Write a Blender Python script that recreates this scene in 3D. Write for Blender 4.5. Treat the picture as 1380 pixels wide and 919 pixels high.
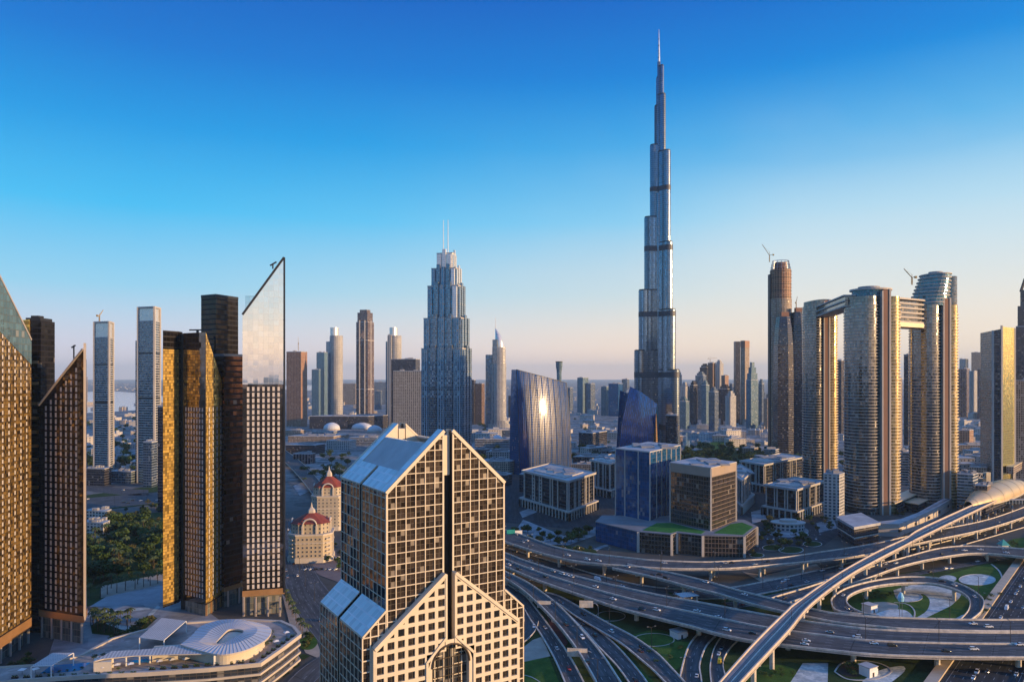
import bpy, bmesh, math, random
from mathutils import Vector, noise as mnoise
R = math.radians
random.seed(7)
scene = bpy.context.scene
for o in list(bpy.data.objects): bpy.data.objects.remove(o)

# ------------------------------------------------------------------ camera
H = 160.0            # metres above the ground (a high hotel floor)
F, CU, HV = 985.0, 690.0, 508.0     # lens in 1380-px units, centre column, horizon row
cam = bpy.data.cameras.new('camera'); cam.sensor_width = 36; cam.lens = 36*F/1380
cam.shift_y = (HV-459.5)/1380; cam.clip_start = 1; cam.clip_end = 90000
camo = bpy.data.objects.new('camera', cam); scene.collection.objects.link(camo)
camo.location = (0, 0, H); camo.rotation_euler = (R(90), 0, 0)
scene.camera = camo

# ------------------------------------------------------------------ sky and sun
SUN_EL = R(7.5); SUN_AZ = math.atan2(0.94, -0.34)      # clockwise from +Y
sdir = Vector((math.sin(SUN_AZ)*math.cos(SUN_EL), math.cos(SUN_AZ)*math.cos(SUN_EL), math.sin(SUN_EL)))
world = bpy.data.worlds.new('World'); scene.world = world; world.use_nodes = True
wt = world.node_tree; wt.nodes.clear()

class G:
    """small helper for writing node graphs"""
    def __init__(s, nt): s.nt = nt
    def node(s, t, props=None, **ins):
        n = s.nt.nodes.new(t)
        for k, v in (props or {}).items(): setattr(n, k, v)
        for k, v in ins.items(): s.put(n.inputs[int(k[1:])] if k[0] == 'i' and k[1:].isdigit() else n.inputs[k.replace('_', ' ')], v)
        return n
    def put(s, sock, v):
        if isinstance(v, bpy.types.NodeSocket): s.nt.links.new(v, sock)
        elif isinstance(v, bpy.types.Node): s.nt.links.new(v.outputs[0], sock)
        else: sock.default_value = v
    def m(s, op, a, b=0.0, c=0.0, clamp=False):
        n = s.nt.nodes.new('ShaderNodeMath'); n.operation = op; n.use_clamp = clamp
        s.put(n.inputs[0], a); s.put(n.inputs[1], b); s.put(n.inputs[2], c); return n.outputs[0]
    def vm(s, op, a, b=(0, 0, 0), scale=None):
        n = s.nt.nodes.new('ShaderNodeVectorMath'); n.operation = op
        s.put(n.inputs[0], a); s.put(n.inputs[1], b)
        if scale is not None: s.put(n.inputs[3], scale)
        return n.outputs['Value'] if op in ('DOT_PRODUCT', 'LENGTH') else n.outputs[0]
    def mix(s, f, a, b, blend='MIX'):
        n = s.nt.nodes.new('ShaderNodeMix'); n.data_type = 'RGBA'; n.blend_type = blend
        s.put(n.inputs[0], f); s.put(n.inputs[6], c4(a)); s.put(n.inputs[7], c4(b)); return n.outputs[2]
    def ramp(s, f, stops, interp='LINEAR'):
        n = s.nt.nodes.new('ShaderNodeValToRGB'); n.color_ramp.interpolation = interp
        e = n.color_ramp.elements
        while len(e) < len(stops): e.new(0.5)
        for i, (p, c) in enumerate(stops): e[i].position = p; e[i].color = c4(c)
        s.put(n.inputs[0], f); return n.outputs[0]
    def mr(s, v, a, b, c, d):
        n = s.nt.nodes.new('ShaderNodeMapRange'); n.clamp = True
        for i, x in enumerate((v, a, b, c, d)): s.put(n.inputs[i], x)
        return n.outputs[0]
def c4(c):
    return (c[0], c[1], c[2], 1.0) if isinstance(c, (tuple, list)) and len(c) == 3 else c

g = G(wt)
sky = g.node('ShaderNodeTexSky', dict(sky_type='NISHITA', sun_disc=False, sun_elevation=SUN_EL, sun_rotation=SUN_AZ,
             altitude=0.0, air_density=1.0, dust_density=2.0, ozone_density=4.0))
gen = g.node('ShaderNodeTexCoord').outputs['Generated']
sep = g.node('ShaderNodeSeparateXYZ', i0=gen)
el = g.m('ARCSINE', sep.outputs[2])
warm = g.mr(g.m('DIVIDE', sep.outputs[0], g.m('MAXIMUM', g.m('SQRT', g.m('ADD', g.m('POWER', sep.outputs[0], 2.0), g.m('POWER', sep.outputs[1], 2.0))), 0.001)), -0.45, 0.62, 0.0, 1.0)
t = g.m('DIVIDE', el, R(32.0), clamp=True)
cool = g.ramp(t, [(0.0, (6.4, 5.3, 5.4)), (0.07, (5.0, 4.9, 5.6)), (0.20, (2.0, 4.4, 5.9)), (0.37, (0.3, 3.4, 6.0)), (0.54, (0.0, 2.1, 5.1)), (0.70, (0.0, 1.2, 4.2)), (0.85, (0.0, 0.78, 3.5)), (1.0, (0.0, 0.55, 2.9))])
hot = g.ramp(t, [(0.0, (10.5, 6.3, 3.0)), (0.07, (9.4, 6.6, 3.7)), (0.20, (5.6, 5.6, 4.9)), (0.37, (1.5, 4.2, 5.9)), (0.54, (0.1, 2.7, 5.4)), (0.70, (0.0, 1.6, 4.7)), (0.85, (0.0, 0.95, 3.9)), (1.0, (0.0, 0.62, 3.1))])
grad = g.mix(warm, cool, hot)
# thin evening cirrus
mp = g.node('ShaderNodeMapping', Vector=gen, Scale=(1.0, 1.0, 2.6))
cl = g.node('ShaderNodeTexNoise', Vector=mp.outputs[0], Scale=1.5, Detail=4.0, Roughness=0.5, Distortion=0.4)
cirrus = g.m('MULTIPLY', g.m('MULTIPLY', g.mr(cl.outputs[0], 0.40, 0.75, 0.0, 0.6), g.mr(warm, 0.25, 0.75, 0.1, 1.0)), g.ramp(t, [(0.05, (0, 0, 0)), (0.25, (1, 1, 1)), (0.5, (.4, .4, .4)), (0.68, (0, 0, 0))]))
grad = g.mix(cirrus, grad, g.mix(warm, (3.6, 4.6, 5.4), (5.4, 5.4, 5.4)))
# a broad pale veil of high haze on the right
edge = g.m('ADD', el, g.m('MULTIPLY', g.m('SUBTRACT', cl.outputs[0], 0.5), 0.24))
veil = g.m('MULTIPLY', g.m('MULTIPLY', g.mr(edge, R(10.5), R(17.0), 1.0, 0.0), g.mr(warm, 0.56, 0.76, 0.0, 1.0)), 0.72)
grad = g.mix(veil, grad, g.mix(g.mr(el, 0.0, R(10), 0.0, 1.0), (7.6, 6.0, 4.4), (4.2, 5.3, 5.8)))
# the sunset half of the sky is brighter and warmer, the zenith paler than the blue band
toward = g.vm('DOT_PRODUCT', gen, (sdir.x, sdir.y, 0.0))
gl = g.m('POWER', g.mr(toward, 0.2, 0.99, 0.0, 1.0), 2.0)
grad = g.mix(gl, grad, g.ramp(t, [(0.0, (30, 13, 4.0)), (0.07, (24, 13, 5.0)), (0.15, (9, 8, 7.0)), (0.26, (2.4, 4.8, 8)), (0.45, (0.6, 3.2, 7.5)), (1.0, (0.4, 2.0, 6.5))]))
grad = g.mix(g.mr(el, R(34), R(75), 0.0, 0.8), grad, (1.7, 3.7, 7.6))
tot = g.mix(0.05, grad, sky.outputs[0])
bg = g.node('ShaderNodeBackground', Color=tot, Strength=0.115)
wo = g.node('ShaderNodeOutputWorld', Surface=bg.outputs[0])

sun = bpy.data.lights.new('sun', 'SUN'); sun.energy = 5.0; sun.angle = R(0.5); sun.color = (1.0, 0.64, 0.30)
suno = bpy.data.objects.new('sun', sun); scene.collection.objects.link(suno)
suno.rotation_euler = sdir.to_track_quat('Z', 'Y').to_euler(); suno.location = (300, -200, 400)

vs = scene.view_settings
scene.display_settings.display_device = 'sRGB'
vs.view_transform = 'Standard'; vs.look = 'None'; vs.exposure = 0.5; vs.gamma = 1.0; vs.use_curve_mapping = False
scene.render.engine = 'CYCLES'
cy = scene.cycles
cy.use_denoising = True; cy.max_bounces = 5; cy.diffuse_bounces = 2; cy.glossy_bounces = 3; cy.transmission_bounces = 2
cy.volume_bounces = 0; cy.transparent_max_bounces = 4; cy.caustics_reflective = False; cy.caustics_refractive = False
cy.sample_clamp_indirect = 4.0

# ------------------------------------------------------------------ helpers
def P(u, v, z=0.0):
    """a surveyed point: the spot at height z seen at photograph column u, row v"""
    d = F*(H-z)/(v-HV); return Vector(((u-CU)/F*d, d, z))
def PD(u, d, z=0.0): return Vector(((u-CU)/F*d, d, z))
def ZV(v, d): return H-(v-HV)/F*d
def GD(v, z=0.0): return F*(H-z)/(v-HV)

class MB:
    """collects faces (with UVs in metres) for ONE mesh"""
    def __init__(s): s.v = []; s.f = []; s.uv = []; s.m = []
    def face(s, pts, uv=None, m=0):
        i = len(s.v); s.v += [tuple(p) for p in pts]; n = len(pts)
        s.f.append(tuple(range(i, i+n))); s.m.append(m)
        if uv is None:
            a = Vector(pts[0]); e = Vector(pts[1])-a
            e = e.normalized() if e.length > 1e-9 else Vector((1, 0, 0))
            nn = e.cross(Vector(pts[-1])-a); f = nn.cross(e)
            f = f.normalized() if f.length > 1e-9 else Vector((0, 1, 0))
            uv = [((Vector(p)-a).dot(e), (Vector(p)-a).dot(f)) for p in pts]
        s.uv += uv
    def prism(s, poly, z0, z1, m=0, mt=None, mb=False, u0=0.0):
        """poly counter-clockwise (x,y); z1 a number or a function of (x,y)"""
        mt = m if mt is None else mt
        zt = z1 if callable(z1) else (lambda x, y: z1)
        n = len(poly); u = u0
        for i in range(n):
            a, b = poly[i], poly[(i+1) % n]; L = math.hypot(b[0]-a[0], b[1]-a[1])
            if L < 1e-6: continue
            za, zb = zt(*a[:2]), zt(*b[:2])
            s.face([(a[0], a[1], z0), (b[0], b[1], z0), (b[0], b[1], zb), (a[0], a[1], za)],
                   [(u, z0), (u+L, z0), (u+L, zb), (u, za)], m)
            u += L
        s.face([(p[0], p[1], zt(p[0], p[1])) for p in poly], [(p[0], p[1]) for p in poly], mt)
        if mb: s.face([(p[0], p[1], z0) for p in reversed(poly)], [(p[0], p[1]) for p in reversed(poly)], mt)
    def box(s, x0, x1, y0, y1, z0, z1, m=0, mt=None, mb=True):
        s.prism([(x0, y0), (x1, y0), (x1, y1), (x0, y1)], z0, z1, m, mt, mb)
    def bar(s, p, q, w, h=None, up=(0, 0, 1), m=0):
        """a beam from p to q of width w and height h"""
        h = w if h is None else h
        p, q = Vector(p), Vector(q); d = (q-p).normalized(); up = Vector(up)
        sd = d.cross(up)
        if sd.length < 1e-4: sd = d.cross(Vector((1, 0, 0)))
        sd.normalize(); uu = sd.cross(d).normalized()
        c = [(-w/2, -h/2), (w/2, -h/2), (w/2, h/2), (-w/2, h/2)]
        A = [p+sd*a+uu*b for a, b in c]; B = [q+sd*a+uu*b for a, b in c]
        for i in range(4):
            j = (i+1) % 4; s.face([A[j], A[i], B[i], B[j]], None, m)
        s.face(A, None, m); s.face(B[::-1], None, m)
    def tube(s, pts, r, n=8, m=0, r1=None, cap=True):
        pts = [Vector(p) for p in pts]; rings = []
        for i, p in enumerate(pts):
            d = (pts[min(i+1, len(pts)-1)]-pts[max(i-1, 0)]).normalized()
            a = d.cross(Vector((0, 0, 1)))
            if a.length < 1e-3: a = Vector((1, 0, 0))
            a.normalize(); b = d.cross(a)
            rr = r if r1 is None else r+(r1-r)*i/(len(pts)-1)
            rings.append([p+a*rr*math.cos(2*math.pi*k/n)+b*rr*math.sin(2*math.pi*k/n) for k in range(n)])
        s.loft(rings, m=m, caps=cap, flip=True)
    def loft(s, rings, m=0, closed=True, caps=True, flip=False, uv=True):
        for a, b in zip(rings, rings[1:]):
            n = len(a); u = 0
            for i in range(n if closed else n-1):
                j = (i+1) % n; L = (Vector(a[j])-Vector(a[i])).length
                q = [a[i], a[j], b[j], b[i]]; w = [(u, a[i][2]), (u+L, a[j][2]), (u+L, b[j][2]), (u, b[i][2])]
                if flip: q, w = q[::-1], w[::-1]
                s.face(q, w, m); u += L
        if caps:
            lo, hi = list(rings[0])[::-1], list(rings[-1])
            if flip: lo, hi = lo[::-1], hi[::-1]
            s.face(lo, None, m); s.face(hi, None, m)
    def mesh(s, name, mats, smooth=False, weld=False):
        me = bpy.data.meshes.new(name); me.from_pydata(s.v, [], s.f)
        uvl = me.uv_layers.new(name='UVMap')
        uvl.data.foreach_set('uv', [c for p in s.uv for c in p])
        for mt in (mats if isinstance(mats, (list, tuple)) else [mats]): me.materials.append(mt)
        me.polygons.foreach_set('material_index', s.m)
        if weld:
            bm = bmesh.new(); bm.from_mesh(me); bmesh.ops.remove_doubles(bm, verts=bm.verts, dist=1e-4); bm.to_mesh(me); bm.free()
        if smooth: me.polygons.foreach_set('use_smooth', [True]*len(me.polygons))
        me.update(); return me
    def build(s, name, mats, parent=None, smooth=False, weld=False, loc=None):
        o = bpy.data.objects.new(name, s.mesh(name, mats, smooth, weld)); scene.collection.objects.link(o)
        if parent is not None: o.parent = parent
        if loc is not None: o.location = loc
        return o
def tag(o, label=None, cat=None, group=None, kind=None):
    for k, v in (('label', label), ('category', cat), ('group', group), ('kind', kind)):
        if v: o[k] = v
    return o
def thing(name, label, cat, loc=(0, 0, 0), rz=0.0, group=None):
    o = bpy.data.objects.new(name, None); scene.collection.objects.link(o)
    o.location = loc; o.rotation_euler = (0, 0, rz); o.empty_display_size = 1
    return tag(o, label, cat, group)
def dup(root, loc, rz=0.0, label=None, group=None, scale=None):
    r = root.copy(); scene.collection.objects.link(r); r.location = loc; r.rotation_euler = (0, 0, rz)
    if scale: r.scale = (scale,)*3 if isinstance(scale, (int, float)) else scale
    if label: r['label'] = label
    if group: r['group'] = group
    for ch in list(root.children):
        c = ch.copy(); scene.collection.objects.link(c); c.parent = r
        for gch in ch.children:
            d = gch.copy(); scene.collection.objects.link(d); d.parent = c
    return r
def copy_part(o, parent, loc=None, rz=None, scale=None):
    c = o.copy(); scene.collection.objects.link(c); c.parent = parent
    if loc is not None: c.location = loc
    if rz is not None: c.rotation_euler = (0, 0, rz)
    if scale is not None: c.scale = scale
    for ch in o.children:
        d = ch.copy(); scene.collection.objects.link(d); d.parent = c
    return c
def loc_of(root, pts):
    """world points -> coordinates of a thing that stands at root.location (rotation about z)"""
    c, s_ = math.cos(-root.rotation_euler.z), math.sin(-root.rotation_euler.z); o = Vector(root.location)
    out = []
    for p in pts:
        d = Vector(p)-o; out.append(Vector((d.x*c-d.y*s_, d.x*s_+d.y*c, d.z)))
    return out
def ccw(poly):
    a = sum(poly[i][0]*poly[(i+1) % len(poly)][1]-poly[(i+1) % len(poly)][0]*poly[i][1] for i in range(len(poly)))
    return list(poly) if a > 0 else list(poly)[::-1]

# ------------------------------------------------------------------ materials
def new_mat(name):
    mt = bpy.data.materials.new(name); mt.use_nodes = True; nt = mt.node_tree
    b = nt.nodes['Principled BSDF']; return mt, G(nt), b
def plain(name, col, rough=0.6, metal=0.0, var=0.18, scale=0.15, bump=0.0, spec=0.4, emit=None):
    """painted / cast / planted surface with uneven wear"""
    mt, g, b = new_mat(name)
    co = g.node('ShaderNodeTexCoord').outputs['Object']
    n1 = g.node('ShaderNodeTexNoise', Vector=co, Scale=scale, Detail=6.0, Roughness=0.65)
    f = g.mr(n1.outputs[0], 0.3, 0.7, 1.0-var, 1.0+var)
    g.put(b.inputs['Base Color'], g.vm('SCALE', col, scale=f))
    g.put(b.inputs['Roughness'], g.mr(n1.outputs[0], 0.3, 0.7, max(rough-0.08, 0.02), min(rough+0.08, 1.0)))
    b.inputs['Metallic'].default_value = metal; b.inputs['Specular IOR Level'].default_value = spec
    if bump:
        n2 = g.node('ShaderNodeTexNoise', Vector=co, Scale=scale*12, Detail=4.0)
        g.put(b.inputs['Normal'], g.node('ShaderNodeBump', Strength=bump, Distance=0.3, Height=n2.outputs[0]).outputs[0])
    if emit: b.inputs['Emission Color'].default_value = c4(emit[0]); b.inputs['Emission Strength'].default_value = emit[1]
    return mt
def facade(name, wall=(.3, .28, .26), glass=(.25, .32, .4), bay=3.0, flr=3.6, ww=.8, wh=.7, gm=.85, gr=.06, wm=0.0, wr=.6,
           jit=.02, var=.35, blind=.12, wob=0.0, wobs=.06, sky_v=0.5, spec=.4, colvar=0.0):
    """curtain wall or punched windows on UVs in metres: every pane has its own tilt, tone and blind"""
    mt, g, b = new_mat(name)
    uv = g.node('ShaderNodeUVMap').outputs[0]; sp = g.node('ShaderNodeSeparateXYZ', i0=uv)
    cu = g.m('DIVIDE', sp.outputs[0], bay); cv = g.m('DIVIDE', sp.outputs[1], flr)
    mu = g.m('LESS_THAN', g.m('ABSOLUTE', g.m('SUBTRACT', g.m('FRACT', cu), 0.5)), ww/2)
    mv = g.m('LESS_THAN', g.m('ABSOLUTE', g.m('SUBTRACT', g.m('FRACT', cv), sky_v)), wh/2)
    mask = g.m('MULTIPLY', mu, mv)
    idv = g.node('ShaderNodeCombineXYZ', i0=g.m('FLOOR', cu), i1=g.m('FLOOR', cv), i2=0.37)
    wn = g.node('ShaderNodeTexWhiteNoise', dict(noise_dimensions='3D'), Vector=idv.outputs[0])
    val = wn.outputs['Value']
    bl = g.m('GREATER_THAN', val, 1.0-blind)
    gc = g.vm('SCALE', glass, scale=g.mr(val, 0.0, 1.0, 1.0-var, 1.0+var))
    if colvar:                                                    # random tone per column up the whole height, standing in for ribs
        cw_ = g.node('ShaderNodeTexWhiteNoise', dict(noise_dimensions='1D'), W=g.m('FLOOR', g.m('DIVIDE', sp.outputs[0], bay*1.5)))
        gc = g.vm('SCALE', gc, scale=g.mr(cw_.outputs['Value'], 0, 1, 1.0-colvar, 1.0+colvar))
    gc = g.mix(g.m('MULTIPLY', bl, 0.7), gc, (.30, .27, .23))
    co = g.node('ShaderNodeTexCoord').outputs['Object']
    st = g.node('ShaderNodeTexNoise', Vector=co, Scale=0.05, Detail=6.0, Roughness=.7)
    wc = g.vm('SCALE', wall, scale=g.mr(st.outputs[0], 0.3, 0.7, 0.82, 1.15))
    g.put(b.inputs['Base Color'], g.mix(mask, wc, gc))
    g.put(b.inputs['Metallic'], g.m('MULTIPLY', g.mr(mask, 0, 1, wm, gm), g.m('SUBTRACT', 1.0, g.m('MULTIPLY', g.m('MULTIPLY', bl, mask), 0.6))))
    g.put(b.inputs['Roughness'], g.m('ADD', g.mr(mask, 0, 1, wr, gr), g.m('MULTIPLY', g.m('MULTIPLY', bl, mask), 0.15)))
    nrm = g.node('ShaderNodeNewGeometry').outputs['Normal']
    off = g.vm('SCALE', g.vm('SUBTRACT', wn.outputs['Color'], (.5, .5, .5)), scale=g.m('MULTIPLY', mask, jit*2))
    if wob:
        wv = g.node('ShaderNodeTexNoise', Vector=co, Scale=wobs, Detail=3.0)
        off = g.vm('ADD', off, g.vm('SCALE', g.vm('SUBTRACT', wv.outputs[1], (.5, .5, .5)), scale=wob))
    g.put(b.inputs['Normal'], g.vm('NORMALIZE', g.vm('ADD', nrm, off)))
    b.inputs['Specular IOR Level'].default_value = spec
    return mt
# ------------------------------------------------------------------ ground
def ground_mat():
    mt, g, b = new_mat('ground_soil')
    co = g.node('ShaderNodeTexCoord').outputs['Object']; sp = g.node('ShaderNodeSeparateXYZ', i0=co)
    n1 = g.node('ShaderNodeTexNoise', Vector=co, Scale=0.004, Detail=9.0, Roughness=.62)
    n2 = g.node('ShaderNodeTexNoise', Vector=co, Scale=0.06, Detail=7.0, Roughness=.7)
    vo = g.node('ShaderNodeTexVoronoi', dict(feature='F1', distance='CHEBYCHEV'), Vector=co, Scale=0.028)
    near = g.mix(n2.outputs[0], (.045, .045, .038), (.16, .145, .125))
    town = g.mix(g.m('MULTIPLY', g.node('ShaderNodeSeparateColor', i0=vo.outputs['Color']).outputs[0], .8), (.16, .16, .16), (.46, .43, .40))
    town = g.mix(g.mr(n2.outputs[0], .48, .62, 0, .75), town, (.05, .06, .04))
    sand = g.mix(g.mr(n1.outputs[0], .35, .65, 0, 1), (.26, .22, .18), (.40, .35, .29))
    f1 = g.mr(sp.outputs[1], 760.0, 1250.0, 0.0, 1.0)
    f2 = g.mr(g.m('ADD', sp.outputs[1], g.m('MULTIPLY', n1.outputs[0], 2500.0)), 4600.0, 8500.0, 0.0, 1.0)
    g.put(b.inputs['Base Color'], g.mix(f2, g.mix(f1, near, town), sand)); b.inputs['Roughness'].default_value = .95
    b.inputs['Specular IOR Level'].default_value = .1
    return mt
M_ground = ground_mat()
mb = MB()
xs = [-45000, -12000, -4000, -1500, -500, 0, 500, 1500, 4000, 12000, 45000]; ys = [-45000, -12000, -4000, -1200, -200, 250, 600, 1200, 2200, 4000, 8000, 16000, 45000]
for i in range(len(xs)-1):
    for j in range(len(ys)-1):
        mb.face([(xs[i], ys[j], 0), (xs[i+1], ys[j], 0), (xs[i+1], ys[j+1], 0), (xs[i], ys[j+1], 0)])
tag(mb.build('ground', M_ground, weld=True), kind='structure')

def asphalt_mat(name, col):
    mt, g, b = new_mat(name)
    uv = g.node('ShaderNodeUVMap').outputs[0]
    mp = g.node('ShaderNodeMapping', Vector=uv, Scale=(0.9, 0.02, 1))
    n = g.node('ShaderNodeTexNoise', Vector=mp.outputs[0], Scale=1.0, Detail=5.0)
    co = g.node('ShaderNodeTexCoord').outputs['Object']
    n2 = g.node('ShaderNodeTexNoise', Vector=co, Scale=.08, Detail=7.0, Roughness=.7)
    f = g.m('MULTIPLY', g.mr(n.outputs[0], .3, .7, .72, 1.3), g.mr(n2.outputs[0], .3, .7, .8, 1.2))
    sp = g.node('ShaderNodeSeparateXYZ', i0=uv)                    # expansion joints, tyre tracks and patches
    jt = g.m('LESS_THAN', g.m('FRACT', g.m('DIVIDE', sp.outputs[1], 38.0)), 0.014)
    n3 = g.node('ShaderNodeTexNoise', Vector=g.node('ShaderNodeMapping', Vector=uv, Scale=(.25, .035, 1)).outputs[0], Scale=1.0, Detail=2.0)
    f = g.m('MULTIPLY', g.m('MULTIPLY', f, g.mr(n3.outputs[0], .45, .6, .78, 1.15)), g.mr(jt, 0, 1, 1.0, .45))
    g.put(b.inputs['Base Color'], g.vm('SCALE', col, scale=f)); b.inputs['Roughness'].default_value = .85; b.inputs['Specular IOR Level'].default_value = .25
    return mt
M_asph = asphalt_mat('asphalt', (.088, .090, .092)); M_asph_d = asphalt_mat('asphalt_dark', (.040, .046, .052))
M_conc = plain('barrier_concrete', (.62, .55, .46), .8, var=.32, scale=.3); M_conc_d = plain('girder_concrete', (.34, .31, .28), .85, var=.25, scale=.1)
M_paint = plain('road_paint', (.30, .30, .30), .7, var=.25, scale=.3)
def lawn_mat(name, a, b_):
    mt, g, b = new_mat(name); co = g.node('ShaderNodeTexCoord').outputs['Object']
    n = g.node('ShaderNodeTexNoise', Vector=co, Scale=.09, Detail=8.0, Roughness=.72)
    n2 = g.node('ShaderNodeTexNoise', Vector=co, Scale=1.3, Detail=5.0, Roughness=.7)
    c = g.mix(g.mr(n.outputs[0], .34, .66, 0, 1), a, b_)
    g.put(b.inputs['Base Color'], g.vm('SCALE', c, scale=g.mr(n2.outputs[0], .3, .7, .65, 1.35))); b.inputs['Roughness'].default_value = .95; b.inputs['Specular IOR Level'].default_value = .1
    g.put(b.inputs['Normal'], g.node('ShaderNodeBump', Strength=.5, Distance=.4, Height=n2.outputs[0]).outputs[0])
    return mt
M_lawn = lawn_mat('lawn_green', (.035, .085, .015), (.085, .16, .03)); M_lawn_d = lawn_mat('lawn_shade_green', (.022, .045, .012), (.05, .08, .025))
def paving_mat(name, a, b_, sc):
    mt, g, b = new_mat(name); co = g.node('ShaderNodeTexCoord').outputs['Object']
    v = g.node('ShaderNodeTexVoronoi', dict(feature='F1'), Vector=co, Scale=sc); n = g.node('ShaderNodeTexNoise', Vector=co, Scale=.1, Detail=6.0)
    c = g.mix(g.node('ShaderNodeSeparateColor', i0=v.outputs['Color']).outputs[0], a, b_)
    g.put(b.inputs['Base Color'], g.vm('SCALE', c, scale=g.mr(n.outputs[0], .3, .7, .7, 1.25))); b.inputs['Roughness'].default_value = .8
    return mt
M_pave = paving_mat('pale_stone', (.36, .42, .42), (.62, .64, .60), .55); M_plaza = paving_mat('plaza_stone', (.20, .21, .22), (.36, .36, .36), .10)
M_sand = plain('tan_gravel', (.42, .34, .26), .95, var=.25, scale=.08); M_kerb = plain('kerb_stone', (.5, .47, .43), .85)
M_brick = plain('red_planting', (.13, .035, .03), .95, var=.4, scale=.3)
def water_mat(name, col):
    mt, g, b = new_mat(name); co = g.node('ShaderNodeTexCoord').outputs['Object']
    n = g.node('ShaderNodeTexNoise', Vector=co, Scale=.5, Detail=4.0)
    b.inputs['Base Color'].default_value = c4(col); b.inputs['Roughness'].default_value = .08; b.inputs['IOR'].default_value = 1.33
    g.put(b.inputs['Normal'], g.node('ShaderNodeBump', Strength=.15, Distance=.1, Height=n.outputs[0]).outputs[0]); return mt
M_pool = water_mat('pool_water', (.02, .26, .46)); M_lake = water_mat('lake_water', (.03, .16, .22)); M_lagoon = water_mat('lagoon_water', (.18, .22, .28))
M_steel = plain('galvanised_steel', (.30, .31, .33), .4, .7, var=.1); M_dark = plain('dark_metal', (.035, .037, .042), .5, .3, var=.1)
M_white = plain('white_paint', (.78, .77, .74), .55, var=.08); M_cream = plain('cream_render', (.62, .55, .44), .8, var=.12, scale=.06)

# ------------------------------------------------------------------ roads
def crom(pts, n):
    """Catmull-Rom through pts, resampled to n points at equal steps"""
    pts = [Vector(p) for p in pts]; q = []
    for i in range(len(pts)-1):
        a, b, c, d = pts[max(i-1, 0)], pts[i], pts[i+1], pts[min(i+2, len(pts)-1)]
        for k in range(12):
            t = k/12; q.append(0.5*((2*b)+(c-a)*t+(2*a-5*b+4*c-d)*t*t+(3*b-a-3*c+d)*t**3))
    q.append(pts[-1]); s = [0.0]
    for a, b in zip(q, q[1:]): s.append(s[-1]+(b-a).length)
    out = []; j = 0
    for k in range(n):
        x = s[-1]*k/(n-1)
        while j < len(q)-2 and s[j+1] < x: j += 1
        L = max(s[j+1]-s[j], 1e-9); out.append(q[j].lerp(q[j+1], min(max((x-s[j])/L, 0), 1)))
    return out
ROADS = {}
def strip(mb, A, B, z=0.0, m=0, v0=0.0):
    v = v0
    for i in range(len(A)-1):
        w = (A[i]-B[i]).length; L = ((A[i+1]+B[i+1])-(A[i]+B[i])).length/2
        a, b, c, d = A[i], A[i+1], B[i+1], B[i]; dz = Vector((0, 0, z))
        mb.face([a+dz, d+dz, c+dz, b+dz], [(0, v), (w, v), (w, v+L), (0, v+L)], m); v += L
def wall_along(mb, A, inward, w, z0, z1, m=0):
    """a low wall of width w that follows the line A"""
    B = [a+(b-a).normalized()*w for a, b in zip(A, inward)]
    up0, up1 = Vector((0, 0, z0)), Vector((0, 0, z1))
    rings = [[a+up0, b+up0, b+up1, a+up1] for a, b in zip(A, B)]
    mb.loft(rings, m=m, closed=True, caps=True, flip=True)
def road(key, name, L, Rr, z, lanes, elevated=True, barrier=1.0, thick=1.8, pier_gap=38.0, medians=(), mat=None, pier_w=2.2, edge_mat=None, piers=True, skip=()):
    zz = z if isinstance(z, (list, tuple)) else None
    Lw = [P(u, v, zz[i] if zz else z) for i, (u, v) in enumerate(L)]; Rw = [P(u, v, zz[int(round(i*(len(zz)-1)/(len(Rr)-1)))] if zz else z) for i, (u, v) in enumerate(Rr)]
    return road_w(key, name, Lw, Rw, lanes, elevated, barrier, thick, pier_gap, medians, mat, pier_w, edge_mat, piers, skip)
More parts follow.
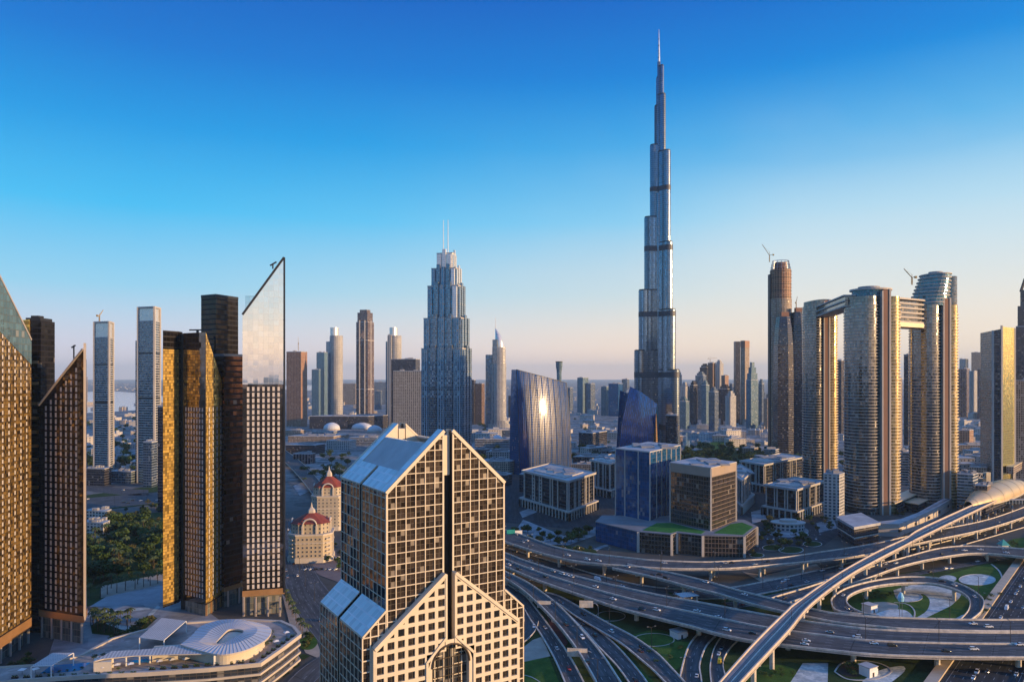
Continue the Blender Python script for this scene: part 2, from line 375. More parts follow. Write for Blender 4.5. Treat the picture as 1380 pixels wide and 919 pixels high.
def road_w(key, name, Lw, Rw, lanes, elevated=True, barrier=1.0, thick=1.8, pier_gap=38.0, medians=(), mat=None, pier_w=2.2, edge_mat=None, piers=True, skip=()):
    tot = max(sum((b-a).length for a, b in zip(Lw, Lw[1:])), sum((b-a).length for a, b in zip(Rw, Rw[1:])))
    n = max(8, int(tot/5)); A, B = crom(Lw, n), crom(Rw, n); ROADS[key] = (A, B)
    mb = MB(); strip(mb, A, B)
    ob = mb.build(name, mat or M_asph); tag(ob, kind='structure')
    em = edge_mat or M_conc
    if elevated:
        g1 = MB(); up = Vector((0, 0, 1))
        rings = []
        for a, b in zip(A, B):
            d = (b-a).normalized(); w = (b-a).length
            rings.append([a-up*.03, b-up*.03, b-up*.7, b-d*w*.18-up*thick, a+d*w*.18-up*thick, a-up*.7])
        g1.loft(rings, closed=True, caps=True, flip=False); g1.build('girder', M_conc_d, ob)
        if piers:
            acc = pier_gap*.5; cyl = None
            for i in range(1, n):
                acc += ((A[i]+B[i])-(A[i-1]+B[i-1])).length/2
                if acc < pier_gap: continue
                acc = 0; c = (A[i]+B[i])/2; d = (B[i]-A[i]).normalized(); w = (B[i]-A[i]).length
                if c.z < 3: continue
                p = MB(); cols = [0] if w < 20 else [-w*.22, w*.22]
                for s_ in cols:
                    ring = [(c.x+d.x*s_+pier_w*math.cos(k*math.pi/4)*.6, c.y+d.y*s_+pier_w*math.sin(k*math.pi/4)*.6) for k in range(8)]
                    p.prism(ring, -.3, c.z-thick-1.0)
                hw = min(w*.34, 9); p.bar(c-d*hw-Vector((0, 0, thick+.55)), c+d*hw-Vector((0, 0, thick+.55)), pier_w*1.1, 1.1)
                p.build('pier', M_conc, ob)
    if barrier:
        for A_, B_ in ((A, B), (B, A)):
            bm_ = MB(); wall_along(bm_, A_, B_, .75, -1.0 if elevated else 0.0, barrier); bm_.build('barrier', em, ob)
    for f in medians:
        C_ = [a.lerp(b, f) for a, b in zip(A, B)]; bm_ = MB(); wall_along(bm_, C_, B, 1.0, 0.0, .95); bm_.build('barrier', em, ob)
    mk = MB()
    for k in range(1, lanes):
        f = k/lanes
        if any(abs(f-m_) < .03 for m_ in medians): continue
        acc = 0
        for i in range(n-1):
            if i % 2: continue
            a, b = A[i].lerp(B[i], f), A[i+1].lerp(B[i+1], f); d = (B[i]-A[i]).normalized()*.14; up = Vector((0, 0, .02)); b = a.lerp(b, .75)
            mk.face([a-d+up, a+d+up, b+d+up, b-d+up])
    for f in [0.035, .965]+[m_+s_ for m_ in medians for s_ in (-.03, .045)]:
        for i in range(n-1):
            a, b = A[i].lerp(B[i], f), A[i+1].lerp(B[i+1], f); d = (B[i]-A[i]).normalized()*.12; up = Vector((0, 0, .02))
            mk.face([a-d+up, a+d+up, b+d+up, b-d+up])
    mk.build('lane_marking', M_paint, ob)
    return ob
GZ = [0.02]
def patch(name, pts, mat, z=None, holes=None, h=None):
    GZ[0] += .006; zz = GZ[0] if z is None else z
    w = [P(u, v, 0) for u, v in pts]; poly = ccw([(p.x, p.y) for p in w]); mb = MB()
    if h: mb.prism(poly, 0, h)
    else: mb.face([(x, y, zz) for x, y in poly], [(x, y) for x, y in poly])
    return tag(mb.build(name, mat), kind='structure')
def sm(pts, n=40):
    """a closed smooth outline through photo points"""
    p = [Vector((a, b, 0)) for a, b in pts]; q = crom(p+[p[0]], n)
    return [(a.x, a.y) for a in q[:-1]]
def ell(u, v, a, b, n=28): return [(u+a*math.cos(2*math.pi*k/n), v+b*math.sin(2*math.pi*k/n)) for k in range(n)]
def kerb_ring(pts, w=.5, h=.25, closed=True, name='kerb', mat=None):
    pw = [P(u, v, 0) for u, v in pts]
    if closed: pw = pw+[pw[0]]
    mb = MB(); A = crom(pw, max(10, len(pw)*3)); B = []
    for i, a in enumerate(A):
        d = (A[min(i+1, len(A)-1)]-A[max(i-1, 0)]).normalized(); B.append(a+Vector((-d.y, d.x, 0)))
    wall_along(mb, A, B, w, 0, h); return tag(mb.build(name, mat or M_kerb), kind='structure')

# wide main flyover (two carriageways)
road('main', 'flyover_road', [(600, 718), (680, 745), (706, 755), (778, 777), (880, 800.6), (947, 812.6), (1045, 831), (1120, 842), (1180, 848.5), (1280, 852), (1380, 853), (1480, 853)],
     [(600, 731), (680, 763.6), (723.5, 782), (773.6, 799.5), (828, 818), (880, 832), (925, 843), (969, 855), (1017, 864.8), (1107, 875.7), (1183, 883), (1280, 886), (1380, 886.6), (1480, 886.6)],
     9.0, 10, medians=(.46,), pier_gap=42, pier_w=2.6)
# upper flyover along the offices
road('upper', 'flyover_road', [(600, 690), (697, 719), (745, 736), (789, 745), (843, 751.5), (880, 755), (947, 757.5), (1001, 755.5), (1060, 751), (1107, 744), (1172, 734), (1250, 717), (1333, 700), (1400, 676), (1440, 660)],
     [(600, 703), (680, 730), (723.5, 744), (778, 757), (844, 763), (900, 766.5), (947, 767), (991, 766), (1060, 760), (1107, 755), (1172, 747), (1250, 730), (1333, 712), (1400, 690), (1440, 673)], 10.0, 5, pier_gap=40)
road('branch', 'ramp_road', [(846, 760.5), (880, 768), (903.5, 772), (947, 782), (990.6, 794.5), (1040, 807), (1063, 813), (1092, 820), (1122, 826.5), (1180, 831.5), (1220, 833), (1300, 835.2), (1380, 835.4), (1480, 835)],
     [(825, 766), (880, 778), (925, 790), (969, 801), (1012, 814), (1051, 823.5), (1085, 831), (1129, 839.5), (1180, 844.5), (1220, 848), (1300, 850.6), (1380, 851.2), (1480, 851)], 9.6, 3, pier_gap=40)
road('loop', 'loop_ramp_road', [(1180, 828.5), (1150.6, 827), (1127, 823.5), (1120, 812.6), (1122, 805), (1140, 793), (1177, 783), (1223, 777.5), (1267, 780), (1300, 790), (1321, 803), (1326.5, 812.6), (1322, 825), (1309, 836)],
     [(1185, 831), (1168, 827.5), (1151, 821), (1142, 812.6), (1144, 804), (1161, 795.5), (1190, 789), (1223.5, 786.2), (1260, 787.5), (1290, 796), (1304, 805), (1307, 813), (1304, 824), (1293, 836)], 9.2, 2, pier_gap=34)
road('mid', 'flyover_road', [(1030, 811), (1046, 804), (1090, 791), (1150.6, 771), (1220, 751), (1267, 739), (1310.6, 736), (1380, 740), (1460, 748)],
     [(1048, 819), (1075, 809), (1109, 798), (1160, 783), (1220, 762), (1278, 750), (1321.5, 746), (1375, 750.5), (1460, 760)], 8.0, 4, pier_gap=36)
# curving ramps at the bottom
road('six', 'ramp_road', [(640, 752), (680, 779), (706, 797), (739, 828), (771, 867), (797.5, 910), (812, 940)], [(640, 744), (680, 769.5), (712.6, 786), (752, 815), (784.5, 849), (810.6, 880), (836.7, 919), (850, 940)], 8.0, 3, pier_gap=40)
road('seven', 'slip_road', [(650, 768), (680, 793), (700, 812), (714, 835), (728, 855), (745, 885), (760, 919), (770, 945)], [(650, 762), (680, 785), (706, 801), (724, 822), (745, 850), (768, 884), (787, 919), (798, 945)], .6, 3, elevated=False, barrier=.9)
road('turn', 'slip_road', [(704, 818), (707, 832), (702, 846), (688, 858), (670, 866)], [(726, 838), (722, 850), (710, 863), (694, 874), (672, 884)], .5, 2, elevated=False, barrier=.9)
road('nine', 'ramp_road', [(735, 806), (752, 814), (776, 831), (811, 852), (837, 868), (865, 891), (882, 906), (905, 930)], [(735, 798), (755, 804), (793, 825), (822, 841), (854, 858), (880, 876), (893, 887), (923, 919), (935, 932)], 2.2, 3, elevated=False, barrier=.9)
road('eight', 'slip_road', [(740, 808), (760, 824), (784, 847), (806, 872), (830, 897), (848, 922), (858, 940)], [(745, 806), (770, 822), (800, 843), (832, 871), (862, 905), (876, 925), (884, 940)], .5, 3, elevated=False, barrier=.8)
road('ten', 'underpass_road', [(908, 945), (915, 915), (920, 893), (927.5, 871), (942, 852), (962, 838)], [(950, 945), (946, 915), (944, 895), (953, 871), (968, 855), (985, 842)], .3, 2, elevated=False, barrier=.9)
road('eleven', 'underpass_road', [(962, 945), (957, 915), (957, 893), (964.5, 869), (980, 850), (1000, 838)], [(992, 945), (980, 915), (975, 898), (978, 884), (990, 868), (1008, 855)], .3, 2, elevated=False, barrier=.9)
# ground-level through roads behind the main flyover
road('low', 'road', [(620, 716), (680, 737.5), (752, 759), (811, 776.5), (860, 788), (914, 794), (975, 793), (1030, 784), (1100, 769), (1170, 753), (1270, 731), (1380, 700), (1440, 682)],
     [(620, 732), (680, 752), (752, 774), (811, 788), (860, 800), (914, 806.5), (975, 807), (1030, 800), (1110, 783), (1180, 764), (1275, 741), (1380, 711), (1440, 694)], .3, 6, elevated=False, barrier=.9)
road('low_two', 'road', [(975, 812), (1030, 803), (1090, 789), (1150, 774), (1200, 763)], [(990, 820), (1050, 809), (1110, 795), (1165, 781), (1215, 770)], .25, 3, elevated=False, barrier=0)
road('inner', 'road', [(1170, 775), (1220, 772.5), (1265, 765), (1310, 757), (1350, 750)], [(1180, 780), (1225, 776), (1270, 769), (1320, 760), (1360, 753)], .25, 2, elevated=False, barrier=0)
# the wide highway at the right edge
d0 = Vector((220.2, 251.6, 0)).normalized(); nr = Vector((d0.y, -d0.x, 0)); p0 = Vector((224.7, 383.6, .2))
road_w('highway', 'highway_road', [p0+d0*t for t in (-330, -100, 150, 400, 900)], [p0+nr*66+d0*t for t in (-330, -100, 150, 400, 900)], 16, elevated=False, barrier=0, medians=(.5,), mat=M_asph_d)
mb = MB(); A = [p0-nr*6+d0*t-Vector((0, 0, .2)) for t in (-330, -100, 150, 400, 700)]; B = [p0-nr*.3+d0*t-Vector((0, 0, .2)) for t in (-330, -100, 150, 400, 700)]
mb.loft([[a, b, b+Vector((0, 0, 1.3)), a+Vector((0, 0, 1.3))] for a, b in zip(A, B)], flip=True); tag(mb.build('highway_kerb', plain('tan_wall', (.50, .40, .29), .9, var=.15)), kind='structure')

# ------------------------------------------------------------------ gardens of the interchange
patch('lawn', [(640, 800), (720, 790), (1000, 792), (1120, 785), (1300, 760), (1420, 735), (1390, 770), (1240, 990), (640, 1000)], M_lawn_d)
patch('lawn', sm([(1128, 806), (1150, 792), (1200, 783), (1260, 783), (1300, 793), (1316, 806), (1312, 830), (1294, 842), (1180, 842), (1140, 830)]), M_lawn)
patch('lawn', sm([(1262, 779), (1290, 770), (1334, 760), (1345, 770), (1349, 785), (1335, 805), (1325, 822), (1318, 800), (1300, 786)]), M_lawn)
patch('pavement', sm([(1204, 795), (1235, 787), (1271, 789), (1295, 798.5), (1285, 813), (1267, 823), (1234, 838), (1215, 842), (1245, 826), (1253, 813), (1250, 804), (1241, 800), (1238, 808), (1222, 811), (1209, 807)], 90), M_pave)
patch('pavement', ell(1226, 804.5, 16.5, 6), M_pave); kerb_ring(ell(1226, 804.5, 16.5, 6))
patch('pavement', ell(1317, 781, 24, 7.3), M_pave); kerb_ring(ell(1317, 781, 24, 7.3))
patch('pavement', ell(1277, 779.5, 12, 4.5), M_pave)
patch('pavement', sm([(1160, 820), (1175, 812), (1195, 811), (1210, 815), (1208, 822), (1190, 827), (1170, 827)]), M_sand)
patch('pavement', sm([(1172, 830), (1195, 822), (1220, 822), (1230, 834), (1205, 840)]), M_pave)
kerb_ring([(1205, 812), (1222, 814), (1231, 822), (1231, 831), (1226, 836)], closed=False, w=.9)
patch('pavement', sm([(1283, 836), (1298, 828), (1304, 832), (1296, 840)]), M_pave)
kerb_ring([(1335, 760), (1346, 770), (1350, 785), (1344, 797)], closed=False, w=1.2)
patch('lawn', sm([(1010, 900), (1045, 895), (1075, 906), (1070, 940), (1000, 940)]), M_lawn)
patch('pavement', [(1082, 893), (1116, 893), (1115, 935), (1055, 935)], M_pave)
patch('pavement', sm([(1165, 915), (1185, 903), (1215, 897), (1219, 904), (1200, 920), (1180, 935), (1155, 930)]), M_pave)
kerb_ring(sm([(1126, 905), (1135, 894), (1155, 890), (1185, 894), (1200, 904), (1180, 914), (1145, 915)]), w=.8)
patch('planting_bed_ground', sm([(1128, 905), (1137, 896), (1155, 893), (1172, 896), (1165, 908), (1145, 912)]), plain('dark_soil', (.03, .024, .02), .95, var=.4))
patch('lawn', sm([(845, 880), (880, 868), (930, 866), (925, 890), (900, 905), (870, 890)]), M_lawn)
patch('lawn', sm([(850, 856), (885, 848), (910, 856), (905, 868), (870, 874)]), M_lawn); kerb_ring(ell(881, 862, 27, 8.5))
patch('lawn', ell(823, 830, 18, 6), M_lawn_d); kerb_ring(ell(823, 830, 19, 6.5))
patch('lawn', [(690, 892), (738, 882), (762, 940), (680, 950)], M_lawn); kerb_ring([(690, 908), (715, 912), (735, 925)], closed=False)
patch('lawn', [(830, 862), (850, 890), (905, 940), (888, 940), (850, 905)], M_lawn)
patch('median_ground', [(737, 830), (752, 845), (766, 866), (760, 872), (744, 850)], M_brick)
patch('median_ground', [(718, 862), (730, 858), (742, 884), (700, 893), (695, 880)], M_sand)
patch('pavement', [(696, 798), (718, 811), (716, 818), (704, 812)], M_plaza)
patch('pavement', [(1000, 770), (1028, 785), (1070, 782), (1112, 770), (1100, 760), (1030, 775)], M_sand)
patch('lawn', [(1330, 745), (1365, 726), (1400, 722), (1400, 735), (1376, 752)], M_lawn); kerb_ring([(1345, 727), (1368, 740), (1380, 747)], closed=False)
# office quarter behind the flyover
patch('road', [(640, 700), (700, 706), (800, 716), (820, 735), (1010, 748), (1110, 735), (1130, 720), (1125, 700), (1060, 690), (1100, 650), (1000, 635), (690, 640), (640, 660)], M_asph_d)
patch('lawn', sm([(700, 738), (745, 745), (800, 748), (800, 740), (760, 735), (720, 730)]), M_lawn_d)
patch('pavement', [(690, 722), (705, 700), (760, 722), (810, 708), (818, 716), (765, 735), (700, 732)], M_plaza)
for c in ((1042, 738, 14, 4), (1066, 741, 16, 4.5), (1095, 733, 12, 3.5), (1020, 748, 9, 3), (1006, 735, 9, 3)): patch('lawn', ell(*c), M_lawn_d); kerb_ring(ell(*c), w=.7)
patch('pavement', ell(1062, 716, 28, 8), M_plaza)
kerb_ring([(795, 748), (812, 738), (830, 734), (842, 738)], closed=False, w=5, h=.15, mat=M_plaza)
# park, lake and golf green further back
patch('lawn', sm([(905, 622), (930, 608), (985, 606), (1035, 614), (1040, 630), (985, 640), (920, 634)]), M_lawn_d)
patch('lawn', sm([(925, 601), (955, 594), (990, 595), (1000, 602), (965, 607)]), M_lawn)
patch('lake_water', sm([(880, 600), (915, 584), (950, 586), (975, 592), (940, 600), (905, 610)]), M_lake)
patch('lagoon_water', sm([(60, 545), (120, 528), (190, 530), (240, 538), (235, 548), (180, 553), (100, 556)]), M_lagoon)
patch('lagoon_water', sm([(330, 523), (420, 519), (470, 522), (430, 526)]), M_lagoon)
# left quarter
patch('pavement', [(80, 840), (225, 775), (260, 810), (330, 860), (60, 900)], M_plaza)
patch('lawn', [(60, 700), (225, 690), (240, 775), (80, 830)], M_lawn_d)
patch('lawn', [(112, 668), (240, 650), (240, 676), (112, 690)], M_lawn_d)
road('park', 'road', [(60, 676), (140, 669), (245, 660)], [(60, 692), (140, 685), (245, 674)], .3, 6, elevated=False, barrier=0)
road('far_left', 'road', [(60, 640), (140, 655), (200, 660)], [(60, 650), (140, 664), (200, 668)], .3, 4, elevated=False, barrier=0)
patch('road', [(60, 625), (215, 615), (245, 650), (60, 662)], M_asph)
patch('pavement', [(150, 800), (222, 792), (226, 812), (120, 818)], plain('parade_ground_grey', (.33, .35, .37), .9, var=.15))
patch('pavement', [(136, 790), (225, 772), (225, 786), (136, 806)], M_sand)
road('boulevard', 'road', [(366, 705), (376, 745), (386, 795), (410, 840), (440, 880)], [(398, 700), (412, 740), (432, 780), (462, 815), (490, 850)], .3, 6, elevated=False, barrier=0, medians=())
patch('pavement', [(380, 800), (392, 815), (420, 845), (436, 890), (412, 880), (390, 840)], M_sand)
patch('pavement', [(400, 745), (450, 738), (470, 790), (430, 775)], plain('forecourt_paving', (.22, .16, .14), .9, var=.2))
road('link', 'link_road', [(360, 590), (385, 607), (412, 628), (440, 660)], [(360, 604), (383, 622), (405, 645), (430, 678)], 8.0, 3, pier_gap=40)
road('podium_street', 'road', [(350, 960), (400, 905), (440, 878)], [(390, 960), (425, 918), (450, 895)], .3, 2, elevated=False, barrier=0)
for c in ((408, 885, 10, 4), (396, 897, 9, 4), (381, 908, 10, 4.5)): patch('lawn', [(c[0]-c[2], c[1]), (c[0], c[1]-c[3]), (c[0]+c[2], c[1]-1), (c[0]+1, c[1]+c[3])], M_lawn_d)
patch('lawn', sm([(404, 862), (420, 856), (428, 866), (420, 875), (406, 874)]), M_lawn)

# ------------------------------------------------------------------ evening haze: one even box of air round everything
hz = bpy.data.materials.new('evening_haze'); hz.use_nodes = True; ht = hz.node_tree; ht.nodes.clear()
pv = ht.nodes.new('ShaderNodeVolumePrincipled'); pv.inputs['Color'].default_value = (.58, .80, 1.0, 1); pv.inputs['Density'].default_value = 3.2e-5; pv.inputs['Anisotropy'].default_value = 0.0
ho = ht.nodes.new('ShaderNodeOutputMaterial'); ht.links.new(pv.outputs[0], ho.inputs['Volume'])
mb = MB(); mb.box(-46000, 46000, -46000, 46000, -1.5, 852); tag(mb.build('haze', hz, weld=True), kind='stuff')

for q in ([(128, 836), (178, 846), (172, 850), (124, 840)], [(120, 826), (200, 818), (203, 821), (121, 830)], [(186, 842), (212, 816), (216, 818), (190, 845)]): patch('path', q, M_pave)
patch('lawn', [(122, 843), (136, 838), (172, 852), (160, 858), (124, 854)], M_lawn_d); patch('lawn', [(178, 852), (206, 830), (212, 833), (186, 857)], M_lawn_d)
for q in ([(812, 700), (828, 694), (834, 700), (818, 706)], [(1012, 690), (1028, 686), (1034, 700), (1014, 706)], [(1100, 705), (1124, 700), (1128, 712), (1104, 718)], [(700, 690), (716, 684), (724, 690), (704, 698)], [(120, 640), (180, 634), (200, 646), (130, 655)], [(395, 655), (430, 640), (440, 652), (404, 668)], [(1240, 655), (1290, 640), (1296, 652), (1250, 664)]): patch('pavement', q, M_plaza)
for u0, u1, v in ((1010, 1100, 726), (1015, 1105, 720), (690, 800, 738), (1040, 1120, 714)):
    for k in range(12): u = u0+(u1-u0)*k/11; patch('parking_line_road', [(u, v), (u+.35, v), (u+1.6, v+2.0), (u+1.25, v+2.0)], M_paint)
# ------------------------------------------------------------------ building helpers
def foot(pts, back=None):
    """surveyed corners (u, distance) left->right, closed at the back; world coordinates, counter-clockwise"""
    w = [PD(u, d) for u, d in pts]
    if back is None and len(w) == 3: w.append(w[0]+w[2]-w[1])
    elif back: w += [w[-1]+Vector((0, back, 0)), w[0]+Vector((0, back, 0))]
    return [(p.x, p.y) for p in w]
def centre(poly): return Vector((sum(p[0] for p in poly)/len(poly), sum(p[1] for p in poly)/len(poly), 0))
def rel(poly, c): return ccw([(p[0]-c.x, p[1]-c.y) for p in poly])
def inset(poly, k):
    c = centre(poly); return [(c.x+(p[0]-c.x)*k, c.y+(p[1]-c.y)*k) for p in poly]
def shift(poly, d):
    """polygon grown outwards by d metres (roughly)"""
    c = centre(poly); out = []
    for p in poly:
        v = Vector((p[0]-c.x, p[1]-c.y, 0)); out.append((p[0]+v.x/v.length*d, p[1]+v.y/v.length*d))
    return out
def window_mesh(w, h, pane, frame, name='window'):
    """pane + frame standing proud of a wall whose outside is -y; origin at the sill's middle"""
    fm = MB(); t = .14
    fm.box(-w/2-t, -w/2, -.22, .05, -t, h+t); fm.box(w/2, w/2+t, -.22, .05, -t, h+t)
    fm.box(-w/2, w/2, -.22, .05, -t, 0); fm.box(-w/2, w/2, -.22, .05, h, h+t)
    pm = MB(); pm.box(-w/2, w/2, -.1, .03, 0, h)
    return fm.mesh(name, frame), pm.mesh('pane', pane)
def windows(root, wm, spots, limit=100):
    """spots: (x, y, z, rz). The first `limit` are parts with a pane, the rest one merged part"""
    fm, pm = wm; n = 0; rest = MB()
    for x, y, z, rz in spots:
        if n < limit:
            o = bpy.data.objects.new('window', fm); scene.collection.objects.link(o); o.parent = root; o.location = (x, y, z); o.rotation_euler = (0, 0, rz)
            p = bpy.data.objects.new('pane', pm); scene.collection.objects.link(p); p.parent = o; n += 1
        else:
            c, s_ = math.cos(rz), math.sin(rz)
            for me, k in ((fm, 0), (pm, 1)):
                for f in me.polygons:
                    rest.face([(x+c*v.x-s_*v.y, y+s_*v.x+c*v.y, z+v.z) for v in (me.vertices[i].co for i in f.vertices)], None, k)
    if rest.f:
        o = rest.build('windows', [fm.materials[0], pm.materials[0]], root); o['kind'] = 'stuff'
def face_grid(a, b, z0, zt, pitch, flr, off=0.0, margin=.8, inner=.0):
    """window spots on the wall a->b (outside on its right); zt(x,y) is the wall's top"""
    a, b = Vector((a[0], a[1], 0)), Vector((b[0], b[1], 0)); L = (b-a).length; d = (b-a)/L; rz = math.atan2(d.y, d.x); n = int((L-2*margin)/pitch); out = []
    st = (L-n*pitch)/2+pitch/2; z = z0
    while True:
        row = []
        for i in range(n):
            p = a+d*(st+i*pitch)
            if z+flr < min(zt(*(p+d*pitch/2)[:2]), zt(*(p-d*pitch/2)[:2])): row.append((p.x, p.y, z, rz))
        if not row: break
        out += row; z += flr
        if z > 500: break
    return out

# ------------------------------------------------------------------ twin-gabled tower in the foreground
M_frame = plain('cream_cladding', (.66, .57, .43), .55, var=.08, scale=.2)
M_bglass = facade('bronze_glass', wall=(.10, .08, .06), glass=(.15, .11, .08), bay=1.6667, flr=1.75, ww=.93, wh=.94, gm=.8, gr=.09, jit=.02, var=.55, blind=.06)
M_sglass = facade('blue_grey_glass', wall=(.12, .14, .16), glass=(.11, .14, .18), bay=3.3, flr=3.5, ww=.98, wh=.98, gm=.85, gr=.05, jit=.02, var=.4, blind=.05)
M_roofp = facade('blue_roof_panels', wall=(.78, .82, .82), glass=(.62, .75, .75), bay=3.1, flr=2.6, ww=.86, wh=.88, gm=.1, gr=.35, jit=.015, var=.15, blind=0)
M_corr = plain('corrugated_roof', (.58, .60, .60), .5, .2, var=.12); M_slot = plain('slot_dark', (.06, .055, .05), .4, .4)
M_blackg = facade('black_glass', wall=(.05, .05, .05), glass=(.05, .055, .06), bay=2.0, flr=3.5, ww=.9, wh=.9, gm=.7, gr=.08, jit=.03)
W, DQ, EV, RG = 43.0, 41.6, 124.0, 144.0
root = thing('office_tower', 'foreground tower with paired glass gables, cream grid and blue glazed roof slopes', 'tower', (-39.1, 226.4, 0), math.atan2(.53, .85))
zt = lambda p: EV+(RG-EV)*(1-abs(p-W/2)/(W/2))
s0, s1 = 20.0, 23.0
cw = MB()
def wallq(mb, a, b, za, zb, z0=0.0, m=0, u0=0):
    L = math.hypot(b[0]-a[0], b[1]-a[1]); mb.face([(a[0], a[1], z0), (b[0], b[1], z0), (b[0], b[1], zb), (a[0], a[1], za)], [(u0, z0), (u0+L, z0), (u0+L, zb), (u0, za)], m)
for q, fl in ((0, 1), (DQ, -1)):
    for a, b in ((0, s0), (s1, W)):
        if fl > 0: wallq(cw, (a, q), (b, q), zt(a), zt(b))
        else: wallq(cw, (b, q), (a, q), zt(b), zt(a))
qa, qb = 20.8, 22.8
for x, fl in ((0, 1), (W, -1)):
    for a, b in ((0, qa), (qb, DQ)):
        if fl > 0: wallq(cw, (x, b), (x, a), EV, EV, m=1)
        else: wallq(cw, (x, a), (x, b), EV, EV, m=1)
cw.build('curtain_wall', [M_bglass, M_sglass], root)
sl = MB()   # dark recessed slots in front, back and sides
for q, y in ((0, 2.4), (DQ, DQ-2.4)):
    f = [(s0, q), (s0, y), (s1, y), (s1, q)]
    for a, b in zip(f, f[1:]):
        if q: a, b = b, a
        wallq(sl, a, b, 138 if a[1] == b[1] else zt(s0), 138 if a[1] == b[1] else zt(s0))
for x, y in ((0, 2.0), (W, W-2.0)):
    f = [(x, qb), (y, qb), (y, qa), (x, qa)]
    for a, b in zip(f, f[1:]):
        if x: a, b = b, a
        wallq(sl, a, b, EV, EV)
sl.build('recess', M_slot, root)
gr = MB()
for q, sg in ((0, -1), (DQ, 1)):
    y0, y1 = (q-.3, q+.05) if sg < 0 else (q-.05, q+.3)
    for base in (0.0, s1):
        for i in range(7):
            p = base+i*s0/6; w = .30 if i in (0, 6) else .15; p = min(max(p, base+w), base+s0-w)
            gr.prism([(p-w, y0), (p+w, y0), (p+w, y1), (p-w, y1)], 40, lambda x, y: zt(x)-.2, 0, mb=True)
        z = 42.0
        while z < RG:
            lo = 0.0 if z < EV else (z-EV)/(RG-EV)*W/2
            a, b = (max(lo, 0)+.3, s0-.3) if base == 0 else (s1+.3, W-lo-.3)
            if b-a > .5: gr.box(a, b, y0+.03, y1, z-.13, z+.13)
            z += 3.5
    ym = (y0+y1)/2                                                 # rakes
    gr.bar((0, ym-.1, EV), (s0, ym-.1, zt(s0)), .7, 1.1, up=(0, 0, 1)); gr.bar((W, ym-.1, EV), (s1, ym-.1, zt(s1)), .7, 1.1)
for x, sg in ((0, -1), (W, 1)):
    x0, x1 = (x-.16, x+.05) if sg < 0 else (x-.05, x+.16)
    for a, b in ((0, qa), (qb, DQ)):
        n = 6
        for i in range(n+1):
            q = a+(b-a)*i/n; q = min(max(q, a+.1), b-.1); gr.box(x0, x1, q-.1, q+.1, 40, EV)
        z = 42.0
        while z < EV+.5: gr.box(x0+.02, x1, a, b, z-.11, z+.11); z += 3.5
gr.build('mullion_grid', M_frame, root)
def slab(mb, pts, t, m=0, ms=1):
    """a sloping roof panel: top polygon pts (counter-clockwise from above) and thickness t"""
    lo = [(p[0], p[1], p[2]-t) for p in pts]; a = Vector(pts[0])
    mb.face(pts, None, m); mb.face(lo[::-1], None, ms)
    for i in range(len(pts)):
        j = (i+1) % len(pts); mb.face([lo[i], lo[j], pts[j], pts[i]], None, ms)
def sl_pt(p, q, dz=.35): return (p, q, zt(p)+dz)
rf = MB(); ro = MB(); Lp = 20.0
for side in (0, 1):
    X = (lambda p: p) if side == 0 else (lambda p: W-p)
    def pan(mb, p0, p1, q0, q1, dz=.35, t=.9, m=0):
        pts = [sl_pt(X(p0), q0, dz), sl_pt(X(p1), q0, dz), sl_pt(X(p1), q1, dz), sl_pt(X(p0), q1, dz)]
        slab(mb, pts if side == 0 else pts[::-1], t, m)
    pan(rf, 0, 6.2, 4.6, qa-.2); pan(rf, 0, 6.2, qb+.2, DQ-4.6)
    pan(rf, 0, Lp, 0.05, 4.4); pan(rf, 0, Lp, DQ-4.4, DQ-.05)
    pan(ro, 6.4, 15.5, 4.6, DQ-4.6, -.15, .6)
    for k in range(26):
        q = 5.2+k*(DQ-10.4)/25; ro.bar(sl_pt(X(6.5), q, .0), sl_pt(X(15.4), q, .0), .35, .3)
rf.build('glazed_roof', [M_roofp, M_frame], root); ro.build('ribbed_roof', [M_corr, M_corr], root)
we = MB()   # the sunken roof well, its plant box and the inner faces of the gables
we.box(14.5, W-14.5, 4.4, DQ-4.4, 128, 131.5)
we.box(17, 26, 26, 33, 131.5, 136.5)
for q0, q1 in ((1.2, 4.3), (DQ-4.3, DQ-1.2)):
    for a, b in ((8.0, s0-.1), (s1+.1, W-8)): we.prism([(a, q0), (b, q0), (b, q1), (a, q1)], 128, lambda x, y: zt(x)-.6, 0, mb=True)
    we.box(s0+.3, s1-.3, q0, q1, 128, 141)
we.build('roof_well', M_frame, root)
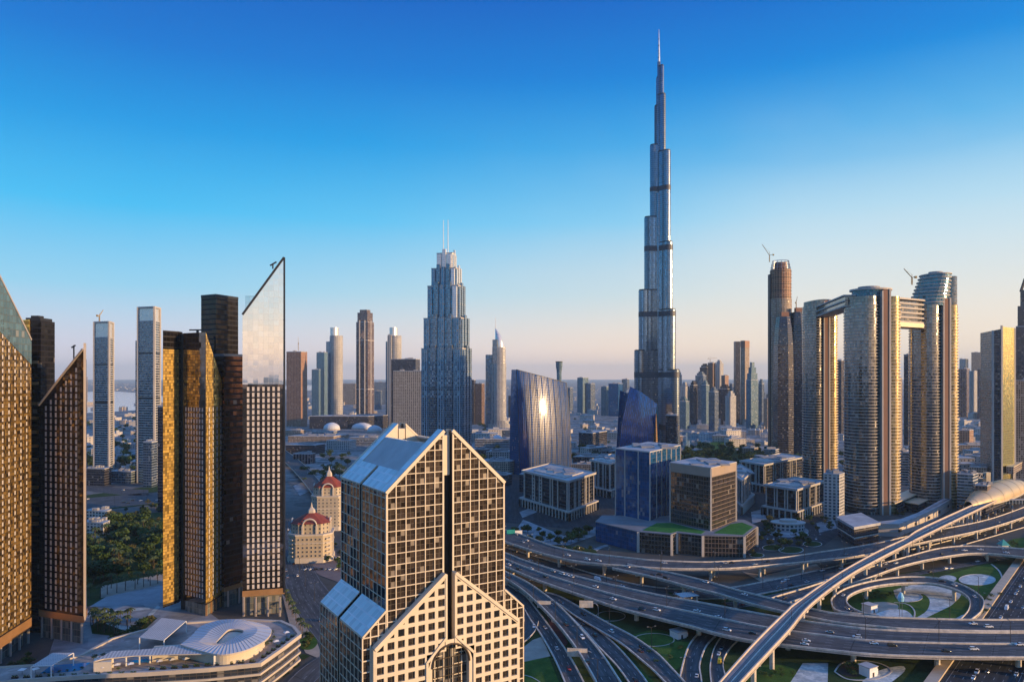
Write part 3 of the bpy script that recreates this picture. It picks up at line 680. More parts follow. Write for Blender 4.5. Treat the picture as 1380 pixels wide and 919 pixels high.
# wings
wi = MB(); WZ, WT, WW = 80.7, 87.6, 7.6
for side in (0, 1):
    wg = MB()
    X = (lambda p: -p) if side == 0 else (lambda p: W+p)
    for a, b in ((0, qa), (qb, DQ)):
        poly = ccw([(X(WW), a), (X(.02), a), (X(.02), b), (X(WW), b)])
        wi.prism(poly, 0, (lambda x, y: WT+(WZ-WT)*((-x if side == 0 else x-W)/WW)), 0 if side else 0, 1)
        pts = [(X(WW), a+.15, WZ+.3), (X(0), a+.15, WT+.3), (X(0), b-.15, WT+.3), (X(WW), b-.15, WZ+.3)]
        slab(rf2 := MB(), pts if side == 0 else pts[::-1], .5); rf2.build('glazed_roof', [M_roofp, M_frame], root)
        xx = X(WW)
        for i in range(7):
            q = a+(b-a)*i/6; wg.box(min(xx, xx+(-.16 if side == 0 else .16)), max(xx, xx+(-.16 if side == 0 else .16)), q-.1, q+.1, 40, WZ)
        z = 42
        while z < WZ: wg.box(min(xx, xx+(-.14 if side == 0 else .14)), max(xx, xx+(-.14 if side == 0 else .14)), a, b, z-.11, z+.11); z += 3.5
    for i in range(4):
        p = i*WW/3; x = X(p); wg.box(x-.2, x+.2, -.3, .02, 40, WT+(WZ-WT)*p/WW)
    z = 42
    while z < WT:
        lim = WW if z < WZ else WW*(WT-z)/(WT-WZ); wg.box(min(X(0), X(lim)), max(X(0), X(lim)), -.27, .02, z-.18, z+.18); z += 3.5
    wg.bar((X(WW), -.2, WZ+.1), (X(0), -.2, WT+.1), .6, .6)
    wg.build('mullion_grid', M_frame, root)
wi.build('wing', [M_bglass, M_corr], root)
# punched-window portal standing proud of the front
PA, PB, PE, PR, PQ = -4.4, W+4.4, 77.0, 98.0, -2.2
pz = lambda p: PE+(PR-PE)*(1-abs(p-W/2)/(W/2+4.4))
po = MB(); spots = []; pit = 3.45; dep = .7; ow = 2.3
cl = []
def cell(p0, p1, z0, z1):
    """a wall cell with an opening and its reveals"""
    cx, cz = (p0+p1)/2, (z0+z1)/2; a, b, c, d = cx-ow/2, cx+ow/2, cz-ow/2, cz+ow/2; y = PQ
    F4 = lambda *t: po.face([(p, y, z) for p, z in t])
    F4((p0, z0), (p1, z0), (b, c), (a, c)); F4((p1, z0), (p1, z1), (b, d), (b, c)); F4((p1, z1), (p0, z1), (a, d), (b, d)); F4((p0, z1), (p0, z0), (a, c), (a, d))
    for (e, f) in (((a, c), (b, c)), ((b, c), (b, d)), ((b, d), (a, d)), ((a, d), (a, c))):
        po.face([(e[0], y, e[1]), (f[0], y, f[1]), (f[0], y+dep, f[1]), (e[0], y+dep, e[1])])
    spots.append((cx, y+dep-.02, c))
def clip(poly, ax, ay, c):
    out = []
    for i in range(len(poly)):
        p, q = poly[i], poly[(i+1) % len(poly)]; dp, dq = ax*p[0]+ay*p[1]-c, ax*q[0]+ay*q[1]-c
        if dp <= 0: out.append(p)
        if dp*dq < 0: t = dp/(dp-dq); out.append((p[0]+(q[0]-p[0])*t, p[1]+(q[1]-p[1])*t))
    return out
for side in (0, 1):
    for k in range(7):
        p1 = s0-.2-k*pit; p0 = p1-pit
        if k == 6: p0 = max(p0, PA)
        if p1 <= PA+.1: continue
        z = 30.0
        while z < PR:
            z1 = z+3.5; P0, P1 = (p0, p1) if side == 0 else (W-p1, W-p0)
            cz0 = z
            tz = min(pz(P0), pz(P1))
            inner = (k < 2) and z < 70.4
            if not inner:
                if z1+.7 < tz and (P1-P0) > 3: cell(P0, P1, z, z1)
                else:
                    L = [(P0, z), (P1, z), (P1, z1), (P0, z1)]; s_ = (PR-PE)/(W/2+4.4)
                    L = clip(L, -s_, 1, PE-s_*PA) if side == 0 else clip(L, s_, 1, PE+s_*PB)
                    if len(L) > 2: po.face([(p, PQ, zz) for p, zz in L])
                    w_ = [(P0+.65, z+.65), (P1-.65, z+.65), (P1-.65, z1-.65), (P0+.65, z1-.65)]
                    if P1-P0 > 3:
                        w_ = clip(w_, -s_, 1, PE-s_*PA-1.3) if side == 0 else clip(w_, s_, 1, PE+s_*PB-1.3)
                        if len(w_) > 2: cl.append([(p, PQ-.03, zz) for p, zz in w_])
            z = z1
R0, AC, SZ = 6.7, W/2, 67.3
xl, xr = s0-.2-2*pit, s1+.2+2*pit
arc = [(AC-R0, 20), (AC-R0, 45)]+[(AC-R0*math.cos(math.pi*k/16), SZ+R0*math.sin(math.pi*k/16)) for k in range(17)]+[(AC+R0, 45), (AC+R0, 20)]
out = [(xl, 20), (xl, 45)]+[((xl+(xr-xl)*k/16), 72.0 if 2 < k < 14 else 68+abs(k-8)*-.0+(.0)) for k in range(17)]+[(xr, 45), (xr, 20)]
out = [(xl, 20), (xl, 45)]+[(xl+(xr-xl)*k/16, min(72.0+abs(0), 65.5+6.5*min(1, (8-abs(k-8))/2.0)) if k not in (0, 16) else 65.5) for k in range(17)]+[(xr, 45), (xr, 20)]
out = [(x, 75.5 if 4 < i-2 < 12 and 2 <= i < 19 else z) for i, (x, z) in enumerate(out)]
for (a, b), (c, d) in zip(zip(arc, arc[1:]), zip(out, out[1:])):
    po.face([(c[0], PQ, c[1]), (d[0], PQ, d[1]), (b[0], PQ, b[1]), (a[0], PQ, a[1])][::-1])
    po.face([(a[0], PQ, a[1]), (b[0], PQ, b[1]), (b[0], PQ+2.0, b[1]), (a[0], PQ+2.0, a[1])])
# cheeks: edges, rake tops and the slot's sides
for a, b in (((PA, 0), (PA, PE)), ((PB, 0), (PB, PE))): po.bar((a[0], PQ/2, a[1]+20), (b[0], PQ/2, b[1]), 2.1, .9, up=(1, 0, 0))
for A_, B_ in (((PA, PE), (s0-.2, pz(s0-.2))), ((PB, PE), (s1+.2, pz(s1+.2)))): po.bar((A_[0], PQ/2-.2, A_[1]), (B_[0], PQ/2-.2, B_[1]), 2.5, 1.0)
for p in (s0-.2, s1+.2): po.bar((p, PQ/2-.15, 74), (p, PQ/2-.15, pz(p)), .7, 2.3, up=(0, 1, 0))
for sgn in (-1, 1):
    po.bar((AC+sgn*1.7, PQ-.15, 76.3), (AC+sgn*8.5, PQ-.15, 69.6), .5, .8); po.bar((AC+sgn*8.5, PQ-.15, 69.8), (AC+sgn*8.5, PQ-.15, 20), .8, .5, up=(0, 1, 0))
po.build('portal', M_frame, root)
pc = MB()
for f in cl: pc.face(f)
pc.face([(AC-R0-.5, -.25, 20), (AC+R0+.5, -.25, 20), (AC+R0+.5, -.25, 75), (AC-R0-.5, -.25, 75)])
pc.build('arch_glazing', M_blackg, root)
ag = MB()
for k in range(-3, 4): ag.box(AC+k*1.9-.08, AC+k*1.9+.08, -.45, -.26, 20, 74-.3*k*k)
for k in range(12): ag.box(AC-R0, AC+R0, -.43, -.27, 40+k*2.9, 40.2+k*2.9)
ag.tube([(AC-R0*math.cos(math.pi*k/16), PQ-.1, SZ+R0*math.sin(math.pi*k/16)) for k in range(17)], .35, 6)
ag.build('arch_bars', plain('bronze_bars', (.07, .05, .035), .5, .3), root)
wb = MB(); wb.box(-ow/2, ow/2, -.05, 0, 0, ow); wbm = wb.mesh('window', M_bglass)
wc = MB(); wc.box(-.05, .05, -.1, -.04, 0, ow); wc.box(-ow/2, -.05, -.1, -.04, ow/2-.05, ow/2+.05); wc.box(.05, ow/2, -.1, -.04, ow/2-.05, ow/2+.05); wcm = wc.mesh('glazing_bar', M_dark)
spots.sort(key=lambda s: -s[2]); rest = MB()
for i, (x, y, z) in enumerate(spots):
    if i < 96:
        o = bpy.data.objects.new('window', wbm); scene.collection.objects.link(o); o.parent = root; o.location = (x, y, z)
        c = bpy.data.objects.new('glazing_bar', wcm); scene.collection.objects.link(c); c.parent = o
    else: rest.box(x-ow/2, x+ow/2, y-.05, y, z, z+ow)
if rest.f: o = rest.build('windows', M_bglass, root); o['kind'] = 'stuff'
# ------------------------------------------------------------------ the dark window towers at the left
M_clad = facade('dark_mirror_cladding', wall=(.03, .026, .024), glass=(.17, .145, .13), bay=3.2, flr=3.9, ww=.97, wh=.97, gm=.9, gr=.04, jit=.012, var=.25, blind=0, wob=.05, wobs=.05)
M_clad_sunset = facade('sunset_tinted_cladding', wall=(.06, .04, .02), glass=(.70, .45, .11), bay=1.6, flr=1.95, ww=.9, wh=.88, gm=.55, gr=.26, jit=.09, var=.6, blind=0, wob=.22, wobs=.09)  # gold of the mirrored sunset is put into the panel colour
M_mirror = facade('pale_sky_mirror_glass', wall=(.62, .63, .63), glass=(.86, .87, .86), bay=3.2, flr=3.9, ww=.97, wh=.97, gm=.95, gr=.03, jit=.003, var=.05, blind=0, wob=.008, wobs=.04)
M_panew = plain('pale_window_glass', (.64, .58, .53), .22, .1, var=.15, scale=.3)
M_blackc = facade('black_cladding', wall=(.012, .010, .010), glass=(.03, .025, .022), bay=3.0, flr=3.6, ww=.95, wh=.72, gm=.7, gr=.12, jit=.02, blind=.02)
M_copper = plain('copper_soffit', (.45, .25, .11), .4, .4, var=.12)
M_edge = plain('pale_metal_edge', (.55, .48, .42), .45, .4, var=.08)
M_lobby = facade('lobby_glass', wall=(.2, .17, .13), glass=(.3, .32, .28), bay=2.4, flr=4, ww=.9, wh=.9, gm=.6, gr=.08)
wm_std = window_mesh(1.6, 2.8, M_panew, M_dark); wm_wide = window_mesh(2.3, 2.5, M_panew, M_dark)

M_clad_sunset1 = facade('dark_sunset_tinted_cladding', wall=(.03, .022, .014), glass=(.36, .22, .06), bay=1.65, flr=1.95, ww=.86, wh=.86, gm=.6, gr=.24, jit=.09, var=.85, blind=0, wob=.25, wobs=.06)  # darker version, sunset reflection again painted as gold base colour
# T2 : slanted-top tower second from the left
ft = foot([(53, 450), (112.5, 437), (117, 452)]); c = centre(ft); r_ = rel(ft, c)
t2 = thing('hotel_tower', 'dark tower with slanting top and rooftop mast, second from the left edge', 'tower', c)
zL, zR = ZV(546, 450), ZV(470, 437); xl_, xr_ = min(p[0] for p in r_), max(p[0] for p in r_)
fz = lambda x, y: zL+(zR-zL)*min(max((x-r_[0][0])/(r_[1][0]-r_[0][0]), 0), 1)
r_ = [(p.x-c.x, p.y-c.y) for p in [PD(53, 450), PD(112.5, 437), PD(117, 452)]]; r_.append((r_[0][0]+r_[2][0]-r_[1][0], r_[0][1]+r_[2][1]-r_[1][1]))
M_clad_b = facade('black_mirror_cladding', wall=(.02, .017, .016), glass=(.045, .04, .042), bay=2.1, flr=3.9, ww=.96, wh=.96, gm=.8, gr=.05, jit=.012, var=.3, blind=0)
mb = MB(); mb.prism(r_, 17, fz, 0, 0, True); mb.build('tower_body', M_clad_b, t2)
windows(t2, wm_std, sorted(face_grid(r_[0], r_[1], 18.5, lambda x, y: fz(x, y)-2, 4.25, 3.9, margin=2.0), key=lambda s: s[2]))
mb = MB(); a, b = Vector((*r_[0], 0)), Vector((*r_[1], 0)); off = Vector((0, -.3, 0))
mb.bar(a+Vector((0, 0, zL))+off, b+Vector((0, 0, zR))+off, 1.2, 1.0); e = Vector((*r_[2], 0))
mb.prism([tuple(b[:2]), tuple((b+(e-b)*.5+Vector((.6, 0, 0)))[:2]), tuple((b+(e-b)*.5)[:2]), (b.x-.3, b.y+3)], 14, zR+3.5); mb.build('edge_fin', M_edge, t2)
mb = MB(); mb.prism(shift(r_, .4), 13, 17, mb=True); mb.build('soffit_band', M_copper, t2)
for i in range(5):
    p = a.lerp(b, .05+.9*i/4); mb = MB(); mb.box(p.x-.5, p.x+.5, p.y+.2, p.y+1.2, -.3, 13); mb.build('column', M_edge, t2)
mb = MB(); mb.prism(inset(r_, .85), 0, 13.2); mb.build('lobby', M_lobby, t2)
mb = MB(); px = a.lerp(b, .72); zz = fz(px.x, px.y); mb.tube([(px.x, px.y+3, zz-2), (px.x, px.y+3, zz+12)], .45, 6); mb.bar((px.x-1.4, px.y+3, zz+10.5), (px.x+1, px.y+3, zz+12), .7); mb.build('mast', M_dark, t2)

# T1 : the tower cut by the left edge of the frame
w1 = [PD(-58, 395), PD(-14, 397), PD(41.5, 441), PD(-30, 446)]; c = Vector((sum(p.x for p in w1)/4, sum(p.y for p in w1)/4, 0)); r_ = [(p.x-c.x, p.y-c.y) for p in w1]
t1 = thing('hotel_tower', 'gold-lit dark tower with steep slanting top, cut by the left edge', 'tower', c)
zA, zB = ZV(346, 397), ZV(458, 441)
fz1 = lambda x, y: zA+(zB-zA)*(y-r_[1][1])/(r_[2][1]-r_[1][1]) if r_[1][1] < y else zA
mb = MB(); mb.prism(r_, 15, fz1, 0, 0, True)
for k in range(1, len(r_)): pass
mb.build('tower_body', M_clad, t1)
a, b = Vector((*r_[1], 0)), Vector((*r_[2], 0)); dn = (b-a).normalized(); nn = Vector((dn.y, -dn.x, 0))
mb = MB(); q0, q1 = a+nn*.25, b+nn*.25
for k in range(8):
    p, q = q0.lerp(q1, k/8), q0.lerp(q1, (k+1)/8); L = (q1-q0).length
    mb.face([(p.x, p.y, 16), (q.x, q.y, 16), (q.x, q.y, fz1(q.x, q.y)-1), (p.x, p.y, fz1(p.x, p.y)-1)], [(L*k/8, 16), (L*(k+1)/8, 16), (L*(k+1)/8, fz1(q.x, q.y)-1), (L*k/8, fz1(p.x, p.y)-1)])
mb.build('glazed_skin', M_clad_sunset1, t1)
mb = MB(); q2, q3 = a+nn*.4, b+nn*.4
for k in range(8):                                               # the blue-green glass of the sloping top
    p, q = q2.lerp(q3, k/8), q2.lerp(q3, (k+1)/8); L = (q3-q2).length; zc = lambda w: fz1(w.x, w.y)-1; zb0 = lambda w: zc(w)-34+20*((w-q2).length/L)
    mb.face([(p.x, p.y, zb0(p)), (q.x, q.y, zb0(q)), (q.x, q.y, zc(q)), (p.x, p.y, zc(p))], [(L*k/8, zb0(p)), (L*(k+1)/8, zb0(q)), (L*(k+1)/8, zc(q)), (L*k/8, zc(p))])
mb.build('blue_glazing', facade('blue_green_skin', wall=(.10, .12, .12), glass=(.10, .19, .22), bay=3.3, flr=3.9, ww=.9, wh=.9, gm=.5, gr=.1, jit=.02, var=.3, blind=.03), t1)
windows(t1, window_mesh(1.7, 2.3, M_panew, M_dark), sorted(face_grid(tuple(q0[:2]), tuple(q1[:2]), 18, lambda x, y: fz1(x, y)-14, 6.6, 3.9, margin=1.2), key=lambda s: s[2]))
mb = MB(); mb.bar(a+Vector((0, 0, zA)), b+Vector((0, 0, zB)), 1.2, 1.0); mb.build('edge_fin', M_edge, t1)
mb = MB(); mb.prism(shift(r_, .5), 9, 15, mb=True); mb.build('soffit_band', M_copper, t1)
mb = MB(); mb.prism(inset(r_, .8), 0, 9.2); mb.build('lobby', M_lobby, t1)
for i in range(5):
    p = a.lerp(b, .04+.92*i/4); mb = MB(); mb.box(p.x-1.1, p.x-.1, p.y-.5, p.y+.5, -.3, 9); mb.build('column', M_edge, t1)

# the black core slab with golden ledges between them
w = [PD(31, 458), PD(55, 458)]; c = Vector(((w[0].x+w[1].x)/2, 462, 0)); hw = (w[1].x-w[0].x)/2
k1 = thing('core_tower', 'narrow black slab with short golden ledges between the two left slanted towers', 'tower', c)
mb = MB(); mb.box(-hw, hw, -4, 10, 0, ZV(432, 458)); mb.build('tower_body', M_blackc, k1)
mb = MB(); mb.box(-hw-.2, -hw+4.4, -4.5, -4.02, ZV(520, 458), ZV(431, 458)); mb.build('glazed_skin', M_clad_sunset, k1)
mb = MB(); mb.box(-hw+1, hw-1, -3, 9, ZV(432, 458), ZV(428, 458)); mb.box(-2, 3, -2, 3, ZV(428, 458), ZV(425, 458)); mb.build('plant_room', M_dark, k1)
for v in (488, 516.5, 543.5, 563, 582, 600.5, 619, 638, 656, 674, 692, 705):
    mb = MB(); mb.box(-hw+4.6, hw-1.2, -5.6, -4.02, ZV(v+2, 458), ZV(v-2, 458)); mb.build('ledge', M_copper, k1)

# right-hand pair: T3, T4 (black), T5
w = [PD(247, 499), PD(277, 487), PD(301, 512)]; c = (w[0]+w[2])/2; r_ = [(p.x-c.x, p.y-c.y) for p in w]; r_.append((r_[0][0]+r_[2][0]-r_[1][0], r_[0][1]+r_[2][1]-r_[1][1]))
t3 = thing('hotel_tower', 'tower of mirror glass with golden sides and a bar-shaped roof crane, beside the black slab', 'tower', (c.x, c.y, 0))
zt3, zt3b = ZV(448, 490), ZV(520, 510)
f3 = lambda x, y: zt3 if abs(y-r_[2][1]) > .01 and y < r_[2][1] else (zt3b if abs(x-r_[2][0]) < .01 else zt3)
mb = MB(); mb.prism(r_, 8, f3, 0, 0, True); mb.build('tower_body', M_clad, t3)
a, b, e = (Vector((*p, 0)) for p in r_[:3]); dn = (e-b).normalized(); nn = Vector((dn.y, -dn.x, 0)); L = (e-b).length
mb = MB(); q0, q1 = b+nn*.2, e+nn*.2
mb.face([(q0.x, q0.y, 9), (q1.x, q1.y, 9), (q1.x, q1.y, zt3b), (q0.x, q0.y, zt3)], [(0, 9), (L, 9), (L, zt3b), (0, zt3)]); mb.build('glazed_skin', M_clad_sunset, t3)
wl = [PD(219.5, 488), PD(241, 500), PD(246, 508)]; lp = [(p.x-c.x, p.y-c.y) for p in wl]; lp.append((lp[0][0]+lp[2][0]-lp[1][0], lp[0][1]+lp[2][1]-lp[1][1]+8))
mb = MB(); mb.prism(lp, 6, ZV(446, 495), 0, 0, True); mb.build('side_wing', M_blackc, t3)
la, lb = Vector((*lp[0], 0)), Vector((*lp[1], 0)); n2 = Vector(((lb-la).y, -(lb-la).x, 0)).normalized()*.15; L = (lb-la).length
mb = MB(); p, q = la+n2, lb+n2; zz = ZV(471, 496); mb.face([(p.x, p.y, 8), (q.x, q.y, 8), (q.x, q.y, zz), (p.x, p.y, zz)], [(0, 8), (L, 8), (L, zz), (0, zz)]); mb.build('glazed_skin', M_clad_sunset, t3)
rec = [(lp[1][0], lp[1][1]+3), (r_[0][0]+.5, r_[0][1]+4), (r_[0][0]+3, r_[0][1]+16), (lp[1][0]-1, lp[1][1]+14)]
mb = MB(); mb.prism(ccw(rec), 0, ZV(449, 500)); mb.build('recess', M_slot, t3)
sp_ = face_grid(r_[0], r_[1], 12, lambda x, y: ZV(545, 490), 2.9, 3.9, margin=.8)+face_grid(tuple(q0[:2]), tuple(q1[:2]), 12, lambda x, y: ZV(545, 490), 5.4, 3.9, margin=1.5)
windows(t3, wm_std, sorted(sp_, key=lambda s: (s[3], -s[2])))
mb = MB(); mb.prism(inset(r_, .9), 0, 8.1); mb.build('lobby', M_lobby, t3)
for i in range(4):
    p = b.lerp(e, .1+.8*i/3); mb = MB(); mb.box(p.x-1.2, p.x-.2, p.y-.5, p.y+.5, -.3, 8); mb.build('column', M_copper, t3)
mb = MB(); zz = ZV(446, 495); mb.bar((-9, -2, zz+1.2), (7, -2, zz+1.2), .6, .9); mb.box(-4, -2.6, -2.6, -1.4, zz-2, zz+1); mb.build('roof_crane', M_dark, t3)

w = [PD(271, 532), PD(291, 524), PD(321, 545)]; c = (w[0]+w[2])/2; r_ = [(p.x-c.x, p.y-c.y) for p in w]; r_.append((r_[0][0]+r_[2][0]-r_[1][0], r_[0][1]+r_[2][1]-r_[1][1]))
t4 = thing('core_tower', 'taller black glass slab rising between the mirror tower and the slanted blade', 'tower', (c.x, c.y, 0))
mb = MB(); mb.prism(r_, 0, ZV(399, 530)); mb.build('tower_body', M_blackc, t4)
mb = MB(); mb.prism(shift(r_, .15), ZV(401, 530), ZV(397.5, 530), mb=True); mb.build('parapet', M_dark, t4)
w = [PD(285, 517), PD(302, 507), PD(329, 522)]; c = (w[0]+w[2])/2; r_ = [(p.x-c.x, p.y-c.y) for p in w]; r_.append((r_[0][0]+r_[2][0]-r_[1][0], r_[0][1]+r_[2][1]-r_[1][1]-7))
t4b = thing('core_tower', 'lower brown-black slab in front of the taller black slab', 'tower', (c.x, c.y, 0))
M_brownc = facade('brown_cladding', wall=(.03, .018, .013), glass=(.16, .075, .04), bay=3.0, flr=3.9, ww=.96, wh=.7, gm=.7, gr=.15, jit=.03, blind=.02)
mb = MB(); mb.prism(r_, 14, ZV(479, 512)); mb.build('tower_body', M_brownc, t4b)
mb = MB(); mb.prism(shift(r_, .15), ZV(480, 512), ZV(477, 512), mb=True); mb.build('parapet', M_edge, t4b)
mb = MB(); mb.prism(shift(r_, .2), 11, 14, mb=True); mb.build('soffit_band', M_copper, t4b)
mb = MB(); mb.prism(inset(r_, .9), 0, 11.1); mb.build('lobby', M_lobby, t4b)
for f in (.2, .75):
    p = Vector((*r_[1], 0)).lerp(Vector((*r_[2], 0)), f); mb = MB(); mb.box(p.x-.5, p.x+.5, p.y-.6, p.y+.4, -.3, 11); mb.build('column', M_edge, t4b)

w = [PD(327, 489), PD(383, 496), PD(383, 519), PD(327, 512)]; c = (w[0]+w[2])/2; r_ = [(p.x-c.x, p.y-c.y) for p in w]
r_[2] = (r_[1][0]-9, r_[2][1]); r_[3] = (r_[0][0]-1, r_[3][1])
t5 = thing('hotel_tower', 'tall blade of pale mirror glass with a long slanting top, right of the black slabs', 'tower', (c.x, c.y, 0))
z0_, z1_ = ZV(424, 489), ZV(347, 496); x0_, x1_ = r_[0][0], r_[1][0]
f5 = lambda x, y: z0_+(z1_-z0_)*(x-x0_)/(x1_-x0_)
zm = ZV(518, 490)  # reflected horizon: pale skin above, dark cladding below, putting the reflection into colour
mb = MB(); mb.prism(r_, 17, f5, 0, 0, True); mb.build('tower_body', M_clad, t5)
sk = MB(); L = x1_-x0_; ya, yb = r_[0][1]-.25, r_[1][1]-.25
sk.face([(x0_, ya, zm), (x1_, yb, zm), (x1_, yb, z1_-.6), (x0_, ya, z0_-.6)], [(0, zm), (L, zm), (L, z1_), (0, z0_)]); sk.build('glazed_skin', M_mirror, t5)
windows(t5, wm_std, sorted(face_grid(r_[0], r_[1], 18, lambda x, y: zm, 3.25, 3.9, margin=.9), key=lambda s: -s[2]))
mb = MB(); mb.bar((x0_, ya-.1, z0_), (x1_, yb-.1, z1_), 1.0, 1.4); mb.box(x1_-.4, x1_+.5, yb-.3, yb+1, 14, z1_); mb.build('edge_fin', M_dark, t5)
mb = MB(); mb.box(x0_-1.5, x0_+8, ya+9, ya+17, 20, ZV(400, 505)); mb.build('side_wing', M_mirror, t5)
mb = MB(); p = Vector((x0_+.78*L, ya+1, f5(x0_+.78*L, 0))); mb.tube([p, p+Vector((0, 0, 3.2))], .5, 6); mb.bar(p+Vector((-1.8, 0, 2.2)), p+Vector((2.4, 0, 4.6)), 1.0, .8); mb.build('roof_crane', M_dark, t5)
mb = MB(); mb.prism(shift(r_, .3), 13, 17, mb=True); mb.build('soffit_band', M_copper, t5)
mb = MB(); mb.prism(inset(r_, .88), 0, 13.1); mb.build('lobby', M_lobby, t5)
for i in range(4):
    x = x0_+.7+(L-1.4)*i/3; mb = MB(); mb.box(x-.55, x+.55, ya-.2, ya+.9, -.3, 13); mb.build('column', M_edge, t5)

# ------------------------------------------------------------------ hotel podium at the bottom left
PZ = 16.0
M_pod = plain('podium_render', (.50, .44, .37), .75, var=.12, scale=.08); M_terr = paving_mat('terrace_paving', (.30, .25, .22), (.42, .36, .32), .25)
M_shade = facade('slatted_shade', wall=(.62, .60, .57), glass=(.34, .34, .35), bay=1.6, flr=1.2, ww=.55, wh=.75, gm=0, gr=.6, jit=0, var=.1, blind=0)
M_shell = plain('white_shell_roof', (.60, .62, .64), .5, var=.06, scale=.05); M_podg = facade('podium_glass', wall=(.07, .06, .055), glass=(.12, .14, .17), bay=3.2, flr=4.4, ww=.9, wh=.92, gm=.7, gr=.08)
pod = thing('podium_building', 'low hotel podium with banded edge, roof terrace and curved white canopy', 'building', (0, 0, 0))
edge = [(-70, 932), (17, 918), (120, 911), (200, 907), (280, 902), (350, 895), (380, 874), (404, 856)]
backp = [(396, 846), (378, 838), (330, 836), (280, 838), (225, 842), (150, 862), (110, 884), (60, 896), (-70, 905)]
ol = ccw([(p.x, p.y) for p in (P(u, v, PZ) for u, v in edge+backp)]); cpd = centre(ol); pod.location = cpd; ol = [(x-cpd.x, y-cpd.y) for x, y in ol]
mb = MB(); mb.prism(inset(ol, .985), 0, PZ-.6); mb.build('glazed_wall', M_podg, pod)
mb = MB(); mb.prism(inset(ol, .99), PZ-.6, PZ, mb=True); mb.build('terrace', M_terr, pod)
for z, g_ in ((PZ+.1, .9), (PZ-4.4, .5), (PZ-8.8, .5), (PZ-13, .5)):
    mb = MB(); o_, i_ = shift(ol, g_), shift(ol, -1.0); n = len(ol)
    for i in range(n):
        j = (i+1) % n
        for q in (([o_[i], o_[j]], z-1.1, z+.9 if z > PZ else z), ):
            (p, r), lo, hi = q; mb.face([(p[0], p[1], lo), (r[0], r[1], lo), (r[0], r[1], hi), (p[0], p[1], hi)])
            mb.face([(p[0], p[1], hi), (r[0], r[1], hi), (i_[j][0], i_[j][1], hi), (i_[i][0], i_[i][1], hi)]); mb.face([(i_[i][0], i_[i][1], lo), (i_[j][0], i_[j][1], lo), (r[0], r[1], lo), (p[0], p[1], lo)])
            mb.face([(i_[j][0], i_[j][1], lo), (i_[i][0], i_[i][1], lo), (i_[i][0], i_[i][1], hi), (i_[j][0], i_[j][1], hi)])
    mb.build('parapet' if z > PZ else 'floor_band', M_pod, pod)
def pz_(u, v, z): p = P(u, v, z); return Vector((p.x-cpd.x, p.y-cpd.y, z))
CZ = 23.0
outer = sm([(243, 868), (258, 856), (273, 842), (305, 834), (340, 837), (365, 846), (361, 859), (344, 870), (322, 878), (291, 881)], 49)
hole = sm([(291, 865), (299, 856), (308, 848), (318, 847), (328, 849), (326, 853), (318, 857), (308, 862), (300, 866), (294, 867)], 49)
mb = MB(); O = [pz_(u, v, CZ) for u, v in outer]; I = [pz_(u, v, CZ+.4) for u, v in hole]
k0 = min(range(48), key=lambda k: (I[k]-O[0]).length); I = I[k0:]+I[:k0]
up = Vector((0, 0, .9))
for i in range(48):
    j = (i+1) % 48
    mid = lambda k: O[k].lerp(I[k], .5)+Vector((0, 0, .8))
    for A_, B_ in ((O, mid), (mid, I)):
        ga = (lambda k: A_[k]) if isinstance(A_, list) else A_; gb = (lambda k: B_[k]) if isinstance(B_, list) else B_
        q = [ga(i), ga(j), gb(j), gb(i)]
        nrm_ = (q[1]-q[0]).cross(q[3]-q[0]); q = q if nrm_.z > 0 else q[::-1]
        mb.face(q, None, 0); mb.face([p-up for p in q[::-1]], None, 0)
    for S_ in (O, I): mb.face([S_[i]-up, S_[j]-up, S_[j], S_[i]], None, 1)
mb.build('shell_canopy', [M_shell, M_pod], pod)
mb = MB()
for i in range(0, 48): p, m_, q = O[i], O[i].lerp(I[i], .5)+Vector((0, 0, .85)), I[i]; mb.bar(p+Vector((0, 0, .06)), m_+Vector((0, 0, .02)), .14, .14); mb.bar(m_+Vector((0, 0, .02)), q+Vector((0, 0, .06)), .14, .14)
mb.build('roof_seams', M_pod, pod)
for i in range(0, 48): mb = None
rp_ = random.Random(3)
pl_px = [(20+i*16, 915-i*.55) for i in range(11)]+[(205+i*15, 904-i*1.15) for i in range(10)]+[(356+i*6.5, 887-i*4.6) for i in range(7)]
pt0 = None
for u, v in pl_px:
    p = P(u, v-1.5, PZ); p.z = PZ
    if pt0 is None:
        pt0 = thing('planter', 'dark planter box along the edge of the podium terrace', 'planter', p, 0, 'planters along the podium terrace'); mb = MB(); mb.box(-1.5, 1.5, -.5, .5, 0, .7); mb.build('box', M_slot, pt0); mb = MB()
        for k in range(70): q = Vector((rp_.uniform(-1.4, 1.4), rp_.uniform(-.45, .45), rp_.uniform(.7, 1.5))); e = rp_.uniform(.12, .28); a_ = Vector((rp_.gauss(0, 1), rp_.gauss(0, 1), rp_.gauss(0, 1))).normalized(); b_ = a_.cross(Vector((.3, .5, .8))).normalized(); mb.face([q-a_*e, q-b_*e, q+a_*e, q+b_*e])
        mb.build('leaves', M_lawn, pt0)
    else: dup(pt0, p, rp_.uniform(-.2, .2))
u0 = None
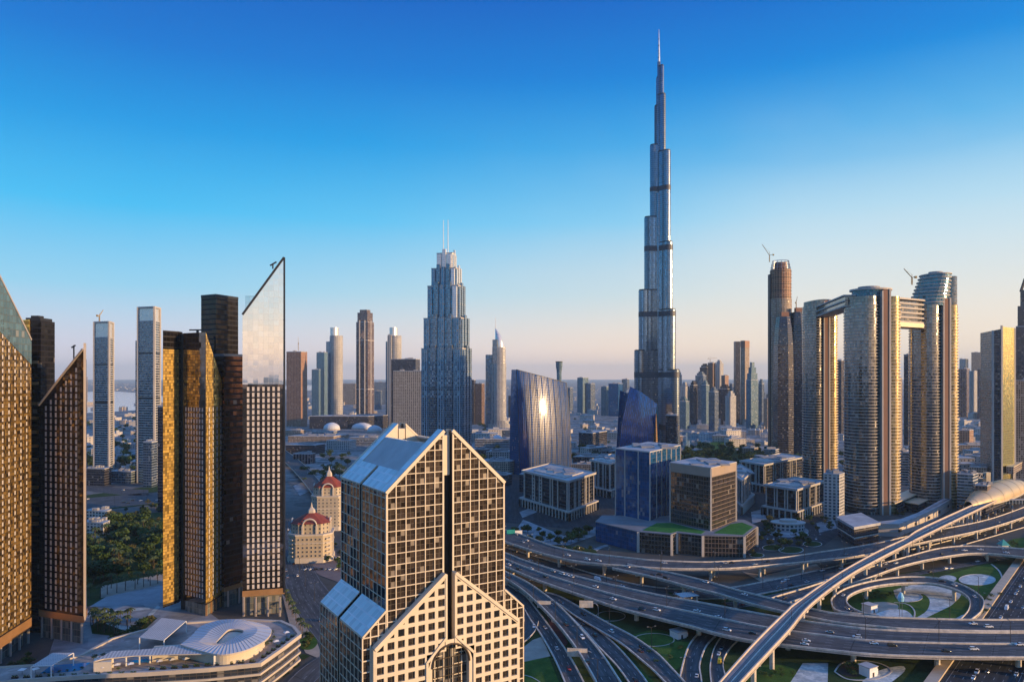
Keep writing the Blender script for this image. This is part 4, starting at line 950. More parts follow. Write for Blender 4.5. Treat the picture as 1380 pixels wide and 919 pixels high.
for i, (u, v) in enumerate(((30, 911), (48, 910), (140, 907), (158, 904), (176, 903), (215, 899), (232, 897), (250, 896), (330, 890), (318, 893), (345, 884), (372, 872), (386, 860))):
    p = P(u, v-3, PZ); p.z = PZ
    if u0 is None:
        u0 = thing('parasol', 'small white parasol on the podium terrace', 'parasol', p, 0, 'white parasols on the podium terrace'); mb = MB(); mb.tube([(0, 0, 0), (0, 0, 2.6)], .06, 6); mb.build('pole', M_dark, u0); mb = MB(); mb.loft([[(x, y, 2.3) for x, y in ((-1.5, -1.5), (1.5, -1.5), (1.5, 1.5), (-1.5, 1.5))], [(x, y, 2.95) for x, y in ((-.05, -.05), (.05, -.05), (.05, .05), (-.05, .05))]]); mb.build('canopy', M_white, u0)
    else: dup(u0, p, rp_.uniform(0, 1))
mb = MB(); iw = [(p.x, p.y) for p in (O[k].lerp(I[k], .22) for k in range(48))]; mb.prism(ccw(iw), PZ, CZ-1.2); mb.build('pavilion_wall', M_cream, pod)
strip_px = [(125, 891), (150, 877), (200, 874), (245, 868), (300, 876), (300, 880), (240, 881), (180, 883), (140, 887)]
mb = MB(); s_ = [pz_(u, v, CZ-1) for u, v in strip_px]; s_ = [Vector((*p, CZ-1)) for p in ccw([(p.x, p.y) for p in s_])]; slab(mb, s_, .5, 0, 1); mb.build('canopy', [M_shade, M_pod], pod)
mb = MB(); q = [pz_(u, v, PZ) for u, v in ((205, 891), (285, 884), (290, 879), (208, 884))]; mb.prism(ccw([(p.x, p.y) for p in q]), PZ, CZ-1.6); mb.build('pavilion_wall', M_cream, pod)
mb = MB(); q = [pz_(u, v, PZ) for u, v in ((288, 896), (311, 893), (312, 883), (289, 885))]; mb.prism(ccw([(p.x, p.y) for p in q]), PZ, PZ+5.5); mb.build('service_room', M_white, pod)
mb = MB(); q = [pz_(u, v, PZ) for u, v in ((126, 906), (150, 905), (151, 899), (127, 900))]; mb.prism(ccw([(p.x, p.y) for p in q]), PZ, PZ+5.0); mb.build('service_room', M_cream, pod)
for i, (u, v) in enumerate(((132, 900), (152, 899), (170, 897), (188, 895), (202, 893))): mb = MB(); p = pz_(u, v, PZ); mb.box(p.x-.25, p.x+.25, p.y-.25, p.y+.25, PZ, CZ-1.2); mb.build('post', M_white, pod)
mb = MB(); q = [pz_(u, v, PZ+.05) for u, v in ((54, 907), (69, 896), (122, 892), (108, 903), (90, 905))]; mb.face([tuple(p) for p in [Vector((x, y, PZ+.06)) for x, y in ccw([(p.x, p.y) for p in q])]]); mb.build('pool', M_pool, pod)
mb = MB(); q = [pz_(u, v, PZ+.05) for u, v in ((173, 893), (180, 889), (200, 887), (202, 892))]; mb.face([tuple(p) for p in [Vector((x, y, PZ+.06)) for x, y in ccw([(p.x, p.y) for p in q])]]); mb.build('pool', M_pool, pod)
for px in (((42, 897), (71, 879), (99, 879), (69, 896)), ((188, 858), (218, 832), (251, 836), (221, 862))):
    mb = MB(); zc = PZ+6.5; q = [pz_(u, v, zc) for u, v in px]; q = [Vector((x, y, zc)) for x, y in ccw([(p.x, p.y) for p in q])]; slab(mb, q, .35, 0, 1)
    for p in q: mb.box(p.x-.2, p.x+.2, p.y-.2, p.y+.2, PZ-.1, zc-.3, 1)
    mb.build('pergola', [M_shade, M_white], pod)

# ------------------------------------------------------------------ cream apartment blocks with red octagonal roofs
M_aptc = plain('apartment_cream', (.46, .38, .27), .8, var=.12, scale=.1); M_aptt = plain('apartment_trim', (.54, .48, .40), .75, var=.1)
M_red = plain('red_roof_tile', (.24, .05, .03), .75, var=.25, scale=.3); M_aptw = facade('apartment_wall', wall=(.46, .39, .29), glass=(.16, .17, .2), bay=4.0, flr=3.4, ww=.34, wh=.5, gm=.4, gr=.15, jit=.02, blind=.15)
M_winapt = plain('apartment_glazing', (.09, .10, .12), .15, .3, var=.2)
wm_apt = window_mesh(1.4, 1.7, M_winapt, M_aptt)
def cream_block(label, uL, uR, vb, ve, vt, rz, front_windows):
    D = GD(vb); s = D/F; w = (uR-uL)*s*.93; dpt = w*.85; x = ((uL+uR)/2-CU)*s
    r = thing('apartment_block', label, 'apartment block', (x, D+w*.5, 0), rz, 'cream apartment blocks with red roofs')
    ze = ZV(ve, D+w*.4); zp = ZV(vt, D+w*.5); h = w/2; d = dpt/2
    ch = h*.38; oc = [(-h+ch, -d), (h-ch, -d), (h, -d+ch), (h, d-ch), (h-ch, d), (-h+ch, d), (-h, d-ch), (-h, -d+ch)]
    mb = MB(); mb.prism(oc, 0, ze-9); mb.build('wall', M_aptc if front_windows else M_aptw, r)
    mb = MB(); mb.prism(inset(oc, 1.05), 0, 4.5); mb.prism(inset(oc, 1.04), ze-10, ze-8.6, mb=True); mb.prism(inset(oc, 1.03), ze*.5, ze*.5+.8, mb=True); mb.build('cornice', M_aptt, r)
    mb = MB(); mb.prism(inset(oc, .84), ze-9, ze); mb.build('upper_storey', M_aptw, r)
    for i in range(8):                                           # arched gables of the attic
        a, b = Vector((*inset(oc, .86)[i], 0)), Vector((*inset(oc, .86)[(i+1) % 8], 0))
        if i % 2: continue
        dn = (b-a).normalized(); nn = Vector((dn.y, -dn.x, 0)); m_ = (a+b)/2+nn*.4; rr = (b-a).length*.30
        mb = MB(); A_ = [m_+dn*rr*math.cos(math.pi*k/10)+Vector((0, 0, ze-1.5+rr*math.sin(math.pi*k/10))) for k in range(11)]; mb.tube(A_, .8, 6)
        for s_ in (-1, 1): mb.box((m_+dn*rr*s_).x-.7, (m_+dn*rr*s_).x+.7, (m_+dn*rr*s_).y-.7, (m_+dn*rr*s_).y+.7, ze-9, ze-1.5)
        mb.build('arched_gable', M_aptt, r)
    mb = MB(); e = inset(oc, .93); apex = inset(oc, .16)
    mb.loft([[(p[0], p[1], ze) for p in e], [(p[0], p[1], ze+(zp-ze)*.62) for p in apex]]); mb.build('roof', M_red, r)
    mb = MB(); mb.loft([[(p[0]*k, p[1]*k, z) for p in apex] for k, z in ((1.1, ze+(zp-ze)*.6), (1.0, ze+(zp-ze)*.8), (.3, zp), (.06, zp+4))]); mb.build('lantern', M_aptt, r)
    if front_windows:
        sp = []
        for i in (7, 0, 1, 2):
            a, b = oc[i], oc[(i+1) % 8]; sp += [s_ for s_ in face_grid(a, b, 5.5, lambda x, y: ze-10, 3.6, 3.5, margin=.5)]
        windows(r, wm_apt, sp)
        for i in (7, 1):
            a, b = Vector((*oc[i], 0)), Vector((*oc[(i+1) % 8], 0)); m_ = (a+b)/2; dn = (b-a).normalized(); nn = Vector((dn.y, -dn.x, 0))
            for k in range(8):
                mb = MB(); mb.bar(m_-dn*2.4+nn*.9+Vector((0, 0, 6+k*3.5)), m_+dn*2.4+nn*.9+Vector((0, 0, 6+k*3.5)), 1.6, .9)
                if 6+k*3.5 < ze-11: mb.build('balcony', M_aptt, r)
    return r
cream_block('nearer cream apartment block with a red octagonal roof and arched gables', 381, 443, 760, 703, 683, R(8), True)
cream_block('farther cream apartment block with a red octagonal roof, behind its twin', 414, 462, 716, 655, 633, R(8), False)
# ------------------------------------------------------------------ facades of the city
FM = dict(
 steel=facade('steel_and_glass', wall=(.20, .235, .28), glass=(.12, .18, .26), bay=2.4, flr=4.0, ww=.66, wh=.84, gm=.85, gr=.13, wm=.5, wr=.32, jit=.012, var=.3, colvar=.75, blind=.02),
 pier=facade('blue_glass_between_piers', wall=(.30, .37, .44), glass=(.07, .17, .27), bay=4.2, flr=3.8, ww=.62, wh=.84, gm=.85, gr=.08, wm=.2, wr=.5, jit=.02, blind=.06),
 whitetop=facade('white_crown_panels', wall=(.88, .86, .82), glass=(.5, .55, .6), bay=3, flr=3.8, ww=.25, wh=.5, gm=.5, gr=.15, wr=.35, jit=.01, blind=0),
 skyglass=facade('sky_blue_glass', wall=(.20, .24, .28), glass=(.12, .19, .27), bay=3.0, flr=3.8, ww=.9, wh=.74, gm=.85, gr=.08, jit=.02, blind=.04),
 banded=facade('banded_glass', wall=(.40, .40, .40), glass=(.11, .16, .20), bay=3.6, flr=3.7, ww=.97, wh=.62, gm=.8, gr=.09, jit=.015, blind=.08),
 whiteres=facade('white_apartment_front', wall=(.50, .48, .45), glass=(.09, .13, .18), bay=4.4, flr=3.5, ww=.6, wh=.62, gm=.6, gr=.12, jit=.02, blind=.12),
 bluebox=facade('deep_blue_glass', wall=(.03, .07, .14), glass=(.008, .095, .25), bay=2.8, flr=3.8, ww=.94, wh=.9, gm=.35, gr=.06, jit=.015, var=.3, blind=.02),
 teal=facade('teal_glass', wall=(.18, .26, .31), glass=(.05, .15, .21), bay=3.2, flr=3.6, ww=.78, wh=.66, gm=.7, gr=.1, jit=.02, blind=.06),
 beige=facade('beige_grid_front', wall=(.50, .40, .30), glass=(.08, .07, .06), bay=5.2, flr=3.9, ww=.52, wh=.6, gm=.4, gr=.15, jit=.02, blind=.1),
 brown=facade('brown_stone_front', wall=(.20, .125, .085), glass=(.09, .08, .075), bay=3.4, flr=3.7, ww=.55, wh=.65, gm=.6, gr=.12, jit=.02),
 plum=facade('plum_glass_front', wall=(.20, .155, .155), glass=(.06, .05, .06), bay=6.0, flr=3.7, ww=.58, wh=.95, gm=.7, gr=.1, jit=.02),
 dark=facade('dark_glass_front', wall=(.065, .06, .07), glass=(.07, .075, .095), bay=3.0, flr=3.7, ww=.92, wh=.62, gm=.8, gr=.08, jit=.02, blind=.05),
 raw=facade('unfinished_concrete', wall=(.38, .22, .14), glass=(.10, .055, .035), bay=5.5, flr=3.9, ww=.62, wh=.6, gm=0, gr=.7, jit=0, var=.5, blind=.1),
 tan=facade('tan_tower_front', wall=(.36, .29, .23), glass=(.16, .12, .09), bay=3.2, flr=3.7, ww=.6, wh=.7, gm=.6, gr=.15, jit=.03),
 officeblack=facade('office_black_glass', wall=(.045, .045, .05), glass=(.05, .055, .065), bay=3.0, flr=4.1, ww=.97, wh=.72, gm=.7, gr=.07, jit=.015, blind=.05),
 browngrid=facade('brown_grid_glass', wall=(.17, .13, .105), glass=(.10, .095, .09), bay=3.0, flr=4.0, ww=.88, wh=.86, gm=.8, gr=.06, jit=.012, var=.3, blind=.02),
 bsky=facade('boulevard_sky_tinted_glass', wall=(.008, .014, .03), glass=(.003, .055, .22), bay=2.8, flr=4.0, ww=.84, wh=.95, gm=.12, gr=.055, wr=.3, jit=.004, var=.2, blind=0, spec=.9),  # blue of the mirrored sky is put into the base colour
 bsky2=facade('bowed_sky_tinted_glass', wall=(.008, .014, .03), glass=(.003, .075, .30), bay=2.8, flr=4.0, ww=.84, wh=.95, gm=.25, gr=.05, wr=.3, jit=.006, var=.35, blind=0, spec=.45, wob=.05, wobs=.05),  # mirrored-sky blue painted into the glass here too
 curve=facade('oval_tower_glass', wall=(.20, .17, .15), glass=(.16, .17, .18), bay=1.9, flr=3.75, ww=.95, wh=.9, gm=.9, gr=.1, jit=.012, var=.3, blind=.04),
 curvesun=facade('oval_tower_sunlit_glass', wall=(.34, .26, .15), glass=(.52, .38, .17), bay=1.9, flr=3.75, ww=.9, wh=.8, gm=.6, gr=.2, jit=.03, var=.4, blind=.05),  # sunlight on the right-hand lobes is put into this gold colour
)
M_roof = plain('pale_roof', (.42, .42, .42), .8, var=.3, scale=.08); M_roofd = plain('grey_roof', (.22, .22, .23), .85, var=.25, scale=.08); M_plant = plain('roof_plant_grey', (.30, .30, .31), .7, var=.2)
M_silver = plain('silver_crown', (.72, .70, .66), .3, .6, var=.06); M_stone = plain('cream_stone', (.52, .47, .41), .75, var=.12, scale=.06); M_redpier = plain('terracotta_pier', (.30, .15, .09), .6, var=.12, scale=.05)
M_goldslab = plain('balcony_slab', (.70, .57, .37), .45, .1, var=.1, scale=.1); M_crane = plain('crane_yellow', (.35, .24, .08), .6, var=.1)
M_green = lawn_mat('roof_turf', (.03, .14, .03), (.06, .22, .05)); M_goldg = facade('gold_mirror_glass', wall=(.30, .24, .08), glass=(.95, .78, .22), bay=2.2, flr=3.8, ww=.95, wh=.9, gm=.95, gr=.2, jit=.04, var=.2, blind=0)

def clutter(root, poly, z, n, seed, hmax=3.5):
    """plant boxes on a flat roof, one mesh part each"""
    rnd = random.Random(seed); xs_ = [p[0] for p in poly]; ys_ = [p[1] for p in poly]
    cx, cy_ = sum(xs_)/len(xs_), sum(ys_)/len(ys_); w, d = (max(xs_)-min(xs_))*.3, (max(ys_)-min(ys_))*.3
    for i in range(n):
        x, y = cx+rnd.uniform(-w, w)*.8, cy_+rnd.uniform(-d, d)*.8; a, b = rnd.uniform(.1, .3)*w+.8, rnd.uniform(.1, .3)*d+.8; h = rnd.uniform(.35, 1)*hmax
        mb = MB(); mb.box(x-a, x+a, y-b, y+b, z-.2, z+h); mb.build('plant_room', M_plant, root)
def tower(label, pts, vt, mat, name='tower', cat='tower', group=None, back=None, parapet=1.2, roof=None, plant=2, z0=0.0, vD=None, top=None, base=None):
    """pts: surveyed corners (u, distance) from left to right; vt: row of the roof edge at the nearest corner"""
    ft = foot(pts, back); c = centre(ft); r_ = rel(ft, c); D = min(d for u, d in pts) if vD is None else vD
    zt_ = ZV(vt, D); r = thing(name, label, cat, c, 0, group)
    mb = MB(); mb.prism(r_, z0, zt_); mb.build('wall', FM[mat] if isinstance(mat, str) else mat, r)
    if parapet:
        mb = MB(); mb.prism(shift(r_, .25), zt_-.4, zt_+parapet, mb=True); mb.build('roof', roof or M_roof, r)
    clutter(r, r_, zt_+parapet, plant, hash(label) % 999 if False else sum(map(ord, label)), 4.0)
    r['top_z'] = zt_+parapet; return r, r_, zt_
def box_t(label, u0, u1, vt, D, mat, dep=None, rot=.25, **kw):
    """a slab facing the viewer with its right-hand side turned a little into view"""
    w = (u1-u0)*D/F; dep = dep or w*.8; s_ = dep*.35
    um = u0+(u1-u0)*(1-rot); return tower(label, [(u0, D+w*.18), (um, D), (u1, D+dep*.6)], vt, mat, **kw)
def crane(label, root_xyz, h, jib, az, up=.9, light=False):
    r = thing('tower_crane', label, 'crane', root_xyz); t_ = 1.3
    mb = MB()
    for sx in (-1, 1):
        for sy in (-1, 1): mb.bar((sx*t_*.5, sy*t_*.5, -2), (sx*t_*.5, sy*t_*.5, h), .35)
    for k in range(int(h/3)): mb.bar((-t_*.5, -t_*.5, k*3), (t_*.5, -t_*.5, k*3+3), .22); mb.bar((t_*.5, t_*.5, k*3), (-t_*.5, t_*.5, k*3+3), .22)
    mb.build('mast', M_crane, r); mb = MB(); d = Vector((math.cos(az), math.sin(az), up)).normalized(); b0 = Vector((0, 0, h)); mb.bar(b0, b0+d*jib, .8, .9); mb.build('jib', M_crane, r)
    mb = MB(); d2 = Vector((-d.x, -d.y, .1)).normalized(); mb.bar(b0, b0+d2*jib*.3, .9, .7); mb.box((b0+d2*jib*.3).x-1.3, (b0+d2*jib*.3).x+1.3, (b0+d2*jib*.3).y-1.3, (b0+d2*jib*.3).y+1.3, h-1.5, h+1.5); mb.build('counter_jib', M_crane, r)
    mb = MB(); mb.bar(b0+Vector((0, 0, 0)), b0+Vector((0, 0, jib*.25)), .5); mb.bar(b0+Vector((0, 0, jib*.25)), b0+d*jib*.8, .2); mb.build('tie', M_crane, r)
    return r

M_band = plain('mechanical_louvre', (.075, .08, .095), .5, .2, var=.1)
# ------------------------------------------------------------------ the very tall stepped spire tower
D = 1406.0; s = D/F; bk = thing('skyscraper', 'immensely tall stepped silver tower tapering to a needle spire', 'skyscraper', PD(888, D))
def stadium(cx, cy, ang, L, w):
    """lobe of width 2w from the centre to a rounded tip at distance L"""
    d = Vector((math.cos(ang), math.sin(ang), 0)); n = Vector((-d.y, d.x, 0)); t_ = Vector((cx, cy, 0))+d*(L-w)
    pts = [Vector((cx, cy, 0))-n*w, t_-n*w]+[t_+d*w*math.sin(a)-n*w*math.cos(a) for a in [math.pi*k/10 for k in range(1, 10)]]+[t_+n*w, Vector((cx, cy, 0))+n*w]
    return [(p.x, p.y) for p in pts]
aL, aR, aB = R(184), R(-50), R(68)
def zb(v): return ZV(v, D)
tiers = [(aL, [(48, 473, 11), (39.5, 392, 10.5), (28.5, 294, 9.5), (17.5, 197, 7.5), (9, 144, 4.6), (5.6, 106, 3.4)]),
         (aR, [(33.5, 499, 10.5), (27.5, 419, 10), (23.0, 329, 9.0), (19.6, 207, 7.8), (11.6, 130, 5.0), (8.4, 91, 3.4)]),
         (aB, [(46, 440, 11), (40, 350, 10), (28, 262, 9), (16, 170, 7), (9, 118, 4.4)])]
for ang, tl in tiers:
    for L, v, w in tl:
        k = abs(math.cos(ang)) if ang != aB else 1.0
        LL = max((L-w)/max(k, .6)+w, w+.5); st = stadium(0, 0, ang, LL, w)
        mb = MB(); mb.prism(st, 0, zb(v)); mb.build('wing_tier', FM['steel'], bk)
        mb = MB(); mb.prism(shift(st, -.8), zb(v), zb(v)+2.2); mb.build('terrace', M_dark, bk)
for v, hh in ((256, 9), (336, 10), (424, 10), (505, 10), (575, 10)):
    for ang, tl in tiers:
        ok = [t_ for t_ in tl if t_[1] < v-3]
        if not ok or ang == aB: continue
        L, vv, w = ok[0]; LL = (L-w)/abs(math.cos(ang))+w; mb = MB(); mb.prism(stadium(0, 0, ang, LL+.25, w+.25), zb(v)-hh/2, zb(v)+hh/2, mb=True); mb.build('dark_band', M_band, bk)
hexa = lambda r: [(r*math.cos(R(60*k+12)), r*math.sin(R(60*k+12))) for k in range(6)]
for r_, v in ((12.5, 262), (8.2, 169), (5.2, 112), (3.4, 84)): mb = MB(); mb.prism(hexa(r_), 0, zb(v)); mb.build('core', FM['steel'], bk)
mb = MB(); mb.tube([(0, 0, zb(90)), (0, 0, zb(70)), (0, 0, zb(55)), (0, 0, zb(40))], 2.4, 10, r1=.35); mb.build('spire', M_silver, bk)
pbk, _, _ = tower('dark glass annex at the foot of the tallest tower', [(897, 1330), (912, 1322), (914, 1350)], 560, 'dark')

# ------------------------------------------------------------------ stepped tower with twin needle masts
D = 1231.0; s = D/F; c = PD(601.5, D+20); bt = thing('skyscraper', 'stepped blue-grey hotel tower crowned by two thin white masts', 'skyscraper', c, R(-16))
lev = [(569, 634.5, 470), (572, 631.5, 429), (577, 626, 385), (582, 621, 361), (589, 614, 340)]
for i, (a, b, v) in enumerate(lev):
    w = (b-a)*s*.90; d = w*.62; h = ZV(v, D); z0 = 0 if i == 0 else ZV(lev[i-1][2], D)-2; x0 = ((a+b)/2-601.5)*s
    mb = MB(); mb.box(x0-w/2, x0+w/2, -d/2, d/2, z0, h); mb.build('tier', FM['pier'] if i < 4 else FM['whitetop'], bt)
    n = 5 if i < 4 else 3
    for k in range(n):                                           # organ-pipe bays on the front and the right side
        xx = x0-w/2+w*(k+.5)/n; bw = w/n*.33; mb = MB(); hh = h+(7 if k % 2 else 2.5)-(0 if k not in (0, n-1) else 4); mb.box(xx-bw, xx+bw, -d/2-2.4, -d/2+.5, z0, hh); mb.build('bay', FM['whitetop'] if i == 4 or (i > 1 and k == n-1) else FM['skyglass'] if k % 2 else FM['pier'], bt)  # white right-hand bays put the sunlit side into the colour
        if k < 3: yy = -d/2+d*(k+.5)/3; mb = MB(); mb.box(x0+w/2-.5, x0+w/2+2.0, yy-d/9, yy+d/9, z0, hh-1); mb.build('bay', M_silver if i > 2 else FM['pier'], bt)  # upper side bays in silver, painting the sunlit flank
    mb = MB(); mb.box(x0-w/2-.3, x0+w/2+.3, -d/2-.3, d/2+.3, h-.5, h+1.2); mb.build('parapet', M_stone, bt)
mb = MB(); mb.box(-3, 14, -9.5, 8, ZV(395, D), ZV(341, D)); mb.build('crown', M_silver, bt)
for u in (598.5, 605.2): mb = MB(); x = (u-601.5)*s; mb.tube([(x, -4, ZV(342, D)), (x, -4, ZV(294, D))], .75, 6, r1=.35); mb.build('mast', M_white, bt)

# ------------------------------------------------------------------ hotel with a sail-shaped crown
D = 2150.0; s = D/F; c = PD(669, D); at = thing('skyscraper', 'pale hotel tower with a white sail-shaped crown and thin mast, centre distance', 'skyscraper', c, R(-14))
W1 = [(p[0]*s, p[1]*s) for p in stadium(0, 0, 0, 1, 1)] if False else None
def el_(a, b, n=28, x=0, y=0): return [(x+a*math.cos(2*math.pi*k/n), y+b*math.sin(2*math.pi*k/n)) for k in range(n)]
mb = MB(); mb.prism(el_(10.5*s, 8*s, x=3*s), 0, ZV(490, D)); mb.build('tier', FM['whiteres'], at)
mb = MB(); mb.prism(el_(9.2*s, 7*s, x=3.5*s), ZV(490, D), ZV(468, D)); mb.build('tier', FM['whiteres'], at)
mb = MB(); mb.box(-14*s, -5*s, -4*s, 6*s, 0, ZV(478, D)); mb.build('side_wing', FM['skyglass'], at)
mb = MB(); mb.box(-3.5*s, 3*s, -7.4*s, 4*s, 0, ZV(458, D)); mb.build('bay', FM['banded'], at)
mb = MB(); ring = []
for k in range(9):
    f = k/8; ring.append([(x, y, ZV(468, D)+(ZV(443, D)-ZV(468, D))*f) for x, y in el_(9.0*s*(1-f*f*.95)*.62+.6, 5.5*s*(1-f*f*.9)+.5, 16, x=(-1.0+5.0*(1-f*f))*s*1.0, y=0)])
mb.loft(ring); mb.build('sail_crown', M_silver, at)
mb = MB(); mb.tube([(-1.2*s, 0, ZV(450, D)), (-1.2*s, 0, ZV(428, D))], 1.2, 6, r1=.5); mb.build('mast', M_white, at)
for k in range(4): mb = MB(); mb.prism(el_((19-3*k)*s, (12-2*k)*s, x=4*s), 0, ZV(581-5-5*k, D)); mb.build('podium', FM['whiteres'], at)

# ------------------------------------------------------------------ blue curved twin office towers
def curved_tower(label, left, right, top, D0, rz_w, bulge, lean, dep, rib):
    """front skin through surveyed edge rows; left/right: [(v,u)] edges; leaning back with height"""
    pass
# nearer one, sun mirrored in its front
uL0, uR0, DL, DR = 700.0, 769.5, 1190.0, 1251.0
A, B = PD(uL0, DL), PD(uR0, DR); c = (A+B)/2; w = (B-A).length; ang = math.atan2(B.y-A.y, B.x-A.x)
bp = thing('office_tower', 'curved deep-blue glass tower with slanting top, the low sun mirrored in it', 'office tower', (c.x, c.y, 0), ang)
zl, zr = ZV(498, 1205), ZV(516, 1245); nx, nz = 30, 18
def skin(t_, f, back=0.0):
    x = -w/2+w*t_; ztop = zl+(zr-zl)*t_; z = ztop*f
    k = 1-0.075*(z/170)**2*(1 if t_ < .5 else .35); x = x*k+ (w*.01 if False else 0)
    bul = 4.0*(1-(2*t_-1)**2); return Vector((x, -bul+.00049*z*z+back, z))
mb = MB(); fin = MB()
for i in range(nx):
    for j in range(nz):
        q = [skin(i/nx, j/nz), skin((i+1)/nx, j/nz), skin((i+1)/nx, (j+1)/nz), skin(i/nx, (j+1)/nz)]
        mb.face(q, [(w*i/nx, q[0].z), (w*(i+1)/nx, q[1].z), (w*(i+1)/nx, q[2].z), (w*i/nx, q[3].z)])
mb.build('glazed_skin', FM['bsky'], bp, smooth=True, weld=True)
for i in range(nx+1):
    for j in range(0, nz, 3): fin.bar(skin(i/nx, j/nz)+Vector((0, -.25, 0)), skin(i/nx, (j+3)/nz)+Vector((0, -.25, 0)), .22, .5, up=(1, 0, 0))
fin.build('fins', M_dark, bp)
dp = 34.0; mb = MB()
for j in range(nz):
    for t_, fl in ((0, 1), (1, 0)):
        a0, a1 = skin(t_, j/nz), skin(t_, (j+1)/nz); b0, b1 = Vector((a0.x*.93, dp, a0.z)), Vector((a1.x*.93, dp, a1.z))
        q = [b0, a0, a1, b1] if fl else [a0, b0, b1, a1]; mb.face(q, [(0, q[0].z), (dp, q[1].z), (dp, q[2].z), (0, q[3].z)])
bl, br = Vector((-w*.46, dp, 0)), Vector((w*.46, dp, 0)); mb.face([br, bl, Vector((skin(0, 1).x*.93, dp, zl)), Vector((skin(1, 1).x*.93, dp, zr))], [(0, 0), (w, 0), (w, zl), (0, zr)])
mb.face([skin(i/nx, 1)-Vector((0, 0, 1)) for i in range(nx+1)]+[Vector((skin(1, 1).x*.93, dp, zr-1)), Vector((skin(0, 1).x*.93, dp, zl-1))]); mb.build('side_wall', FM['bluebox'], bp)
rim = MB()
for i in range(nx): rim.bar(skin(i/nx, 1), skin((i+1)/nx, 1), .8, .8)
for t_ in (0, 1):
    for j in range(nz): rim.bar(skin(t_, j/nz), skin(t_, (j+1)/nz), .9, .9, up=(1, 0, 0))
rim.build('edge_trim', M_dark, bp)
# the farther one, seen half side-on
D = 1330.0; s = D/F; c = PD(863, D+15); b2 = thing('office_tower', 'blue curved glass tower with a bowed top and tan slatted side, below the tallest tower', 'office tower', c)
Ls = [(0, 833), (.25, 833.3), (.5, 835.5), (.75, 841.5), (.9, 846), (1, 848.5)]; Rs = [(0, 880), (.25, 880.5), (.5, 882), (.75, 884.5), (.9, 886), (1, 887)]
def ip(tb, f):
    for (a, x), (b, y) in zip(tb, tb[1:]):
        if f <= b: return x+(y-x)*(f-a)/(b-a)
    return tb[-1][1]
zLb, zRb = ZV(521, D), ZV(545, D)
def sk2(t_, f):
    zt_ = zLb+(zRb-zLb)*t_+6*math.sin(math.pi*t_)*.5; z = zt_*f; u = ip(Ls, f)*(1-t_)+ip(Rs, f)*t_; return Vector(((u-863)*s, -8+22*(t_-.5)*.9+.0007*z*z, z))
mb = MB(); nx2, nz2 = 18, 16
for i in range(nx2):
    for j in range(nz2):
        q = [sk2(i/nx2, j/nz2), sk2((i+1)/nx2, j/nz2), sk2((i+1)/nx2, (j+1)/nz2), sk2(i/nx2, (j+1)/nz2)]; mb.face(q, [(64*i/nx2, q[0].z), (64*(i+1)/nx2, q[1].z), (64*(i+1)/nx2, q[2].z), (64*i/nx2, q[3].z)])
mb.build('glazed_skin', FM['bsky2'], b2, smooth=True, weld=True)
fin = MB()
for i in range(nx2+1):
    for j in range(0, nz2, 4): fin.bar(sk2(i/nx2, j/nz2)+Vector((0, -.25, 0)), sk2(i/nx2, (j+4)/nz2)+Vector((0, -.25, 0)), .25, .5, up=(1, 0, 0))
fin.build('fins', M_dark, b2)
bk_ = [Vector(((892-863)*s*(1-.12*f*f), 34, zRb*.98*f)) for f in [k/10 for k in range(11)]]
M_slat = facade('tan_slats', wall=(.42, .27, .15), glass=(.10, .06, .04), bay=40, flr=3.6, ww=1, wh=.35, gm=0, gr=.5, jit=0, var=.1, blind=0)
mb = MB()
for k in range(10):
    a0, a1 = sk2(1, k/10), sk2(1, (k+1)/10); q = [a0, bk_[k], bk_[k+1], a1]; mb.face(q, [(0, q[0].z), (30, q[1].z), (30, q[2].z), (0, q[3].z)])
mb.build('slatted_side', M_slat, b2)
mb = MB()
for k in range(10): mb.bar(bk_[k]+Vector((2, 1, 0)), bk_[k+1]+Vector((2, 1, 0)), 3.4, 3, up=(1, 0, 0))
mb.build('edge_fin', FM['bluebox'], b2)
mb = MB(); mb.face([sk2(i/nx2, 1) for i in range(nx2+1)]+[bk_[10], Vector((sk2(0, 1).x, 30, zLb*.97))]); q0 = sk2(0, 0); mb.face([Vector((bk_[0].x, 36, 0)), Vector((q0.x, 36, 0)), Vector((q0.x+8, 36, zLb*.95)), Vector((bk_[10].x, 36, zRb*.95))])
mb.face([Vector((q0.x, 36, 0)), q0, sk2(0, 1), Vector((sk2(0, 1).x, 36, zLb*.95))]); mb.build('rear_wall', FM['bluebox'], b2)

